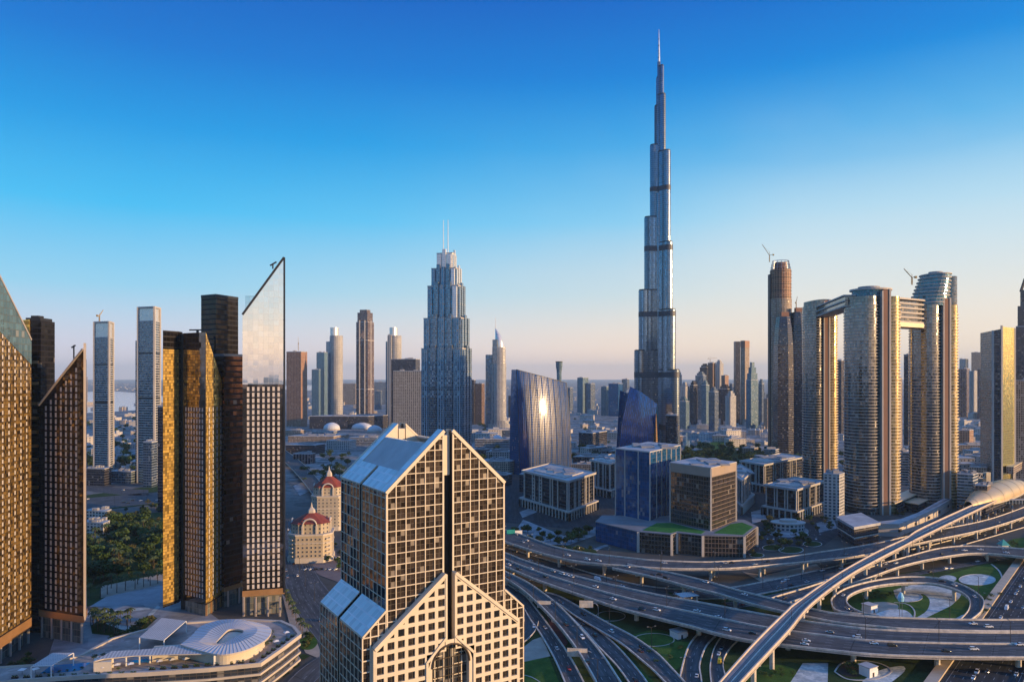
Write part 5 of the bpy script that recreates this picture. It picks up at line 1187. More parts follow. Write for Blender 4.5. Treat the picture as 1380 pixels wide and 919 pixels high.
# ------------------------------------------------------------------ three oval apartment towers with bridges
def oval_tower(label, uL, uR, vb, vt, split, crown, slope=0):
    """two glazed lobes with a slab at every floor and terracotta piers between them"""
    D = GD(vb); s = D/F; c = PD((uL+uR)/2, D+(uR-uL)*s*.4); r = thing('apartment_tower', label, 'apartment tower', c)
    h = ZV(vt, D); hw = (uR-uL)*s/2; xs_ = (split-(uL+uR)/2)*s
    wl, wr = (xs_+hw)/2, (hw-xs_)/2; lob = [(-hw+wl*1.0, wl*1.02, hw*.80, 0, 'left'), (hw-wr*1.0, wr*1.0, hw*.74, hw*.10, 'right')]
    body = MB(); hl = h-(slope and 0)
    for (x, a, b, y, nm), mt in zip(lob, (FM['curve'], FM['curvesun'])):
        mb = MB(); mb.prism(el_(a, b, 36, x, y), 0, h-9); mb.build('glazed_lobe', mt, r)
    n = int((h-14)/3.75)
    for i_, (x, a, b, y, nm) in enumerate(lob):
        sm_ = MB(); sm_.prism(el_(a+(1.3 if i_ else .55), b+(1.3 if i_ else .55), 36, x, y), 0, .95 if i_ else .6, mb=True); me = sm_.mesh('balcony' if i_ else 'floor_slab', M_goldslab if i_ else M_stone)  # gold slabs on the right lobe carry painted sunlight, stone on the left
        for k in range(2, n): o = bpy.data.objects.new('balcony' if i_ else 'floor_slab', me); scene.collection.objects.link(o); o.parent = r; o.location = (0, 0, k*3.75)
    for dx, wd in ((-1.0, 1.0),):
        mb = MB(); pw = max(2.6, hw*.11); mb.box(xs_-pw, xs_+pw, -hw*.78, hw*.5, 0, h-2); mb.build('pier', M_redpier, r)
        mb = MB(); mb.box(xs_+pw+.02, xs_+pw+2.0, -hw*.80, hw*.5, 0, h-1); mb.box(xs_-pw-1.6, xs_-pw-.02, -hw*.79, hw*.5, 0, h-3); mb.build('pier', M_stone, r)
    if crown == 'drum':
        mb = MB(); mb.prism(el_(hw*.62, hw*.62, 32, -hw*.12, 0), h-9, h-1); mb.build('crown', FM['teal'], r)
        mb = MB(); mb.prism(el_(hw*.78, hw*.72, 32, -hw*.05, 0), h-1, h+1, mb=True); mb.build('roof', M_stone, r); mb = MB(); mb.prism(el_(hw*.4, hw*.4, 20, -hw*.12, 0), h+1, h+4); mb.build('plant_room', M_plant, r)
    elif crown == 'stair':
        for k in range(9):
            mb = MB(); f = k/8; mb.prism(el_(wl*1.0+wr*.55-f*wl*.42, hw*.8-.3*f, 32, -hw+wl*1.35+f*wl*.5, 0), h-10+k*4.4, h-10+k*4.4+3.3); mb.build('crown', FM['teal'], r)
            mb = MB(); mb.prism(el_(wl*1.0+wr*.55-f*wl*.42+1.4, hw*.8+.8, 32, -hw+wl*1.35+f*wl*.5, 0), h-10+k*4.4+3.3, h-10+k*4.4+4.4, mb=True); mb.build('roof', M_stone, r)
        mb = MB(); mb.prism(el_(wr*.98, hw*.7, 32, hw-wr, hw*.1), h-9, h+26); mb.build('glazed_lobe', FM['curve'], r)
        mb = MB(); mb.prism(el_(hw*.30, hw*.30, 20, hw*.1, 0), h+28, h+33); mb.build('plant_room', M_plant, r)
    else:
        mb = MB(); mb.prism(el_(hw*.98, hw*.74, 36, 0, 0), h-9, lambda x, y: h-3+3*(1-(x/hw)**2)); mb.build('crown', FM['curve'], r)
    return r, s, D, h
oval_tower('westernmost of the three oval apartment towers, with rounded smooth top', 1083, 1127.5, 664, 403, 1107, 'round')
s2 = oval_tower('middle oval apartment tower with a drum-shaped glass crown', 1140, 1210, 694, 388, 1181, 'drum')
s3 = oval_tower('tallest of the three oval apartment towers, with stair-stepped crown', 1228.5, 1287.5, 686, 400, 1263, 'stair')
D2, D3 = s2[2]+22, s3[2]+22
sb = thing('sky_bridge', 'deep glazed sky bridge between the middle and the tallest oval tower', 'bridge', PD(1215, D2+20))
A, B = PD(1196, D2+2)-sb.location, PD(1243, D3+2)-sb.location; zt_, zb_ = ZV(405, 890), ZV(442, 890)
mb = MB(); z = zb_
mb.bar(A+Vector((0, 0, zb_+2.5)), B+Vector((0, 0, zb_+2.5)), 26, 5); mb.build('soffit', M_goldslab, sb)
mb = MB(); mb.bar(A+Vector((0, 0, (zb_+zt_)/2+1)), B+Vector((0, 0, (zb_+zt_)/2+1)), 22, zt_-zb_-7); mb.build('glazed_wall', FM['curve'], sb)
for k in range(6): mb = MB(); z = zb_+6+(zt_-zb_-6)*k/5; mb.bar(A+Vector((0, 0, z)), B+Vector((0, 0, z)), 26 if k % 2 else 25, 2.0); mb.build('floor_slab', M_stone, sb)
sb = thing('sky_bridge', 'slim cantilevered sky bridge between the smooth-topped and the middle oval tower', 'bridge', PD(1130, 960))
A, B = PD(1108, 1022)-sb.location, PD(1150, D2-3)-sb.location; zt_, zb_ = ZV(402, 900), ZV(414, 880)
mb = MB(); mb.bar(A+Vector((0, 0, (zb_+zt_)/2)), B+Vector((0, 0, (zb_+zt_)/2)), 18, zt_-zb_-3); mb.build('glazed_wall', FM['curve'], sb)
for z in (zb_, (zb_+zt_)/2, zt_): mb = MB(); mb.bar(A+Vector((0, 0, z)), B+Vector((0, 0, z)), 22, 1.6); mb.build('floor_slab', M_stone, sb)

# ------------------------------------------------------------------ office blocks behind the flyovers
M_offw = plain('office_white_stone', (.46, .43, .39), .7, var=.1, scale=.08)
def office(label, Lp, Cp, Rp, zt_, podium=True, ladder=True):
    """a black-glass office block with white piers, oversailing roof and a colonnaded base"""
    w = [PD(*Lp), PD(*Cp), PD(*Rp)]; w.append(w[0]+w[2]-w[1]); c = (w[0]+w[2])/2; c.z = 0; r_ = [(p.x-c.x, p.y-c.y) for p in w]
    r = thing('office_block', label, 'office block', c, 0, 'white-piered office blocks behind the flyovers')
    mb = MB(); mb.prism(inset(r_, .97), 0, zt_); mb.build('glazed_wall', FM['officeblack'], r)
    o1 = shift(r_, 2.2); mb = MB(); mb.prism(o1, zt_, zt_+1.4, mb=True); mb.build('roof', M_roof, r)
    mb = MB(); i1 = inset(r_, .7); mb.prism(i1, zt_+1.4, zt_+2.6)
    for i in range(4):
        a, b = Vector((*o1[i], zt_+1.9)), Vector((*o1[(i+1) % 4], zt_+1.9)); mb.bar(a, b, .5, 1.2)
    mb.build('parapet', M_offw, r); clutter(r, i1, zt_+2.6, 11, int(Lp[0]), 2.2)
    zz0 = 11 if podium else 0
    for i in range(4):
        a, b = Vector((*r_[i], 0)), Vector((*r_[(i+1) % 4], 0)); d = (b-a).normalized(); nn = Vector((d.y, -d.x, 0)); L = (b-a).length
        for f in ((.03, .22, .27, .38, .43, .62, .67, .78, .97) if L > 45 else (.04, .3, .38, .62, .7, .96)):
            p = a+d*(L*f)-nn*.3; mb = MB(); mb.bar(p+Vector((0, 0, zz0)), p+Vector((0, 0, zt_)), 1.3, 1.0, up=nn); mb.build('pier', M_offw, r)
        if ladder and i < 2:
            for f0, f1 in ((.22, .27), (.38, .43)):
                mb = MB()
                for k in range(int((zt_-zz0)/4.1)): z = zz0+k*4.1+2; mb.bar(a+d*(L*f0)-nn*.4+Vector((0, 0, z)), a+d*(L*f1)-nn*.4+Vector((0, 0, z)), .5, 1.2)
                mb.build('ladder_trim', M_offw, r)
        if podium:
            o2 = shift(r_, 4.5); p, q = Vector((*o2[i], 0)), Vector((*o2[(i+1) % 4], 0)); d2 = (q-p).normalized(); L2 = (q-p).length; n = max(3, int(L2/7))
            for k in range(n+1): x = p+d2*(L2*k/n); mb = MB(); mb.box(x.x-.7, x.x+.7, x.y-.7, x.y+.7, 0, 9.4); mb.build('column', M_offw, r)
    if podium:
        mb = MB(); mb.prism(shift(r_, 5.2), 9.4, 11, mb=True); mb.build('podium_roof', M_offw, r); mb = MB(); mb.prism(shift(r_, 2.5), 0, 9.4); mb.build('podium_wall', FM['officeblack'], r)
    return r
office('wide black office block with white roof beside the sunlit blue tower', (705, 905), (766, 812), (801, 885), 42.5)
office('office block half hidden between the wide block and the blue glass block', (796, 1010), (822, 965), (850, 1040), 44)
office('narrow office block just right of the brown glass block', (985, 930), (1000, 850), (1012, 930), 38, ladder=False)
office('office block with row of white piers in front of the smooth-topped oval tower', (1031, 850), (1074.5, 815), (1112, 880), 33, ladder=False)
office('flat-topped office block behind the white-piered pair at the right', (998, 1060), (1030, 1010), (1084, 1110), 37, ladder=False)
# blue glass block
w = [PD(829.5, 752), PD(875.8, 716), PD(917, 790)]; w.append(w[0]+w[2]-w[1]); c = (w[0]+w[2])/2; r_ = [(p.x-c.x, p.y-c.y) for p in w]; zt_ = ZV(610, 716)
bb = thing('office_block', 'blue glass office block with thin white vertical fins and plant room on top', 'office block', (c.x, c.y, 0))
mb = MB(); mb.prism(r_, 0, zt_); mb.build('glazed_wall', FM['bluebox'], bb)
mb = MB(); mb.prism(shift(r_, .5), zt_, zt_+1.2, mb=True); mb.build('roof', M_roof, bb); clutter(bb, r_, zt_+1.2, 9, 12, 2.6)
a, b, e = (Vector((*p, 0)) for p in r_[:3])
for p in [a.lerp(b, f) for f in (.0, .28, .67, 1.0)]+[b.lerp(e, f) for f in (.2, .36, .52, .68, .84, 1.0)]: mb = MB(); mb.box(p.x-.5, p.x+.5, p.y-.6, p.y+.4, 0, zt_-(.1)); mb.build('fin', M_offw, bb)
# brown glass block
w = [PD(903, 712), PD(958, 670), PD(992, 716)]; w.append(w[0]+w[2]-w[1]); c = (w[0]+w[2])/2; r_ = [(p.x-c.x, p.y-c.y) for p in w]; zt_ = ZV(631, 670)
bb = thing('office_block', 'brown glass office block with a solid tan top band, right of the blue glass block', 'office block', (c.x, c.y, 0))
mb = MB(); mb.prism(r_, 0, zt_-8); mb.build('glazed_wall', FM['browngrid'], bb); mb = MB(); mb.prism(shift(r_, .3), zt_-8, zt_, mb=True); mb.build('top_band', plain('tan_band', (.36, .28, .22), .6, .1, var=.08), bb)
mb = MB(); mb.prism(shift(r_, .6), zt_, zt_+.8, mb=True); mb.build('roof', M_roof, bb); clutter(bb, r_, zt_+.8, 8, 5, 1.8)
for p in r_[:3]: mb = MB(); mb.box(p[0]-.7, p[0]+.7, p[1]-.8, p[1]+.6, 0, zt_); mb.build('pier', M_offw, bb)
# long podium with turf roofs
pdm = [(803, 714), (860, 668), (905, 656), (912, 664), (947, 652), (1003, 648), (1020, 690)]; w = [PD(u, d) for u, d in pdm]+[PD(1003, 722), PD(905, 742), PD(812, 745)]
c = centre([(p.x, p.y) for p in w]); r_ = [(p.x-c.x, p.y-c.y) for p in w]; ptop = ZV(722, 652)
bb = thing('office_podium', 'long low brown office podium with bright green turf roofs', 'podium', c)
mb = MB(); mb.prism(r_, 0, ptop); mb.build('wall', FM['browngrid'], bb)
mb = MB(); blu = [r_[0], r_[1]]; d = Vector((r_[1][0]-r_[0][0], r_[1][1]-r_[0][1], 0)); L = d.length; d.normalize(); nn = Vector((d.y, -d.x, 0))*.3
p, q = Vector((*r_[0], 0))+nn, Vector((*r_[1], 0))+nn; mb.face([p, q, q+Vector((0, 0, ptop)), p+Vector((0, 0, ptop))], [(0, 0), (L, 0), (L, ptop), (0, ptop)]); mb.build('blue_glazing', FM['bluebox'], bb)
mb = MB(); mb.prism(shift(r_, .6), ptop, ptop+.8, mb=True); mb.build('roof', M_roofd, bb)
for k in (1, 2, 3, 4, 5, 6): p = r_[k]; mb = MB(); mb.box(p[0]-1.1, p[0]+1.1, p[1]-1.1, p[1]+1.0, 0, ptop+.3); mb.build('pier', M_offw, bb)
for tri in ([(866, 672), (904, 661), (913, 669), (945, 657), (950, 667), (905, 706), (885, 705)], [(962, 660), (1001, 653), (1015, 688), (1000, 708), (985, 700)]):
    mb = MB(); q = [(PD(u, d).x-c.x, PD(u, d).y-c.y) for u, d in tri]; mb.prism(ccw(q), ptop+.5, ptop+1.0); mb.build('turf_roof', M_green, bb)
tower('small dark round-cornered office block between the two blue curved towers', [(780, 1560), (799, 1530), (818, 1590)], 584, 'dark', plant=3)
# ------------------------------------------------------------------ middle-distance and far towers
BX = [  # label, u0, u1, vtop, base row, facade, turn
 ('orange unfinished tower under a crane, right of the slanted mirror blade', 386, 414, 474, 575, 'raw', .3),
 ('short blue glass tower left of the pale rounded residential tower', 420, 432, 498, 562, 'teal', .2),
 ('taller blue glass tower touching the pale rounded residential tower', 426.5, 441.5, 475, 561, 'teal', .3),
 ('far wide pale block between the pale and the plum towers', 462, 481, 517, 545, 'tan', .1),
 ('far wide pale block right of the plum tower', 503, 523, 515, 545, 'banded', .1),
 ('dark wedge-topped block behind the beige grid building', 527, 566, 484, 585, 'dark', .15),
 ('beige grid building stepping down beside the stepped twin-mast tower', 530, 574, 500, 592, 'beige', .1),
 ('slim dark tower at the right foot of the stepped twin-mast tower', 633, 641, 512, 572, 'dark', .3),
 ('reddish slim tower left of the sail-crowned hotel', 640, 653, 517, 572, 'brown', .3),
 ('squat dark-capped block right of the sail-crowned hotel', 685, 699.5, 533, 562, 'dark', .2),
 ('blue tower with pale curved flank, left of a row of blue blocks', 778, 793, 509, 557, 'teal', .5),
 ('lower blue tower attached to the one with the pale flank', 790, 802, 517, 557, 'skyglass', .5),
 ('left of two adjoining blue slabs behind the bowed blue tower', 810, 822, 521, 560, 'teal', .4),
 ('right of two adjoining blue slabs behind the bowed blue tower', 820, 839, 517, 561, 'bluebox', .3),
 ('faint pale tower peeping over the blue slabs', 838, 848, 511, 553, 'skyglass', .3),
 ('slim blue tower close to the right of the tallest tower', 911, 919, 505, 570, 'skyglass', .3),
 ('short teal tower with a crenellated top by the lake', 913.5, 929, 541, 578, 'teal', .3),
 ('pale blue tower behind the short teal lakeside tower', 917, 929, 521, 572, 'whiteres', .4),
 ('dark blue tower second along the lake front', 929.5, 940, 519, 572, 'dark', .5),
 ('broad blue-grey tower with stepped shoulders in the lake cluster', 937, 952, 506, 566, 'skyglass', .3),
 ('tall grey tower rising behind the lake cluster', 943, 957, 495, 562, 'dark', .3),
 ('dark red unfinished tower beneath a crane in the lake cluster', 954, 965, 489, 562, 'brown', .4),
 ('pale tower catching the sun at the top of the lake cluster', 964, 975, 490, 562, 'whiteres', .4),
 ('pink unfinished tower right of the sunlit pale one', 972, 982, 506, 563, 'raw', .5),
 ('teal tower with white crown at the centre of the lake front', 945, 956, 519, 577, 'teal', .4),
 ('teal and white tower with tiered crown at the lake front', 955, 968.5, 528, 581, 'skyglass', .4),
 ('dark glass block behind the lake front, before the tall slender tower', 968, 986, 524, 572, 'dark', .3),
 ('cream and teal tower at the right end of the lake front', 977.5, 992, 534, 584, 'whiteres', .5),
 ('slender blue-grey slab right of the crowned lake tower', 1022, 1030, 517, 574, 'skyglass', .4),
 ('low pale block at the foot of the cylindrical unfinished tower', 1029, 1038, 537, 578, 'tan', .4),
 ('grey tower seen through the gap beside the smooth-topped oval tower', 1126, 1139, 486, 590, 'dark', .4),
 ('brownish tower seen between the middle and the tallest oval towers', 1207, 1216, 510, 625, 'tan', .5),
 ('dark tower with a crane seen through the bridge opening', 1218, 1230, 478, 600, 'dark', .5),
 ('wide plum-grey block right of the tallest oval tower', 1285.5, 1307, 497, 562, 'plum', .2),
 ('pale-topped slim tower behind the plum-grey block', 1293, 1305, 484, 553, 'skyglass', .3),
 ('grey-brown tower, tallest of the far group at the right', 1309, 1324, 475, 553, 'tan', .2),
 ('white-striped tower left of the golden glass tower', 1306, 1318, 500, 563, 'whiteres', .4),
 ('mauve tower hidden partly by the golden glass tower', 1317, 1333, 497, 565, 'plum', .3),
 ('striped pale block behind the three oval towers', 1196, 1209, 540, 640, 'banded', .4),
 ('hazy tower far left of the sail-crowned hotel', 655, 662, 538, 575, 'skyglass', .3),
 ('hazy slab beyond the plum tower foot', 505, 515, 527, 552, 'skyglass', .2),
 ('cream slab rising behind the beige grid building', 522, 530, 452, 575, 'whiteres', .3),
 ('tan building cut by the right edge above the station', 1366, 1392, 513, 645, 'tan', .3),
]
for lab, u0, u1, vt, vb, mt, rot in BX:
    D = GD(vb); r, fp, zt_ = box_t(lab, u0, u1, vt, D, mt, dep=max(22, (u1-u0)*D/F*.8), rot=rot, plant=2)
    rn = random.Random(int(u0*7+vt))
    if mt in ('teal', 'whiteres', 'skyglass', 'dark') and u0 > 900 and u1 < 1100:       # tiered crowns
        mb = MB(); mb.prism(inset(fp, .72), zt_+1, zt_+9); mb.prism(inset(fp, .45), zt_+9, zt_+15); mb.build('crown', FM[mt], r)
    if mt == 'whiteres':
        a, b = Vector((*fp[0], 0)), Vector((*fp[1], 0))
        for f in (.12, .5, .88):
            p = a.lerp(b, f); mb = MB(); mb.box(p.x-1.2, p.x+1.2, p.y-1.6, p.y+1, 0, zt_); mb.build('pier', M_offw, r)
rf_ = random.Random(21)
for i in range(26):
    u = rf_.uniform(908, 1034) if i < 16 else rf_.uniform(1120, 1230) if i < 19 else rf_.uniform(1288, 1335) if i < 22 else rf_.uniform(640, 850); D = rf_.uniform(3300, 4600); wd = rf_.uniform(5.5, 10); vt = rf_.uniform(516, 533)
    box_t('hazy blue tower in the far row behind the nearer skyline', u, u+wd, vt, D, rf_.choice(['teal', 'skyglass', 'whiteres', 'dark', 'tan']), rot=rf_.uniform(.2, .5), plant=1, group='hazy towers of the far row')
# tall plum-coloured tower with stepped crown
D = GD(558); s = D/F
pl, fp, zt_ = box_t('tall plum-coloured tower with dark stripes and stepped crown, left centre', 480, 504, 434, D, 'plum', rot=.35, plant=0)
mb = MB(); mb.prism(inset(fp, .86), zt_, ZV(421, D)); mb.prism(inset(fp, .6), ZV(421, D), ZV(417, D)); mb.build('crown', FM['plum'], pl)
a, b, e = (Vector((*p, 0)) for p in fp[:3])
for p in (a.lerp(b, .3), a.lerp(b, .75), b.lerp(e, .5)): mb = MB(); mb.box(p.x-2.4, p.x+2.4, p.y-2, p.y+2, 0, zt_+8); mb.build('pier', M_stone, pl)
for v in (459, 525): mb = MB(); mb.prism(shift(fp, .6), ZV(v, D), ZV(v, D)+3, mb=True); mb.build('floor_band', M_stone, pl)
# two pale rounded residential towers
for lab, u0, u1, vt, vb in (('pale residential tower with a white drum on top, left centre distance', 441, 463, 452, 560), ('farther pale residential tower with a white drum, behind the wedge-topped block', 521, 542, 452, 575)):
    D = GD(vb); s = D/F; w = (u1-u0)*s; r = thing('apartment_tower', lab, 'apartment tower', PD((u0+u1)/2, D+w*.4), R(-10))
    mb = MB(); mb.prism(el_(w*.40, w*.36, 20, w*.06), 0, ZV(vt, D)); mb.build('wall', FM['whiteres'], r); mb = MB(); mb.box(-w*.48, -w*.1, -w*.3, w*.35, 0, ZV(vt+8, D)); mb.build('side_wing', FM['skyglass'], r)
    sm_ = MB(); sm_.prism(el_(w*.42, w*.38, 20, w*.06), 0, 1.3, mb=True); me = sm_.mesh('balcony', M_offw)
    for k in range(2, int(ZV(vt, D)/7.2)): o = bpy.data.objects.new('balcony', me); scene.collection.objects.link(o); o.parent = r; o.location = (0, 0, k*7.2)
    mb = MB(); mb.prism(el_(w*.26, w*.26, 20, -w*.06), ZV(vt+2, D), ZV(vt-11, D)); mb.build('crown', M_silver, r)
# grey towers with open white frames, left
def frame_tower(lab, u0, um, u1, vtop, vbody, vb, mt):
    D = GD(vb); s = D/F; r, fp, zt_ = tower(lab, [(u0, D+10), (um, D), (u1, D+22)], vbody, mt, plant=2)
    a, b, e = (Vector((*p, 0)) for p in fp[:3]); zf = ZV(vtop, D); f = fp[3]
    mb = MB()
    for p in (a, b, e, Vector((*f, 0))): mb.box(p.x-1.3, p.x+1.3, p.y-1.3, p.y+1.3, 0, zf)
    q = [Vector((*p, zf-1)) for p in fp]
    for i in range(4): mb.bar(q[i], q[(i+1) % 4], 2.0, 2.6)
    mb.build('white_frame', M_offw, r)
    mb = MB(); w_ = inset(fp, .97); mb.face([(w_[0][0], w_[0][1], zt_), (w_[1][0], w_[1][1], zt_), (w_[1][0], w_[1][1], zf-1), (w_[0][0], w_[0][1], zf-1)]); mb.face([(w_[1][0], w_[1][1], zt_), (w_[2][0], w_[2][1], zt_), (w_[2][0], w_[2][1], zf-1), (w_[1][0], w_[1][1], zf-1)])
    mb.prism(w_, zf-3, zf-.5, mb=True); mb.build('screen_wall', M_silver, r)
    mb = MB(); mb.prism(shift(fp, .4), zt_*.52, zt_*.52+3, mb=True); mb.prism(shift(fp, .4), zt_*.8, zt_*.8+2, mb=True); mb.build('floor_band', M_dark, r)
    return r, fp, zf
ra = frame_tower('slim grey-blue tower with a pale open top frame and small crane, third from the left', 127, 147, 152.5, 433, 455, 640, 'banded')
rb = frame_tower('taller grey tower with a bright boxed top, left of the gold-sided mirror tower', 186, 208, 215.5, 413, 433, 652, 'banded')
box_t('slim slab attached to the left of the boxed-top grey tower', 182.5, 188, 460, GD(645), 'skyglass', dep=20, plant=0)
box_t('lower grey wing standing in front of the boxed-top grey tower', 193, 212, 596, GD(657), 'skyglass', dep=30, rot=.4, plant=3)
box_t('low dark slab beside the gold-sided mirror tower', 212.5, 222, 548, GD(690), 'dark', dep=26, plant=1)
box_t('pale distant tower seen beyond the slanted dark tower', 113, 118, 508, GD(545), 'tan', dep=25, plant=0)
# cylindrical unfinished tower and its two dark neighbours
D = GD(612); s = D/F; r = thing('tower', 'tall unfinished cylindrical tower with scaffold crown, left of the oval towers', 'tower', PD(1052, D+20))
mb = MB(); mb.prism(el_(14.6*s, 14*s, 28), 0, ZV(402, D)); mb.build('wall', FM['tan'], r); mb = MB(); mb.prism(el_(13.8*s, 13*s, 28), ZV(402, D), ZV(362, D)); mb.build('raw_storeys', FM['raw'], r)
for k in range(9): mb = MB(); z = ZV(400-4.4*k, D); mb.prism(el_(14.4*s, 13.6*s, 28), z, z+.8, mb=True); mb.build('floor_slab', M_redpier if k % 2 else M_dark, r)
mb = MB()
for k in range(14): a = 2*math.pi*k/14; x, y = 13*s*math.cos(a), 12*s*math.sin(a); mb.bar((x, y, ZV(363, D)), (x*.82, y*.82, ZV(350, D)), .8)
for f, v in ((1, 359), (.92, 355), (.82, 350)): mb.tube([(13*s*f*math.cos(2*math.pi*k/20), 12*s*f*math.sin(2*math.pi*k/20), ZV(v, D)) for k in range(21)], .6, 5)
mb.build('scaffold_crown', M_steel, r); mb = MB(); mb.prism(el_(8*s, 7*s, 20), ZV(363, D), ZV(352, D)); mb.build('core', M_redpier, r)
mb = MB(); mb.box(-15.6*s, -12.5*s, -4, 8, 0, ZV(368, D)); mb.build('hoist', M_dark, r)
for lab, u0, u1, vt, vb in (('dark tapering tower with an arched shoulder, in front of the cylindrical one', 1045, 1068, 426, 610), ('dark tapering tower between the cylindrical and the smooth-topped oval tower', 1066, 1085, 420, 608)):
    D = GD(vb)-75; s = D/F; w = (u1-u0)*s; c = PD((u0+u1)/2, D+w*.4); rr = thing('tower', lab, 'tower', c)
    h = ZV(vt, D); mb = MB(); rg = [(0, 1.0), (.55, 1.0), (.8, .93), (.92, .8), (1.0, .62)]
    mb.loft([[(x, y, h*f) for x, y in ((-w/2*k, -w*.35*k), (w*.1*k, -w*.45*k), (w/2*k, -w*.2*k), (w/2*k, w*.4), (-w/2*k, w*.4))] for f, k in rg]); mb.build('wall', FM['dark'], rr)
    mb = MB(); mb.box(-w*.2, w*.25, -w*.15, w*.2, h-1, h+9); mb.build('plant_room', M_redpier, rr)
# slender copper-capped tower and the crowned tower beside it
D = GD(572); s = D/F; r, fp, zt_ = box_t('slender two-part tower with a copper cap, right of the lake cluster', 998, 1010, 463, D, 'tan', rot=.5, plant=0)
mb = MB(); mb.prism(shift(fp, .5), ZV(468, D), ZV(459, D), mb=True); mb.build('crown', M_redpier, r); mb = MB(); x0_ = min(p[0] for p in fp); mb.box(x0_-7*s, x0_-.5*s, -6, 14, 0, ZV(460, D)); mb.build('side_wing', FM['dark'], r)
D = GD(577); s = D/F; r, fp, zt_ = box_t('blue-grey tower with a pointed tiered crown beside the copper-capped one', 1005.5, 1022, 512, D, 'teal', rot=.6, plant=0)
mb = MB()
for k, (f, v0, v1) in enumerate(((.85, 512, 503), (.62, 503, 495), (.36, 495, 488))): mb.prism(inset(fp, f), ZV(v0, D), ZV(v1, D))
mb.build('crown', FM['teal'], r)
# water tower
D = GD(580); s = D/F; r = thing('viewing_tower', 'slim teal tower with flared top, right of the sunlit blue tower', 'tower', PD(753.5, D))
mb = MB(); mb.loft([[(x, y, ZV(v, D)) for x, y in el_(k*s, k*s, 12)] for v, k in ((580, 3.2), (515, 3.2), (500, 3.4), (494, 4.4), (488, 4.6))]); mb.build('shaft', FM['teal'], r); mb = MB(); mb.prism(el_(4.8*s, 4.8*s, 12), ZV(488, D), ZV(487, D), mb=True); mb.build('roof', M_dark, r)
# golden glass tower at the right
D = GD(652); s = D/F
r = thing('office_tower', 'slim tower with golden mirrored right side and dark glass front, near the right edge', 'office tower', PD(1349, D+10))
A_, B_, C_, E_ = (PD(u, d)-r.location for u, d in ((1331, D+24), (1338, D+4), (1350, D), (1367.5, D+34)))
def wq(mt, nm, p, q, za, zb):
    mb = MB(); L = (q-p).length; mb.face([(p.x, p.y, 0), (q.x, q.y, 0), (q.x, q.y, zb), (p.x, p.y, za)], [(0, 0), (L, 0), (L, zb), (0, za)]); mb.build(nm, FM.get(mt, None) or mt, r)
zt1, zt2 = ZV(446, D), ZV(440, D)
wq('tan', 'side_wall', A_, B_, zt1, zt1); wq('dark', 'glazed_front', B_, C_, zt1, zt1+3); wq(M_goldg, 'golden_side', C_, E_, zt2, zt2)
mb = MB(); bk1, bk2 = A_+Vector((8, 30, 0)), E_+Vector((-6, 22, 0)); mb.face([(E_.x, E_.y, 0), (bk2.x, bk2.y, 0), (bk2.x, bk2.y, zt2), (E_.x, E_.y, zt2)]); mb.face([(bk2.x, bk2.y, 0), (bk1.x, bk1.y, 0), (bk1.x, bk1.y, zt1), (bk2.x, bk2.y, zt2)]); mb.face([(bk1.x, bk1.y, 0), (A_.x, A_.y, 0), (A_.x, A_.y, zt1), (bk1.x, bk1.y, zt1)])
mb.face([(p.x, p.y, zt1-1) for p in (A_, B_, C_, E_, bk2, bk1)]); mb.build('rear_wall', FM['tan'], r)
for p, zz in ((B_, zt1+1), (C_, zt2+1.5), (E_, zt2)): mb = MB(); mb.box(p.x-1.2, p.x+1.2, p.y-1.0, p.y+1, 0, zz); mb.build('pier', M_offw, r)
# tall dark tower cut by the right edge
D = GD(625); s = D/F; r, fp, zt_ = box_t('tall dark stepped tower cut by the right edge of the frame', 1369, 1400, 440, D, 'dark', rot=.3, plant=0)
mb = MB(); mb.prism(inset(fp, .85), zt_, ZV(412, D)); mb.prism(inset(fp, .62), ZV(412, D), ZV(390, D)); mb.build('tier', FM['dark'], r); mb = MB(); mb.bar((-9*s, 0, ZV(392, D)), (-3*s, 0, ZV(374, D)), 3.5, 3.5); mb.build('mast', M_dark, r)
# cranes
def on(u, v, D): p = PD(u, D); p.z = ZV(v, D); return p
crane('thin crane on the slim grey-blue framed tower at the left', on(134, 433, GD(640)+12), 9, 12, R(60), 1.6)
crane('crane above the orange unfinished tower', on(402, 472, GD(575)+20), 22, 24, R(110), 2.2)
crane('leaning crane on the unfinished cylindrical tower', on(1037, 352, GD(612)+20), 12, 30, R(130), 1.5)
crane('crane between the cylindrical tower and the smooth-topped oval tower', on(1073, 418, GD(606)+15), 16, 22, R(60), 1.0)
crane('crane over the dark red unfinished tower of the lake cluster', on(957, 488, GD(562)+20), 14, 30, R(15), .1)
crane('pale crane on the roof by the stair-stepped crown', on(1229, 382, GD(668)+30), 8, 18, R(120), 1.2)

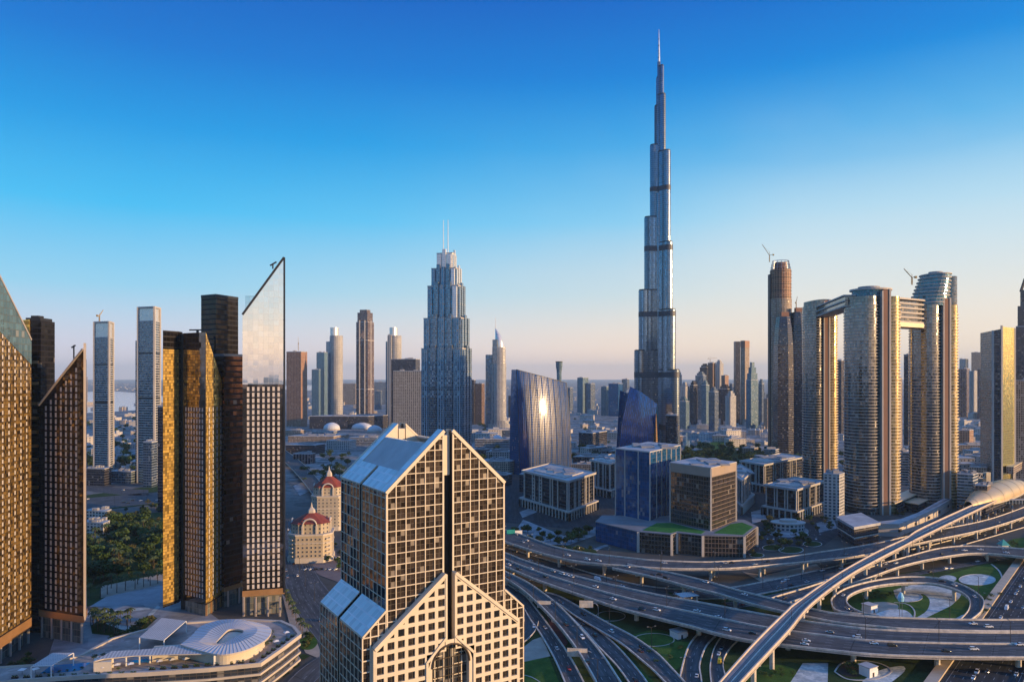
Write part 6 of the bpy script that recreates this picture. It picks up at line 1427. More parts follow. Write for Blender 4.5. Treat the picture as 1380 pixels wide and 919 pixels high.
# ------------------------------------------------------------------ mall roofs and low buildings
rn = random.Random(5)
mall = [(385, 438, 612, 600, 'dark'), (388, 470, 596, 588, 'tan'), (417, 523, 578, 561, 'dark'), (395, 425, 625, 612, 'plum'), (440, 480, 606, 594, 'whiteres'), (472, 520, 600, 590, 'banded'),
        (384, 412, 588, 580, 'tan'), (420, 455, 590, 582, 'banded'), (636, 668, 596, 584, 'whiteres'), (640, 700, 606, 592, 'banded'), (664, 702, 590, 580, 'skyglass'), (632, 660, 618, 606, 'dark'), (655, 700, 622, 609, 'whiteres'),
        (640, 702, 640, 622, 'tan'), (770, 805, 640, 626, 'tan'), (772, 832, 628, 616, 'dark'), (800, 835, 618, 608, 'plum'), (740, 775, 652, 636, 'brown'), (1060, 1085, 634, 620, 'tan'),
        (1110, 1138, 702, 640, 'whiteres'), (1205, 1232, 655, 610, 'banded'), (1288, 1336, 612, 600, 'tan'), (1286, 1338, 628, 616, 'plum'), (1290, 1318, 690, 640, 'banded'), (1306, 1338, 650, 630, 'tan'), (1314, 1336, 694, 655, 'brown'),
        (1290, 1312, 598, 580, 'raw'), (112, 150, 655, 632, 'dark'), (148, 186, 652, 636, 'skyglass'), (112, 148, 728, 706, 'whiteres'), (116, 150, 702, 690, 'whiteres'), (700, 724, 664, 640, 'dark'), (1000, 1022, 616, 604, 'tan'), (1030, 1050, 622, 606, 'banded'), (905, 920, 600, 588, 'plum'), (470, 520, 690, 672, 'tan'), (530, 580, 700, 684, 'whiteres'), (600, 640, 690, 668, 'banded'), (640, 676, 676, 656, 'tan'), (560, 610, 660, 644, 'plum'), (500, 548, 650, 634, 'skyglass'), (610, 650, 650, 634, 'whiteres'), (660, 690, 655, 640, 'dark'), (540, 590, 630, 616, 'tan')]
words_ = ['low flat-roofed block', 'long low shed', 'wide low building', 'low terraced block']
near_ = lambda u: ('behind the gabled foreground tower' if 380 < u < 640 else 'right of the stepped twin-mast tower' if 630 < u < 705 else 'between the two blue curved towers' if 735 < u < 900 else 'at the left among the dark towers' if u < 300 else 'near the golden tower at the right' if u > 1285 else 'by the oval towers' if u > 1050 else 'by the lake park' if u > 890 else 'beside the sunlit blue tower')
cn = {'dark': 'dark', 'tan': 'tan', 'plum': 'mauve', 'whiteres': 'white', 'banded': 'grey striped', 'skyglass': 'blue-grey', 'brown': 'brown', 'raw': 'rust-orange'}
for i, (u0, u1, vb, vt, mt) in enumerate(mall):
    D = GD(vb); dp = min(max(25, (u1-u0)*D/F*.7), 110)
    r, fp, zt_ = tower('%s %s %s' % (cn[mt], words_[i % 4], near_((u0+u1)/2)), [(u0, D+8), (u0+(u1-u0)*.75, D), (u1, D+dp*.6)], vt, mt, name='low_building', cat='building', group='low buildings, %s, %s' % (cn[mt], near_((u0+u1)/2)), plant=7, parapet=.9)
for i, (u, v, a, h) in enumerate([(447, 574, 11, 9), (466, 571, 13, 10), (488, 573, 14, 8), (505, 577, 10, 8), (670, 592, 9, 8), (690, 599, 9, 6)]):   # tent-like mall roofs
    D = GD(v+6); s = D/F; r = thing('tent_roof_hall', 'white vaulted tent roof over the mall behind the foreground tower' if u < 600 else 'white vaulted roof right of the stepped twin-mast tower', 'hall', PD(u, D+a*s), 0, 'white vaulted mall roofs %s' % ('behind the foreground tower' if u < 600 else 'right of the twin-mast tower'))
    mb = MB(); mb.loft([[(x, y, z*h) for x, y in el_(a*s*k, a*s*.8*k, 20)] for k, z in ((1, 0), (1, .9), (.9, 1.5), (.6, 2.1), (.2, 2.5))]); mb.build('vaulted_roof', M_shell, r, smooth=False)
    mb = MB(); mb.prism(el_(a*s*1.04, a*s*.84, 20), 0, h*.5); mb.build('wall', M_stone, r)
# suburbs: prototypes of small houses, then copies
M_house = [facade('house_front_%d' % k, wall=w_, glass=(.1, .1, .12), bay=4, flr=3.2, ww=.34, wh=.45, gm=.3, gr=.2, jit=0) for k, w_ in enumerate(((.52, .48, .43), (.44, .38, .32), (.58, .55, .52)))]
protos = []
for k in range(5):
    r = thing('house', 'x', 'house', (0, 0, 0)); mb = MB(); a, b, h = ((9, 7, 7), (12, 8, 10), (7, 7, 6.5), (16, 9, 13), (10, 10, 8))[k]
    mb.prism([(-a, -b), (a*.3, -b), (a*.3, -b*.6), (a, -b*.6), (a, b), (-a, b)], 0, h); mb.build('wall', M_house[k % 3], r); mb = MB(); mb.prism([(-a-.3, -b-.3), (a*.3+.3, -b-.3), (a*.3+.3, -b*.6-.3), (a+.3, -b*.6-.3), (a+.3, b+.3), (-a-.3, b+.3)], h, h+.7, mb=True); mb.box(-a*.5, a*.1, -b*.1, b*.7, h+.7, h+3.2); mb.build('roof', M_roof, r)
    protos.append(r)
zones = [((115, 240, 545, 640), 75, 'far suburb at the left between the framed towers', 'pale house in the left suburb'), ((384, 640, 530, 575), 45, 'suburb behind the mall', 'pale house in the suburb beyond the mall'),
         ((640, 835, 545, 620), 70, 'suburb behind the blue curved towers', 'pale house in the suburb behind the blue curved towers'), ((905, 1040, 572, 602), 45, 'houses at the lake front', 'pale house at the foot of the lake-front towers'), ((1286, 1338, 540, 640), 35, 'houses left of the golden tower', 'pale house left of the golden tower'), ((1110, 1232, 560, 660), 24, 'houses behind the oval towers', 'pale house behind the oval towers')]
used = set()
for (u0, u1, v0, v1), n, grp, lab in zones:
    for i in range(n):
        v = v0+(v1-v0)*rn.random()**1.3; u = rn.uniform(u0, u1); p = P(u, v); k = rn.randrange(5); sc = rn.uniform(.9, 1.7)
        if k not in used: used.add(k); r = protos[k]; r.location = p; r.rotation_euler.z = rn.uniform(-.6, .6); r.scale = (sc,)*3; r['label'] = lab; r['group'] = grp
        else: dup(protos[k], p, rn.uniform(-.6, .6), lab, grp, sc)
mb = MB()
for i in range(2600):
    v = 512.5+34*rn.random()**1.6; u = rn.uniform(-40, 1420); p = P(u, v); s = p.y/F; a, b = rn.uniform(.35, 1.1)*s*1.2, rn.uniform(8, 16); h = rn.uniform(5, 12)*(1+(rn.random() < .06)*2.5)
    if any(abs(u-x_) < w_ and abs(v-y_) < h_ for x_, y_, w_, h_ in ((150, 541, 92, 15), (400, 523, 75, 5))): continue
    a = min(a, 26); mb.box(p.x-a, p.x+a, p.y-b, p.y+b, 0, h, mb=False)
tag(mb.build('far_town', M_house[0]), 'sea of tiny pale buildings fading towards the horizon', 'town', kind='stuff')
# ------------------------------------------------------------------ metro viaduct, station and podium of the oval towers
vL = [(955, 938), (971, 919), (1020, 863.7), (1060, 824.5), (1074, 812.6), (1129, 774.5), (1183, 744), (1220, 726.6), (1241, 713), (1302, 685), (1340, 668), (1378, 652), (1410, 640)]
vR = [(985, 938), (1001, 919), (1037, 880), (1063.5, 851), (1094, 815.5), (1142, 778.8), (1179, 757.5), (1220, 736), (1241, 725), (1316, 688.5), (1350, 672), (1384, 656), (1415, 644)]
vo = road('metro', 'metro_viaduct', vL, vR, 17.0, 0, barrier=1.5, thick=2.6, pier_gap=34, pier_w=2.4, mat=M_conc_d, edge_mat=plain('viaduct_parapet', (.60, .50, .41), .7, var=.15, scale=.2))
del vo['kind']; tag(vo, 'pale elevated metro viaduct sweeping diagonally over the interchange to the station', 'viaduct')
A, B = ROADS['metro']
for f0 in (.26, .36, .62, .72):
    mb = MB(); L_ = [a.lerp(b, f0) for a, b in zip(A, B)]; wall_along(mb, L_, B, .28, 0.0, .35); mb.build('rail', M_steel, vo)
mb = MB(); L_ = [a.lerp(b, .47) for a, b in zip(A, B)]; wall_along(mb, L_, B, .7, 0.0, .7); mb.build('cable_walkway', M_conc, vo)
for ch in list(vo.children):
    if ch.name.startswith('lane_marking'): bpy.data.objects.remove(ch)
# golden shell station
c0, c1 = P(1305, 681, 17), P(1381, 651, 17); ax = (c1-c0); Ls = ax.length; st = thing('metro_station', 'golden pointed shell of the metro station at the right end of the viaduct', 'station', (c0.x, c0.y, 0), math.atan2(ax.y, ax.x))
M_shellg = plain('gold_shell_cladding', (.66, .49, .27), .38, .45, var=.08, scale=.05)
mb = MB(); rings = []; nS = 22
for i in range(nS+1):
    f = i/nS; wv = 17*math.sin(math.pi*min(1, f*.92+.04))**.75+1; hv = 17.5*math.sin(math.pi*min(1, f*.85+.1))**.8
    rings.append([(Ls*f, wv*math.cos(a), 14.5+hv*max(0, math.sin(a))**.85) for a in [math.pi*k/14 for k in range(15)]])
mb.loft(rings, closed=False, caps=False, flip=False); mb.build('shell_roof', M_shellg, st, smooth=True, weld=True)
mb = MB()
for i in range(1, nS, 3): mb.tube([Vector(p)+Vector((0, 0, .15)) for p in rings[i]], .22, 5)
for e in (0, 14): mb.tube([r_[e] for r_ in rings], .7, 6)
mb.build('shell_rib', M_goldslab, st)
mb = MB(); mb.prism([(Ls*.06, -13), (Ls*.9, -15), (Ls*.9, 15), (Ls*.06, 13)], 6, 15, mb=True); mb.build('concourse', FM['dark'], st)
for f in (.15, .35, .55, .75):
    for sgn in (-1, 1): mb = MB(); mb.box(Ls*f-1, Ls*f+1, sgn*9-1, sgn*9+1, 0, 6.2); mb.build('pier', M_conc, st)
fb = thing('footbridge', 'grey tubular footbridge leaving the golden station to the right', 'footbridge', P(1352, 688, 0)); a, b = P(1350, 676, 12)-fb.location, P(1420, 676, 12)-fb.location
mb = MB(); mb.bar(a+Vector((0, 0, 0)), b, 5, 4.5); mb.build('tube', FM['skyglass'], fb); mb = MB(); mb.bar(a+Vector((0, 0, 2.7)), b+Vector((0, 0, 2.7)), 5.6, .7); mb.build('roof', M_roof, fb)
for f in (.2, .8): p = a.lerp(b, f); mb = MB(); mb.box(p.x-.8, p.x+.8, p.y-.8, p.y+.8, 0, 10); mb.build('pier', M_conc, fb)
gb = thing('link_bridge', 'tan enclosed bridge behind the golden station at the right edge', 'bridge', P(1360, 662, 0)); a, b = P(1361, 634, 20)-gb.location, P(1420, 600, 20)-gb.location
mb = MB(); mb.bar(a, b, 9, 10); mb.build('wall', FM['tan'], gb); mb = MB(); mb.bar(a+Vector((0, 0, 5.6)), b+Vector((0, 0, 5.6)), 10, 1.2); mb.build('roof', M_goldslab, gb)
for f in (.06, .4): p = a.lerp(b, f); mb = MB(); mb.box(p.x-1.5, p.x+1.5, p.y-1.5, p.y+1.5, 0, 15.5); mb.build('pier', M_conc, gb)
tb = thing('truss_bridge', 'steel truss footbridge left of the golden glass tower', 'footbridge', P(1322, 690, 0)); a, b = P(1309, 641, 22)-tb.location, P(1331, 641, 22)-tb.location
mb = MB(); n = 4
for z in (-3.2, 3.2): mb.bar(a+Vector((0, 0, z)), b+Vector((0, 0, z)), 1.2)
for k in range(n): mb.bar(a.lerp(b, k/n)+Vector((0, 0, -3.2)), a.lerp(b, (k+.5)/n)+Vector((0, 0, 3.2)), .8); mb.bar(a.lerp(b, (k+.5)/n)+Vector((0, 0, 3.2)), a.lerp(b, (k+1)/n)+Vector((0, 0, -3.2)), .8)
mb.build('truss', M_conc, tb); mb = MB(); mb.bar(a+Vector((0, 4, 0)), b+Vector((0, 4, 0)), 4, 5); mb.build('walkway', FM['dark'], tb)
for e in (a, b): mb = MB(); mb.box(e.x-3, e.x+3, e.y-2, e.y+6, 0, e.z+5); mb.build('stair_tower', M_goldslab, tb)
# curved cream podium wall and its flat canopies
px = [(1181, 722), (1212, 723), (1235, 713), (1262, 699), (1291, 680), (1303, 672), (1296, 664), (1270, 672), (1238, 690), (1214, 699), (1181, 703)]
w = [P(u, v, 0) for u, v in px[:6]]+[P(u, v, 13) for u, v in px[6:]]; c = centre([(p.x, p.y) for p in w]); r_ = ccw([(p.x-c.x, p.y-c.y) for p in w])
pb = thing('podium_building', 'long curving pale podium wall with dark openings at the foot of the oval towers', 'podium', c)
mb = MB(); mb.prism(r_, 0, 12); mb.build('wall', M_stone, pb); mb = MB(); mb.prism(shift(r_, .8), 12, 13, mb=True); mb.build('roof', M_roof, pb)
for z, g_ in ((4, .4), (8, .3)): mb = MB(); mb.prism(shift(r_, g_), z, z+.6, mb=True); mb.build('floor_band', M_goldslab, pb)
front = [Vector((p.x-c.x, p.y-c.y, 0)) for p in w[:6]]; q = crom(front, 15)
for k in range(1, 14, 2):
    d = (q[k+1]-q[k]).normalized(); nn = Vector((d.y, -d.x, 0)); mb = MB(); m_ = q[k]+nn*.1; mb.bar(m_-d*2.4+Vector((0, 0, 6.2)), m_+d*2.4+Vector((0, 0, 6.2)), 1.4, 2.6); mb.build('opening', M_slot, pb)
for lab, pxs, zc in (('upper tilted tan canopy roof between the oval towers', ((1206, 678), (1256, 657), (1240, 654), (1200, 669)), 16), ('lower tan canopy roof with dark glazed sides between the oval towers', ((1212, 675), (1238, 679), (1251, 673), (1226, 668)), 12), ('flat pink-grey canopy roof at the foot of the tallest oval tower', ((1285, 664), (1304, 670), (1316, 658), (1290, 656)), 12)):
    w = [P(u, v, zc) for u, v in pxs]; c = centre([(p.x, p.y) for p in w]); q = ccw([(p.x-c.x, p.y-c.y) for p in w]); cb = thing('canopy_pavilion', lab, 'pavilion', c)
    slab(m1 := MB(), [(x, y, zc) for x, y in q], 1.0, 0, 0); m1.build('canopy_roof', M_goldslab, cb); m1 = MB(); m1.prism(inset(q, .85), 0, zc-1.1); m1.build('glazed_wall', FM['dark'], cb)
w = [P(1127, 722, 0), P(1151, 738, 0), P(1186, 731, 0)]; w.append(w[0]+w[2]-w[1]); c = (w[0]+w[2])/2; c.z = 0; q = [(p.x-c.x, p.y-c.y) for p in w]
pv_ = thing('glass_pavilion', 'dark glass pavilion with a pale overhanging roof at the foot of the middle oval tower', 'pavilion', c)
mb = MB(); mb.prism(inset(q, .93), 0, 17); mb.build('glazed_wall', FM['dark'], pv_); mb = MB(); mb.prism(shift(q, .5), 17, 19.5, mb=True); mb.build('roof', M_roof, pv_); mb = MB(); mb.prism(inset(q, .96), 8, 9, mb=True); mb.build('floor_band', M_conc, pv_)
ga = thing('low_building', 'round white villa-like pavilion in front of the white-piered office blocks', 'pavilion', P(1062, 713)); mb = MB(); mb.prism(el_(17, 12, 24), 0, 7); mb.build('wall', FM['whiteres'], ga); mb = MB(); mb.prism(el_(18, 13, 24), 7, 8, mb=True); mb.prism(el_(9, 6, 20), 8, 10.5); mb.build('roof', M_offw, ga)

# ------------------------------------------------------------------ kiosks, signs and lamps of the interchange
def small(lab, name, cat, pos, parts, rz=0, group=None):
    r = thing(name, lab, cat, pos, rz, group)
    for nm, mt, fn in parts: mb = MB(); fn(mb); mb.build(nm, mt, r)
    return r
def kiosk(lab, u, v, a, h):
    small(lab, 'kiosk', 'kiosk', P(u, v), [('wall', M_white, lambda m: (m.box(-a, a, -a, a, 0, h), m.box(a, a+2.4, -a*.6, a*.6, 0, h*.6))), ('roof', M_roof, lambda m: m.box(-a-.4, a+.4, -a-.4, a+.4, h, h+.4)), ('door', M_dark, lambda m: m.box(-.8, .6, -a-.06, -a-.01, 0, 2.4))], .5)
kiosk('white cube-shaped pump house inside the loop ramp', 1172, 824, 3.4, 5); kiosk('white pump house below the wide flyover beside a round bed', 1170, 909, 3.2, 5); kiosk('white cabin beneath the flyover between the ramps', 914, 858, 3.6, 4)
small('teal pyramid-roofed kiosk on the lawn near the right edge', 'kiosk', 'kiosk', P(1352, 738), [('wall', M_white, lambda m: m.box(-3, 3, -3, 3, 0, 3)), ('roof', plain('teal_roof', (.05, .33, .30), .5), lambda m: m.loft([[(x*k, y*k, z) for x, y in ((-4, -4), (4, -4), (4, 4), (-4, 4))] for k, z in ((1, 3), (.05, 8))]))])
small('slatted tan roof shelter behind the wide flyover', 'shelter', 'shelter', P(926, 812), [('roof', M_shade, lambda m: slab(m, [(-7, -5, 6), (7, -5, 6), (7, 5, 6), (-7, 5, 6)], .4)), ('post', M_conc, lambda m: m.box(-6, -5, -4, -3, 0, 5.6)), ('post', M_conc, lambda m: m.box(5, 6, -4, -3, 0, 5.6)), ('post', M_conc, lambda m: m.box(5, 6, 3, 4, 0, 5.6)), ('post', M_conc, lambda m: m.box(-6, -5, 3, 4, 0, 5.6))], .3)
small('tall mast with blue-white floodlight head at the loop ramp', 'light_mast', 'mast', P(1214, 842), [('mast', M_steel, lambda m: [m.tube([(x, 0, 0), (x, 0, 17)], .18, 6) for x in (-.8, .8)]), ('lamp_head', plain('pale_blue_panel', (.30, .62, .78), .4), lambda m: m.loft([[(x*k, y*k, z) for x, y in el_(1, 1, 10)] for k, z in ((1.6, 15.5), (2.0, 18), (.8, 21))]))])
def gantry(lab, u, v, z, w, h, az, side=1, mat=None):
    p = P(u, v, z); tall = 7.5
    small(lab, 'road_sign', 'road sign', p, [('panel', mat or M_conc, lambda m: m.box(-w/2, w/2, -.15, .15, tall-h*.5, tall+h*.5)), ('frame', M_steel, lambda m: [m.box(-w/2+i*w/3-.1, -w/2+i*w/3+.1, .16, .4, tall-h*.55, tall+h*.55) for i in range(4)]),
          ('arm', M_steel, lambda m: m.tube([(side*(w/2-.4), .35, tall+.4)]+[(side*(w/2+3.5*math.sin(a)), .35, tall+.9-3.5*(1-math.cos(a))) for a in (0.2, .6, 1.0, 1.4)]+[(side*(w/2+3.6), .35, 0)], .28, 8))], az)
gantry('back of a tan sign panel on a curved arm over the left slip road', 733, 829, .6, 9, 4.6, R(-8)); gantry('back of a tan sign panel on a curved arm beside the flyover pier', 790, 829, 2.2, 9, 4.6, R(-5)); gantry('back of a wide pale sign panel spanning the lower slip road', 778, 897, .5, 11, 4.6, R(-6))
small('teal and white direction sign beside the upper flyover, at the gabled tower', 'road_sign', 'road sign', P(694, 733), [('post', M_steel, lambda m: [m.box(x-.2, x+.2, -.2, .2, 0, 11) for x in (-5, 5)]), ('teal_panel', plain('teal_sign', (.02, .30, .27), .5), lambda m: m.box(-8, 0, -.25, .05, 6, 14)), ('white_panel', M_white, lambda m: m.box(0.1, 7, -.25, .05, 8, 13))], R(10))
lamp = thing('street_lamp', 'dark twin-armed street lamp on the median of the wide main flyover', 'street lamp', (0, 0, 0), 0, 'street lamps along the wide main flyover')
mb = MB(); mb.tube([(0, 0, 0), (0, 0, 13)], .2, 8, r1=.12); mb.build('pole', M_dark, lamp)
for s_ in (-1, 1):
    mb = MB(); mb.tube([(0, 0, 12.6), (s_*1.2, 0, 13.3), (s_*2.6, 0, 13.5)], .09, 6); o = mb.build('arm', M_dark, lamp); mb = MB(); mb.box(s_*2.4-.5, s_*2.4+.5, -.22, .22, 13.35, 13.6); mb.build('lamp_head', M_steel, o)
first = True
def lamps(key, f, step, lab, grp, side=0.0, i0=6):
    global first
    A, B = ROADS[key]; n = len(A)
    for i in range(i0, n-2, step):
        p = A[i].lerp(B[i], f); q = A[i+1].lerp(B[i+1], f)
        if p.y < 250 or abs(F*p.x/p.y) > 760: continue
        rz = math.atan2(q.y-p.y, q.x-p.x)+math.pi/2
        if first: lamp.location = p; lamp.rotation_euler.z = rz; first = False
        else: dup(lamp, p, rz, lab, grp)
lamps('main', .47, 8, 'dark twin-armed street lamp on the median of the wide main flyover', 'street lamps along the wide main flyover')
lamps('upper', .985, 9, 'dark street lamp on the near edge of the upper flyover', 'street lamps along the upper flyover'); lamps('branch', .02, 10, 'dark street lamp along the branch ramp', 'street lamps along the branch ramp')
lamps('nine', .98, 9, 'dark street lamp beside the lower curving ramp', 'street lamps beside the lower curving ramp'); lamps('six', .03, 10, 'dark street lamp on the ramp nearest the gabled tower', 'street lamps on the ramp near the gabled tower'); lamps('mid', .02, 9, 'dark street lamp along the middle flyover', 'street lamps along the middle flyover'); lamps('loop', .03, 9, 'dark street lamp on the outside of the loop ramp', 'street lamps on the loop ramp')
lamps('low', .5, 9, 'dark street lamp on the median of the ground-level road', 'street lamps on the ground-level road'); lamps('highway', .5, 10, 'dark street lamp on the median of the right-hand highway', 'street lamps on the right-hand highway'); lamps('boulevard', .5, 8, 'dark street lamp on the boulevard left of the gabled tower', 'street lamps on the left boulevard')

# ------------------------------------------------------------------ vehicles
M_tyre = plain('tyre_rubber', (.02, .02, .02), .8); M_cglass = plain('car_glass', (.02, .025, .03), .08, .3); M_lampr = plain('tail_lamp_red', (.35, .02, .02), .3); M_lampw = plain('headlamp_clear', (.7, .7, .68), .15)
def car_proto(nm, paint, kind):
    r = thing(nm, 'x', 'car' if kind != 'van' else 'van', (0, 0, 0)); L, Wd = (4.7, 1.85) if kind == 'saloon' else (4.9, 1.95) if kind == 'suv' else (6.4, 2.1); hb = .95 if kind == 'saloon' else 1.1; ht = 1.45 if kind == 'saloon' else 1.8 if kind == 'suv' else 2.5; w = Wd/2
    mb = MB(); sec = [(-L/2, .55, .9), (-L/2+.15, hb-.05, .97), (-L*.2, hb, 1.0), (L*.2, hb, 1.0), (L/2-.35, hb-.17, .96), (L/2, .55, .86)]
    mb.loft([[(x, -w*k, .28), (x, w*k, .28), (x, w*k, z*.8), (x, w*k*.93, z), (x, -w*k*.93, z), (x, -w*k, z*.8)] for x, z, k in sec], flip=False)
    x0, x1, x2, x3 = (-L*.40, -L*.24, L*.06, L*.22) if kind == 'saloon' else (-L*.48, -L*.43, L*.08, L*.24) if kind == 'suv' else (-L*.49, -L*.47, L*.30, L*.40)
    mb.loft([[(x1+.12, -w*.74, ht-.06), (x1+.12, w*.74, ht-.06), (x1+.12, w*.7, ht), (x1+.12, -w*.7, ht)], [(x2-.1, -w*.74, ht-.06), (x2-.1, w*.74, ht-.06), (x2-.1, w*.7, ht), (x2-.1, -w*.7, ht)]])
    mb.build('body', paint, r)
    mb = MB(); mb.loft([[(x0, -w*.88, hb-.03), (x3, -w*.88, hb-.03), (x3, w*.88, hb-.03), (x0, w*.88, hb-.03)], [(x1, -w*.73, ht-.05), (x2, -w*.73, ht-.05), (x2, w*.73, ht-.05), (x1, w*.73, ht-.05)]]); mb.build('cabin_glass', M_cglass if kind != 'van' else paint, r)
    tm = MB(); tm.tube([(0, -.11, 0), (0, .11, 0)], .33, 12); tme = tm.mesh('wheel', M_tyre)
    for x in (-L*.3, L*.31):
        for y in (-w+.08, w-.08): o = bpy.data.objects.new('wheel', tme); scene.collection.objects.link(o); o.parent = r; o.location = (x, y, .33)
    for x, mt, nm2 in ((L/2-.02, M_lampw, 'headlight'), (-L/2+.0, M_lampr, 'tail_light')):
        for y in (-w*.62, w*.62): mb = MB(); mb.box(x-.06, x+.06, y-.2, y+.2, .6, .75); mb.build(nm2, mt, r)
    return r
paints = {'white': plain('car_paint_white', (.78, .78, .76), .22, 0, var=.03, spec=.6), 'black': plain('car_paint_black', (.02, .02, .022), .2, .2, var=.03, spec=.6), 'silver': plain('car_paint_silver', (.45, .46, .47), .25, .6, var=.03), 'red': plain('car_paint_red', (.35, .03, .03), .25, 0, var=.03), 'yellow': plain('car_paint_yellow', (.75, .52, .03), .3, 0, var=.03)}
PR = {}
for col, kd in (('white', 'saloon'), ('white', 'suv'), ('black', 'saloon'), ('black', 'suv'), ('silver', 'saloon'), ('red', 'saloon'), ('yellow', 'van'), ('white', 'van')): PR[(col, kd)] = [car_proto('van' if kd == 'van' else 'car', paints[col], kd), False]
def nearest(key, p):
    A, B = ROADS[key]; i = min(range(len(A)-1), key=lambda k: ((A[k]+B[k])/2-p).length); d = (A[i+1]+B[i+1]-A[i]-B[i]).normalized(); return A[i], B[i], d
rname = {'main': 'wide main flyover', 'upper': 'upper flyover', 'branch': 'branch ramp off the upper flyover', 'loop': 'loop ramp', 'mid': 'middle flyover', 'six': 'ramp nearest the gabled tower', 'seven': 'slip road beside the gabled tower', 'turn': 'turning slip road', 'nine': 'lower curving ramp', 'eight': 'lower slip road', 'eleven': 'right-hand underpass ramp', 'ten': 'left-hand underpass ramp', 'low': 'ground-level road behind the flyovers', 'highway': 'wide highway at the right edge', 'inner': 'narrow road beyond the loop ramp', 'boulevard': 'boulevard left of the gabled tower', 'park': 'road beyond the left park', 'low_two': 'ground-level link road', 'far_left': 'far road at the left', 'link': 'raised link road at the left'}
ncar = 0
def put_car(key, p, d, col='white', kd='saloon'):
    global ncar
    pr = PR[(col, kd)]; rz = math.atan2(d.y, d.x); kn = {'saloon': 'car', 'suv': 'tall car', 'van': 'van'}[kd]; lab = '%s %s driving on the %s' % (col, kn, rname[key]); grp = '%s %ss on the %s' % (col, kn, rname[key])
    o = pr[0] if not pr[1] else dup(pr[0], p, rz); pr[1] = True; o.location = p; o.rotation_euler.z = rz; o['label'] = lab; o['group'] = grp; ncar += 1
    o.rotation_euler.y = -math.asin(max(-.2, min(.2, d.z)))
taken = []
def car_px(key, u, v, col='white', kd='saloon'):
    A, B = ROADS[key]; best = None
    for i in range(len(A)-1):
        for f in [k/16 for k in range(2, 15)]:
            p = A[i].lerp(B[i], f); uu, vv = CU+F*p.x/p.y, HV+F*(H-p.z)/p.y; e = (uu-u)**2+(vv-v)**2
            if best is None or e < best[0]: best = (e, p, (A[i+1]-A[i]).normalized(), f)
    e, p, d, f = best; d = d if (f > .5) else -d; taken.append(p); put_car(key, p+Vector((0, 0, .03)), d, col, kd)
def crop(ox, oy, L):
    for key, x, y, *r in L: car_px(key, ox+x/4.595, oy+y/4.595, *r)
crop(680, 719, [('main', 37, 198), ('main', 160, 220), ('main', 262, 275, 'black'), ('main', 678, 408), ('main', 860, 475, 'black'), ('low', 80, 150, 'silver'), ('low', 160, 168), ('low', 215, 178, 'silver'), ('main', 315, 218, 'silver'), ('main', 365, 220, 'white', 'suv'), ('main', 392, 228), ('main', 425, 243), ('low', 580, 285, 'white', 'van'), ('low', 825, 318, 'silver'),
 ('upper', 120, 58, 'silver'), ('upper', 390, 137), ('upper', 505, 160, 'white', 'suv'), ('branch', 760, 203), ('seven', 75, 355, 'silver'), ('turn', 180, 580), ('seven', 255, 590, 'silver'), ('seven', 325, 720), ('seven', 395, 830, 'red'), ('nine', 355, 430, 'silver'), ('nine', 490, 505, 'black', 'suv'), ('eight', 490, 570, 'black'), ('eight', 560, 630, 'black', 'suv'), ('nine', 655, 605, 'white', 'suv'), ('nine', 840, 720, 'black'), ('eight', 810, 905, 'black')])
crop(860, 719, [('upper', 170, 188), ('upper', 550, 192, 'silver'), ('upper', 585, 190, 'black'), ('upper', 800, 175, 'black'), ('branch', 130, 262, 'black'), ('branch', 425, 300, 'white', 'suv'), ('branch', 655, 375), ('main', 45, 473, 'black'), ('main', 115, 473, 'white', 'suv'), ('main', 545, 600, 'white', 'suv'), ('main', 710, 625, 'black'), ('main', 375, 487), ('main', 497, 527), ('nine', 20, 710, 'black'), ('eleven', 505, 745), ('eleven', 503, 800, 'yellow', 'van'), ('eleven', 520, 710, 'silver')])
crop(1020, 719, [('upper', 60, 172, 'silver'), ('main', 285, 657), ('main', 275, 675), ('main', 627, 642, 'white', 'suv'), ('main', 860, 705, 'black', 'suv'), ('loop', 535, 382), ('loop', 555, 470, 'silver'), ('loop', 600, 500, 'black'), ('low_two', 475, 365)])
crop(1180, 719, [('loop', 210, 290, 'black'), ('loop', 405, 300, 'black'), ('loop', 495, 322), ('loop', 610, 385), ('branch', 600, 560), ('branch', 690, 573, 'white', 'suv'), ('main', 605, 718, 'white', 'suv'), ('main', 905, 690), ('mid', 60, 190, 'silver'), ('mid', 260, 153, 'black'), ('mid', 405, 133, 'black'), ('mid', 495, 102, 'black'), ('mid', 550, 108), ('mid', 660, 95), ('mid', 785, 105, 'silver'), ('inner', 345, 245, 'black'), ('inner', 430, 230, 'white', 'suv'), ('inner', 480, 228),
 ('highway', 778, 440, 'white', 'van'), ('highway', 833, 352), ('highway', 875, 350, 'silver'), ('highway', 825, 423), ('highway', 895, 453, 'silver'), ('highway', 770, 512), ('highway', 610, 840, 'white', 'suv'), ('highway', 612, 905), ('highway', 870, 310), ('highway', 900, 290, 'black'), ('highway', 700, 850, 'silver'), ('highway', 860, 860)])
rn = random.Random(11); cols = ['white']*5+['silver']*3+['black']*3+['red']
def traffic(key, n, lo=.05, hi=.95):
    A, B = ROADS[key]
    for _ in range(n*6):
        if n <= 0: break
        i = int(rn.uniform(lo, hi)*(len(A)-2)); f = rn.choice([.12, .22, .32, .42, .58, .68, .78, .88]); p = A[i].lerp(B[i], f)
        if any((p-q).length < 7 for q in taken) or abs(F*p.x/p.y) > 705: continue
        taken.append(p); d = (A[i+1]-A[i]).normalized(); c_ = rn.choice(cols); kd = 'suv' if c_ in ('white', 'black') and rn.random() < .35 else 'saloon'; put_car(key, p+Vector((0, 0, .03)), d if f > .5 else -d, c_, kd); n -= 1
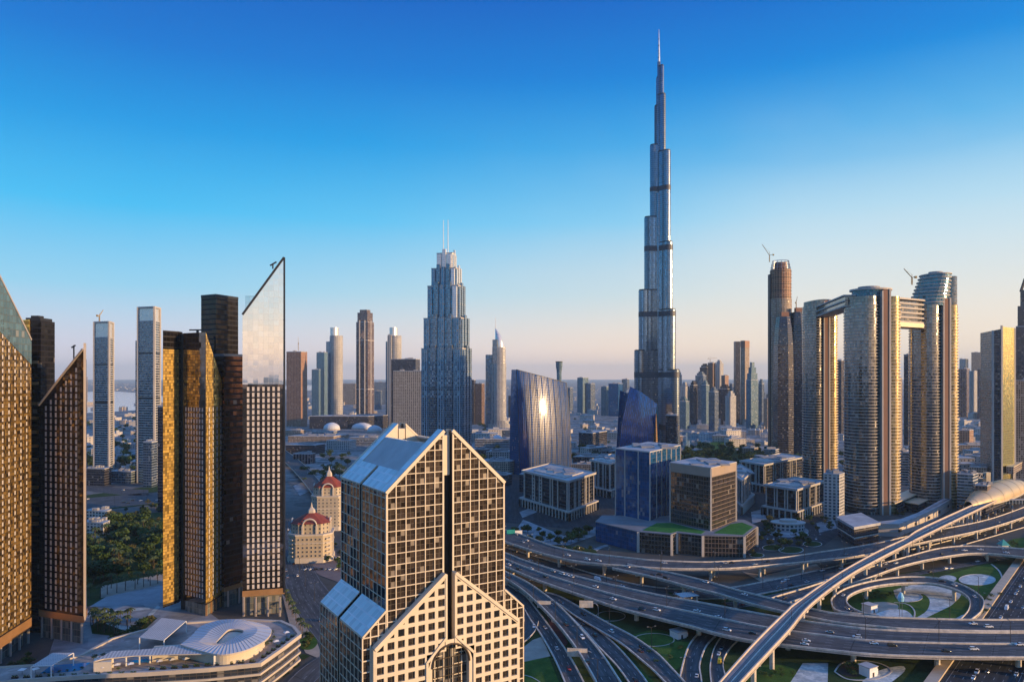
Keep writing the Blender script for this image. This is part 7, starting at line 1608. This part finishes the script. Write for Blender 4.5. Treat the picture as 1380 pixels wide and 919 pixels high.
for key, n in (('low', 34), ('low_two', 4), ('highway', 26), ('mid', 6), ('upper', 9), ('main', 8), ('branch', 2), ('boulevard', 9), ('park', 8), ('far_left', 5), ('link', 4), ('six', 4), ('ten', 2), ('inner', 3)): traffic(key, n)
for u0, u1, v, n, place in ((1010, 1100, 727, 12, 'forecourt left of the oval towers'), (1015, 1105, 721, 12, 'forecourt left of the oval towers'), (690, 800, 739, 12, 'verge of the wide black office block'), (415, 455, 752, 7, 'forecourt of the cream blocks'), (412, 452, 768, 7, 'forecourt of the cream blocks'), (125, 205, 648, 14, 'car park at the foot of the framed towers'), (150, 215, 640, 10, 'car park at the foot of the framed towers')):
    for k in range(n):
        if rn.random() < .25: continue
        p = P(u0+(u1-u0)*k/(n-1), v); c_ = rn.choice(['white', 'white', 'silver', 'black']); pr = PR[(c_, 'saloon')]; rz = rn.choice((1.1, 1.1+math.pi)); lab = '%s car parked on the %s' % (c_, place); grp = '%s cars parked on the %s' % (c_, place); p.z = .3
        o = pr[0] if not pr[1] else dup(pr[0], p, rz); pr[1] = True; o.location = p; o.rotation_euler = (0, 0, rz); o['label'] = lab; o['group'] = grp
for k, pr in list(PR.items()):
    if not pr[1]:
        for ch in list(pr[0].children): bpy.data.objects.remove(ch)
        bpy.data.objects.remove(pr[0])
# ------------------------------------------------------------------ trees: a few kinds, then copies
def leaf_mat(name, a, b_):
    mt, g, b = new_mat(name); co = g.node('ShaderNodeTexCoord').outputs['Object']
    n = g.node('ShaderNodeTexNoise', Vector=co, Scale=.45, Detail=4.0); oi = g.node('ShaderNodeObjectInfo').outputs['Random']
    c = g.mix(g.mr(n.outputs[0], .35, .65, 0, 1), a, b_); g.put(b.inputs['Base Color'], g.vm('SCALE', c, scale=g.mr(oi, 0, 1, .65, 1.35))); b.inputs['Roughness'].default_value = .7; b.inputs['Specular IOR Level'].default_value = .2; return mt
M_leaf = leaf_mat('leaf_green', (.025, .055, .012), (.07, .11, .03)); M_leaf2 = leaf_mat('leaf_olive', (.05, .06, .02), (.13, .11, .035)); M_palm = leaf_mat('palm_green', (.03, .055, .018), (.08, .10, .035)); M_bark = plain('bark', (.12, .085, .06), .9, var=.3, scale=.8)
def tree_proto(seed, hgt, rad, n, leaf, nm='tree', lobes=7, flat=.75):
    rr = random.Random(seed); r = thing(nm, 'x', 'tree', (0, 0, 0)); tk = MB(); hb = hgt*.35; tk.tube([(0, 0, -.2), (rr.uniform(-.2, .2), .1, hb*.6), (rr.uniform(-.4, .4), rr.uniform(-.3, .3), hb*1.25)], hgt*.035, 7, r1=hgt*.02); ls = []
    for k in range(lobes):
        a = 2*math.pi*k/lobes+rr.uniform(-.4, .4); d = rad*rr.uniform(.25, .68); z = hgt*rr.uniform(.5, .82); ls.append((Vector((d*math.cos(a), d*math.sin(a), z)), rad*rr.uniform(.34, .52))); tk.tube([(0, 0, hb*.8), (d*.5*math.cos(a), d*.5*math.sin(a), (hb+z)*.5), (d*.85*math.cos(a), d*.85*math.sin(a), z)], hgt*.014, 5, r1=hgt*.006)
    ls.append((Vector((0, 0, hgt*.82)), rad*.5)); tk.build('trunk', M_bark, r); cr = MB()
    for _ in range(n):
        c, s_ = rr.choice(ls); d = Vector((rr.gauss(0, 1), rr.gauss(0, 1), rr.gauss(0, 1))).normalized(); p = c+Vector((d.x, d.y, d.z*flat))*s_*rr.uniform(.55, 1.12); e = hgt*rr.uniform(.045, .095)
        u = Vector((rr.gauss(0, 1), rr.gauss(0, 1), rr.gauss(0, .6))).normalized(); v = u.cross(d+Vector((rr.gauss(0, .4), rr.gauss(0, .4), rr.gauss(0, .4)))).normalized()
        cr.face([p-u*e-v*e*.6, p+u*e*.8-v*e*.7, p+u*e+v*e*.6, p-u*e*.7+v*e*.8])
    cr.build('crown', leaf, r); return r
def palm_proto(seed, hgt):
    rr = random.Random(seed); r = thing('palm_tree', 'x', 'palm', (0, 0, 0)); tk = MB(); tk.tube([(0, 0, -.2), (.15, .05, hgt*.5), (.05, .1, hgt)], .28, 7, r1=.2); tk.build('trunk', M_bark, r); cr = MB()
    for k in range(22):
        a = 2*math.pi*k/22*3.1+rr.uniform(-.2, .2); up = rr.uniform(-.3, 1.0); L = rr.uniform(2.6, 3.6); d = Vector((math.cos(a), math.sin(a), 0)); n_ = Vector((-d.y, d.x, 0)); pts = [Vector((0, 0, hgt)), Vector((0, 0, hgt+.5*up+.5))+d*L*.45, Vector((0, 0, hgt+up*.3-.3))+d*L*.8, Vector((0, 0, hgt-1.2+up*.6))+d*L]
        for i, (p, q) in enumerate(zip(pts, pts[1:])):
            w0, w1 = (.25, .5, .42)[i], (.5, .42, .06)[i]; cr.face([p-n_*w0-Vector((0, 0, w0*.5)), q-n_*w1-Vector((0, 0, w1*.5)), q, p]); cr.face([p, q, q+n_*w1-Vector((0, 0, w1*.5)), p+n_*w0-Vector((0, 0, w0*.5))])
    cr.build('crown', M_palm, r); return r
TP = {'broad': [tree_proto(1, 8.5, 5.2, 430, M_leaf), tree_proto(2, 10, 5.0, 430, M_leaf, lobes=9), tree_proto(3, 7, 4.6, 380, M_leaf2)], 'small': [tree_proto(4, 5, 2.6, 200, M_leaf, lobes=5), tree_proto(5, 4.2, 2.6, 200, M_leaf2, lobes=5)], 'palm': [palm_proto(6, 8.0), palm_proto(7, 9.5)], 'shrub': [tree_proto(8, 2.4, 2.2, 150, M_leaf, 'shrub', 5, .6)]}
fresh = {id(p): True for L in TP.values() for p in L}; ntree = 0
def plant(kind, p, lab, grp, sc):
    global ntree
    pr = rn.choice(TP[kind]); ntree += 1
    if fresh[id(pr)]: fresh[id(pr)] = False; o = pr; o.location = p; o.rotation_euler.z = rn.uniform(0, 6); o.scale = (sc,)*3; o['label'] = lab; o['group'] = grp
    else: o = dup(pr, p, rn.uniform(0, 6), lab, grp, sc)
    o['category'] = {'broad': 'tree', 'small': 'tree', 'palm': 'palm', 'shrub': 'shrub'}[kind]
def inside(x, y, poly):
    c = False; j = len(poly)-1
    for i in range(len(poly)):
        if (poly[i][1] > y) != (poly[j][1] > y) and x < (poly[j][0]-poly[i][0])*(y-poly[i][1])/(poly[j][1]-poly[i][1])+poly[i][0]: c = not c
        j = i
    return c
def grove(kind, poly, n, lab, grp, s0=.8, s1=1.3, gap=3.0):
    got = []; us = [p[0] for p in poly]; vs_ = [p[1] for p in poly]; t_ = 0
    while len(got) < n and t_ < n*40:
        t_ += 1; u, v = rn.uniform(min(us), max(us)), rn.uniform(min(vs_), max(vs_))
        if not inside(u, v, poly): continue
        p = P(u, v)
        if any((p-q).length < gap for q in got): continue
        got.append(p); plant(kind, p, lab, grp, rn.uniform(s0, s1))
def avenue(kind, pts, n, lab, grp, s0=.9, s1=1.15):
    for p in crom([P(u, v) for u, v in pts], n): plant(kind, p+Vector((rn.uniform(-.8, .8), rn.uniform(-.8, .8), 0)), lab, grp, rn.uniform(s0, s1))
grove('broad', [(112, 722), (150, 700), (222, 696), (226, 772), (180, 782), (112, 796)], 100, 'dense broad-leaved tree in the park between the left dark towers', 'trees in the park between the left towers', .55, 1.7, 4.8)
grove('small', [(112, 690), (226, 676), (226, 700), (112, 722)], 14, 'small tree at the far side of the left park', 'small trees at the far side of the left park', .9, 1.6)
grove('palm', [(112, 735), (150, 712), (222, 706), (226, 765), (112, 790)], 24, 'tall palm standing among the trees of the left park', 'palms among the trees of the left park', 1.2, 1.7, 8)
avenue('palm', [(122, 806), (150, 800), (185, 793), (224, 784)], 10, 'palm in the front row before the left park', 'palms of the front row before the left park'); avenue('palm', [(150, 793), (190, 786), (224, 776)], 6, 'palm in the back row before the left park', 'palms of the back row before the left park')
grove('palm', [(118, 842), (128, 832), (184, 838), (176, 850), (155, 857), (118, 852)], 34, 'palm planted in the plaza beside the left dark towers', 'palms planted in the left plaza', .7, 1.0, 2.6)
avenue('small', [(150, 866), (172, 858), (190, 846), (204, 838)], 14, 'small tree in the row along the plaza edge at the left', 'small trees along the left plaza edge', .9, 1.2)
grove('small', [(10, 898), (40, 884), (48, 892), (18, 914)], 12, 'small tree in the bed at the foot of the leftmost tower', 'small trees at the foot of the leftmost tower', .7, 1.1, 1.5)
avenue('palm', [(384, 806), (392, 824), (402, 845), (412, 858)], 14, 'palm along the footpath right of the slanted mirror blade', 'palms along the footpath by the boulevard', .7, .9); grove('small', [(406, 860), (420, 856), (428, 868), (410, 876)], 10, 'small tree on the green corner by the podium', 'small trees on the green corner by the podium', .6, .9, 1.5)
for u, v in ((348, 872), (352, 867), (357, 863), (361, 859), (365, 855), (340, 874), (333, 877), (369, 861), (366, 867), (358, 870), (128, 888), (140, 886)):
    p = P(u, v, PZ); plant('shrub', Vector((p.x, p.y, PZ)), 'shrub in the roof garden of the podium', 'shrubs in the podium roof garden', rn.uniform(.8, 1.2))
for u, v in ((70, 906), (80, 906), (90, 905), (100, 904), (110, 902), (60, 908), (150, 896), (160, 903)):
    p = P(u, v, PZ); plant('shrub', Vector((p.x, p.y, PZ)), 'shrub beside the rooftop pool of the podium', 'shrubs beside the podium pool', rn.uniform(.4, .7))
grove('broad', [(690, 716), (706, 702), (762, 722), (806, 706), (820, 714), (768, 736), (700, 730)], 34, 'tree around the wide black office block', 'trees around the wide black office block', .6, .95, 4); grove('small', [(700, 738), (800, 742), (800, 750), (745, 747)], 14, 'small tree on the verge behind the upper flyover', 'small trees on the verge behind the upper flyover', .8, 1.1)
grove('broad', [(1000, 742), (1025, 728), (1025, 700), (1060, 702), (1110, 690), (1128, 700), (1112, 716), (1080, 742), (1010, 750)], 44, 'tree among the forecourts left of the oval towers', 'trees among the forecourts left of the oval towers', .5, .9, 4); grove('small', [(1100, 690), (1140, 660), (1140, 700), (1120, 720)], 16, 'small tree at the foot of the middle oval tower', 'small trees at the foot of the middle oval tower', .8, 1.3)
grove('small', [(1195, 702), (1240, 690), (1285, 672), (1280, 664), (1215, 682)], 22, 'small tree on the podium terrace of the oval towers', 'small trees at the podium of the oval towers', .9, 1.4, 3)
def wood(poly, n, s0, s1):
    mb_ = WOOD; us = [p[0] for p in poly]; vs_ = [p[1] for p in poly]; k = 0
    while k < n:
        u, v = rn.uniform(min(us), max(us)), rn.uniform(min(vs_), max(vs_))
        if not inside(u, v, poly): continue
        k += 1; p = P(u, v); src = rn.choice(TP['broad']); sc = rn.uniform(s0, s1); c, s_ = math.cos(k), math.sin(k)
        for o in src.children:
            for f in o.data.polygons:
                if f.index % 2 and o.name.startswith('crown'): continue
                mb_.face([(p.x+sc*(c*q.x-s_*q.y), p.y+sc*(s_*q.x+c*q.y), sc*q.z) for q in (o.data.vertices[i].co for i in f.vertices)], None, 0 if o.name.startswith('crown') else 1)
WOOD = MB()
wood([(905, 622), (940, 604), (1035, 608), (1042, 626), (985, 634), (915, 633)], 130, 1.2, 2.0); wood([(400, 640), (440, 612), (480, 605), (470, 640), (420, 668)], 40, .9, 1.5); wood([(115, 560), (240, 560), (240, 650), (115, 650)], 80, 1.3, 2.4); wood([(640, 560), (835, 560), (835, 625), (640, 640)], 60, 1.2, 2.0); wood([(1040, 600), (1130, 600), (1230, 650), (1100, 640)], 40, 1.0, 1.8)
tag(WOOD.build('distant_trees', [M_leaf, M_bark]), 'dark tree clumps scattered through the far quarters and the lake park', 'trees', kind='stuff')
grove('small', [(424, 760), (460, 720), (480, 740), (455, 775)], 14, 'small tree beside the nearer cream block', 'small trees beside the nearer cream block', .8, 1.3, 3)
grove('broad', [(115, 560), (240, 560), (240, 640), (115, 640)], 34, 'dark tree among the houses of the left suburb', 'trees among the houses of the left suburb', 1.4, 2.6, 8)
for poly, n, lab in (([(850, 880), (920, 868), (925, 890), (900, 902)], 9, 'shrub on the lawn between the lower ramps'), ([(1135, 902), (1150, 894), (1165, 900), (1150, 910)], 12, 'shrub in the dark round bed below the flyover'), ([(1300, 830), (1320, 815), (1345, 790), (1350, 800), (1330, 830)], 12, 'shrub along the lawn left of the highway'), ([(1180, 800), (1200, 795), (1200, 806), (1160, 815)], 8, 'shrub on the lawn inside the loop ramp'), ([(900, 800), (960, 815), (1000, 822), (960, 826), (890, 812)], 10, 'shrub between the flyovers'), ([(1005, 905), (1045, 898), (1070, 910), (1030, 918)], 7, 'shrub beside the viaduct foot'), ([(1340, 740), (1370, 727), (1380, 735), (1372, 745)], 9, 'shrub near the teal kiosk')):
    grove('shrub', poly, n, lab, 'shrubs: '+lab, .7, 1.5, 2.0)
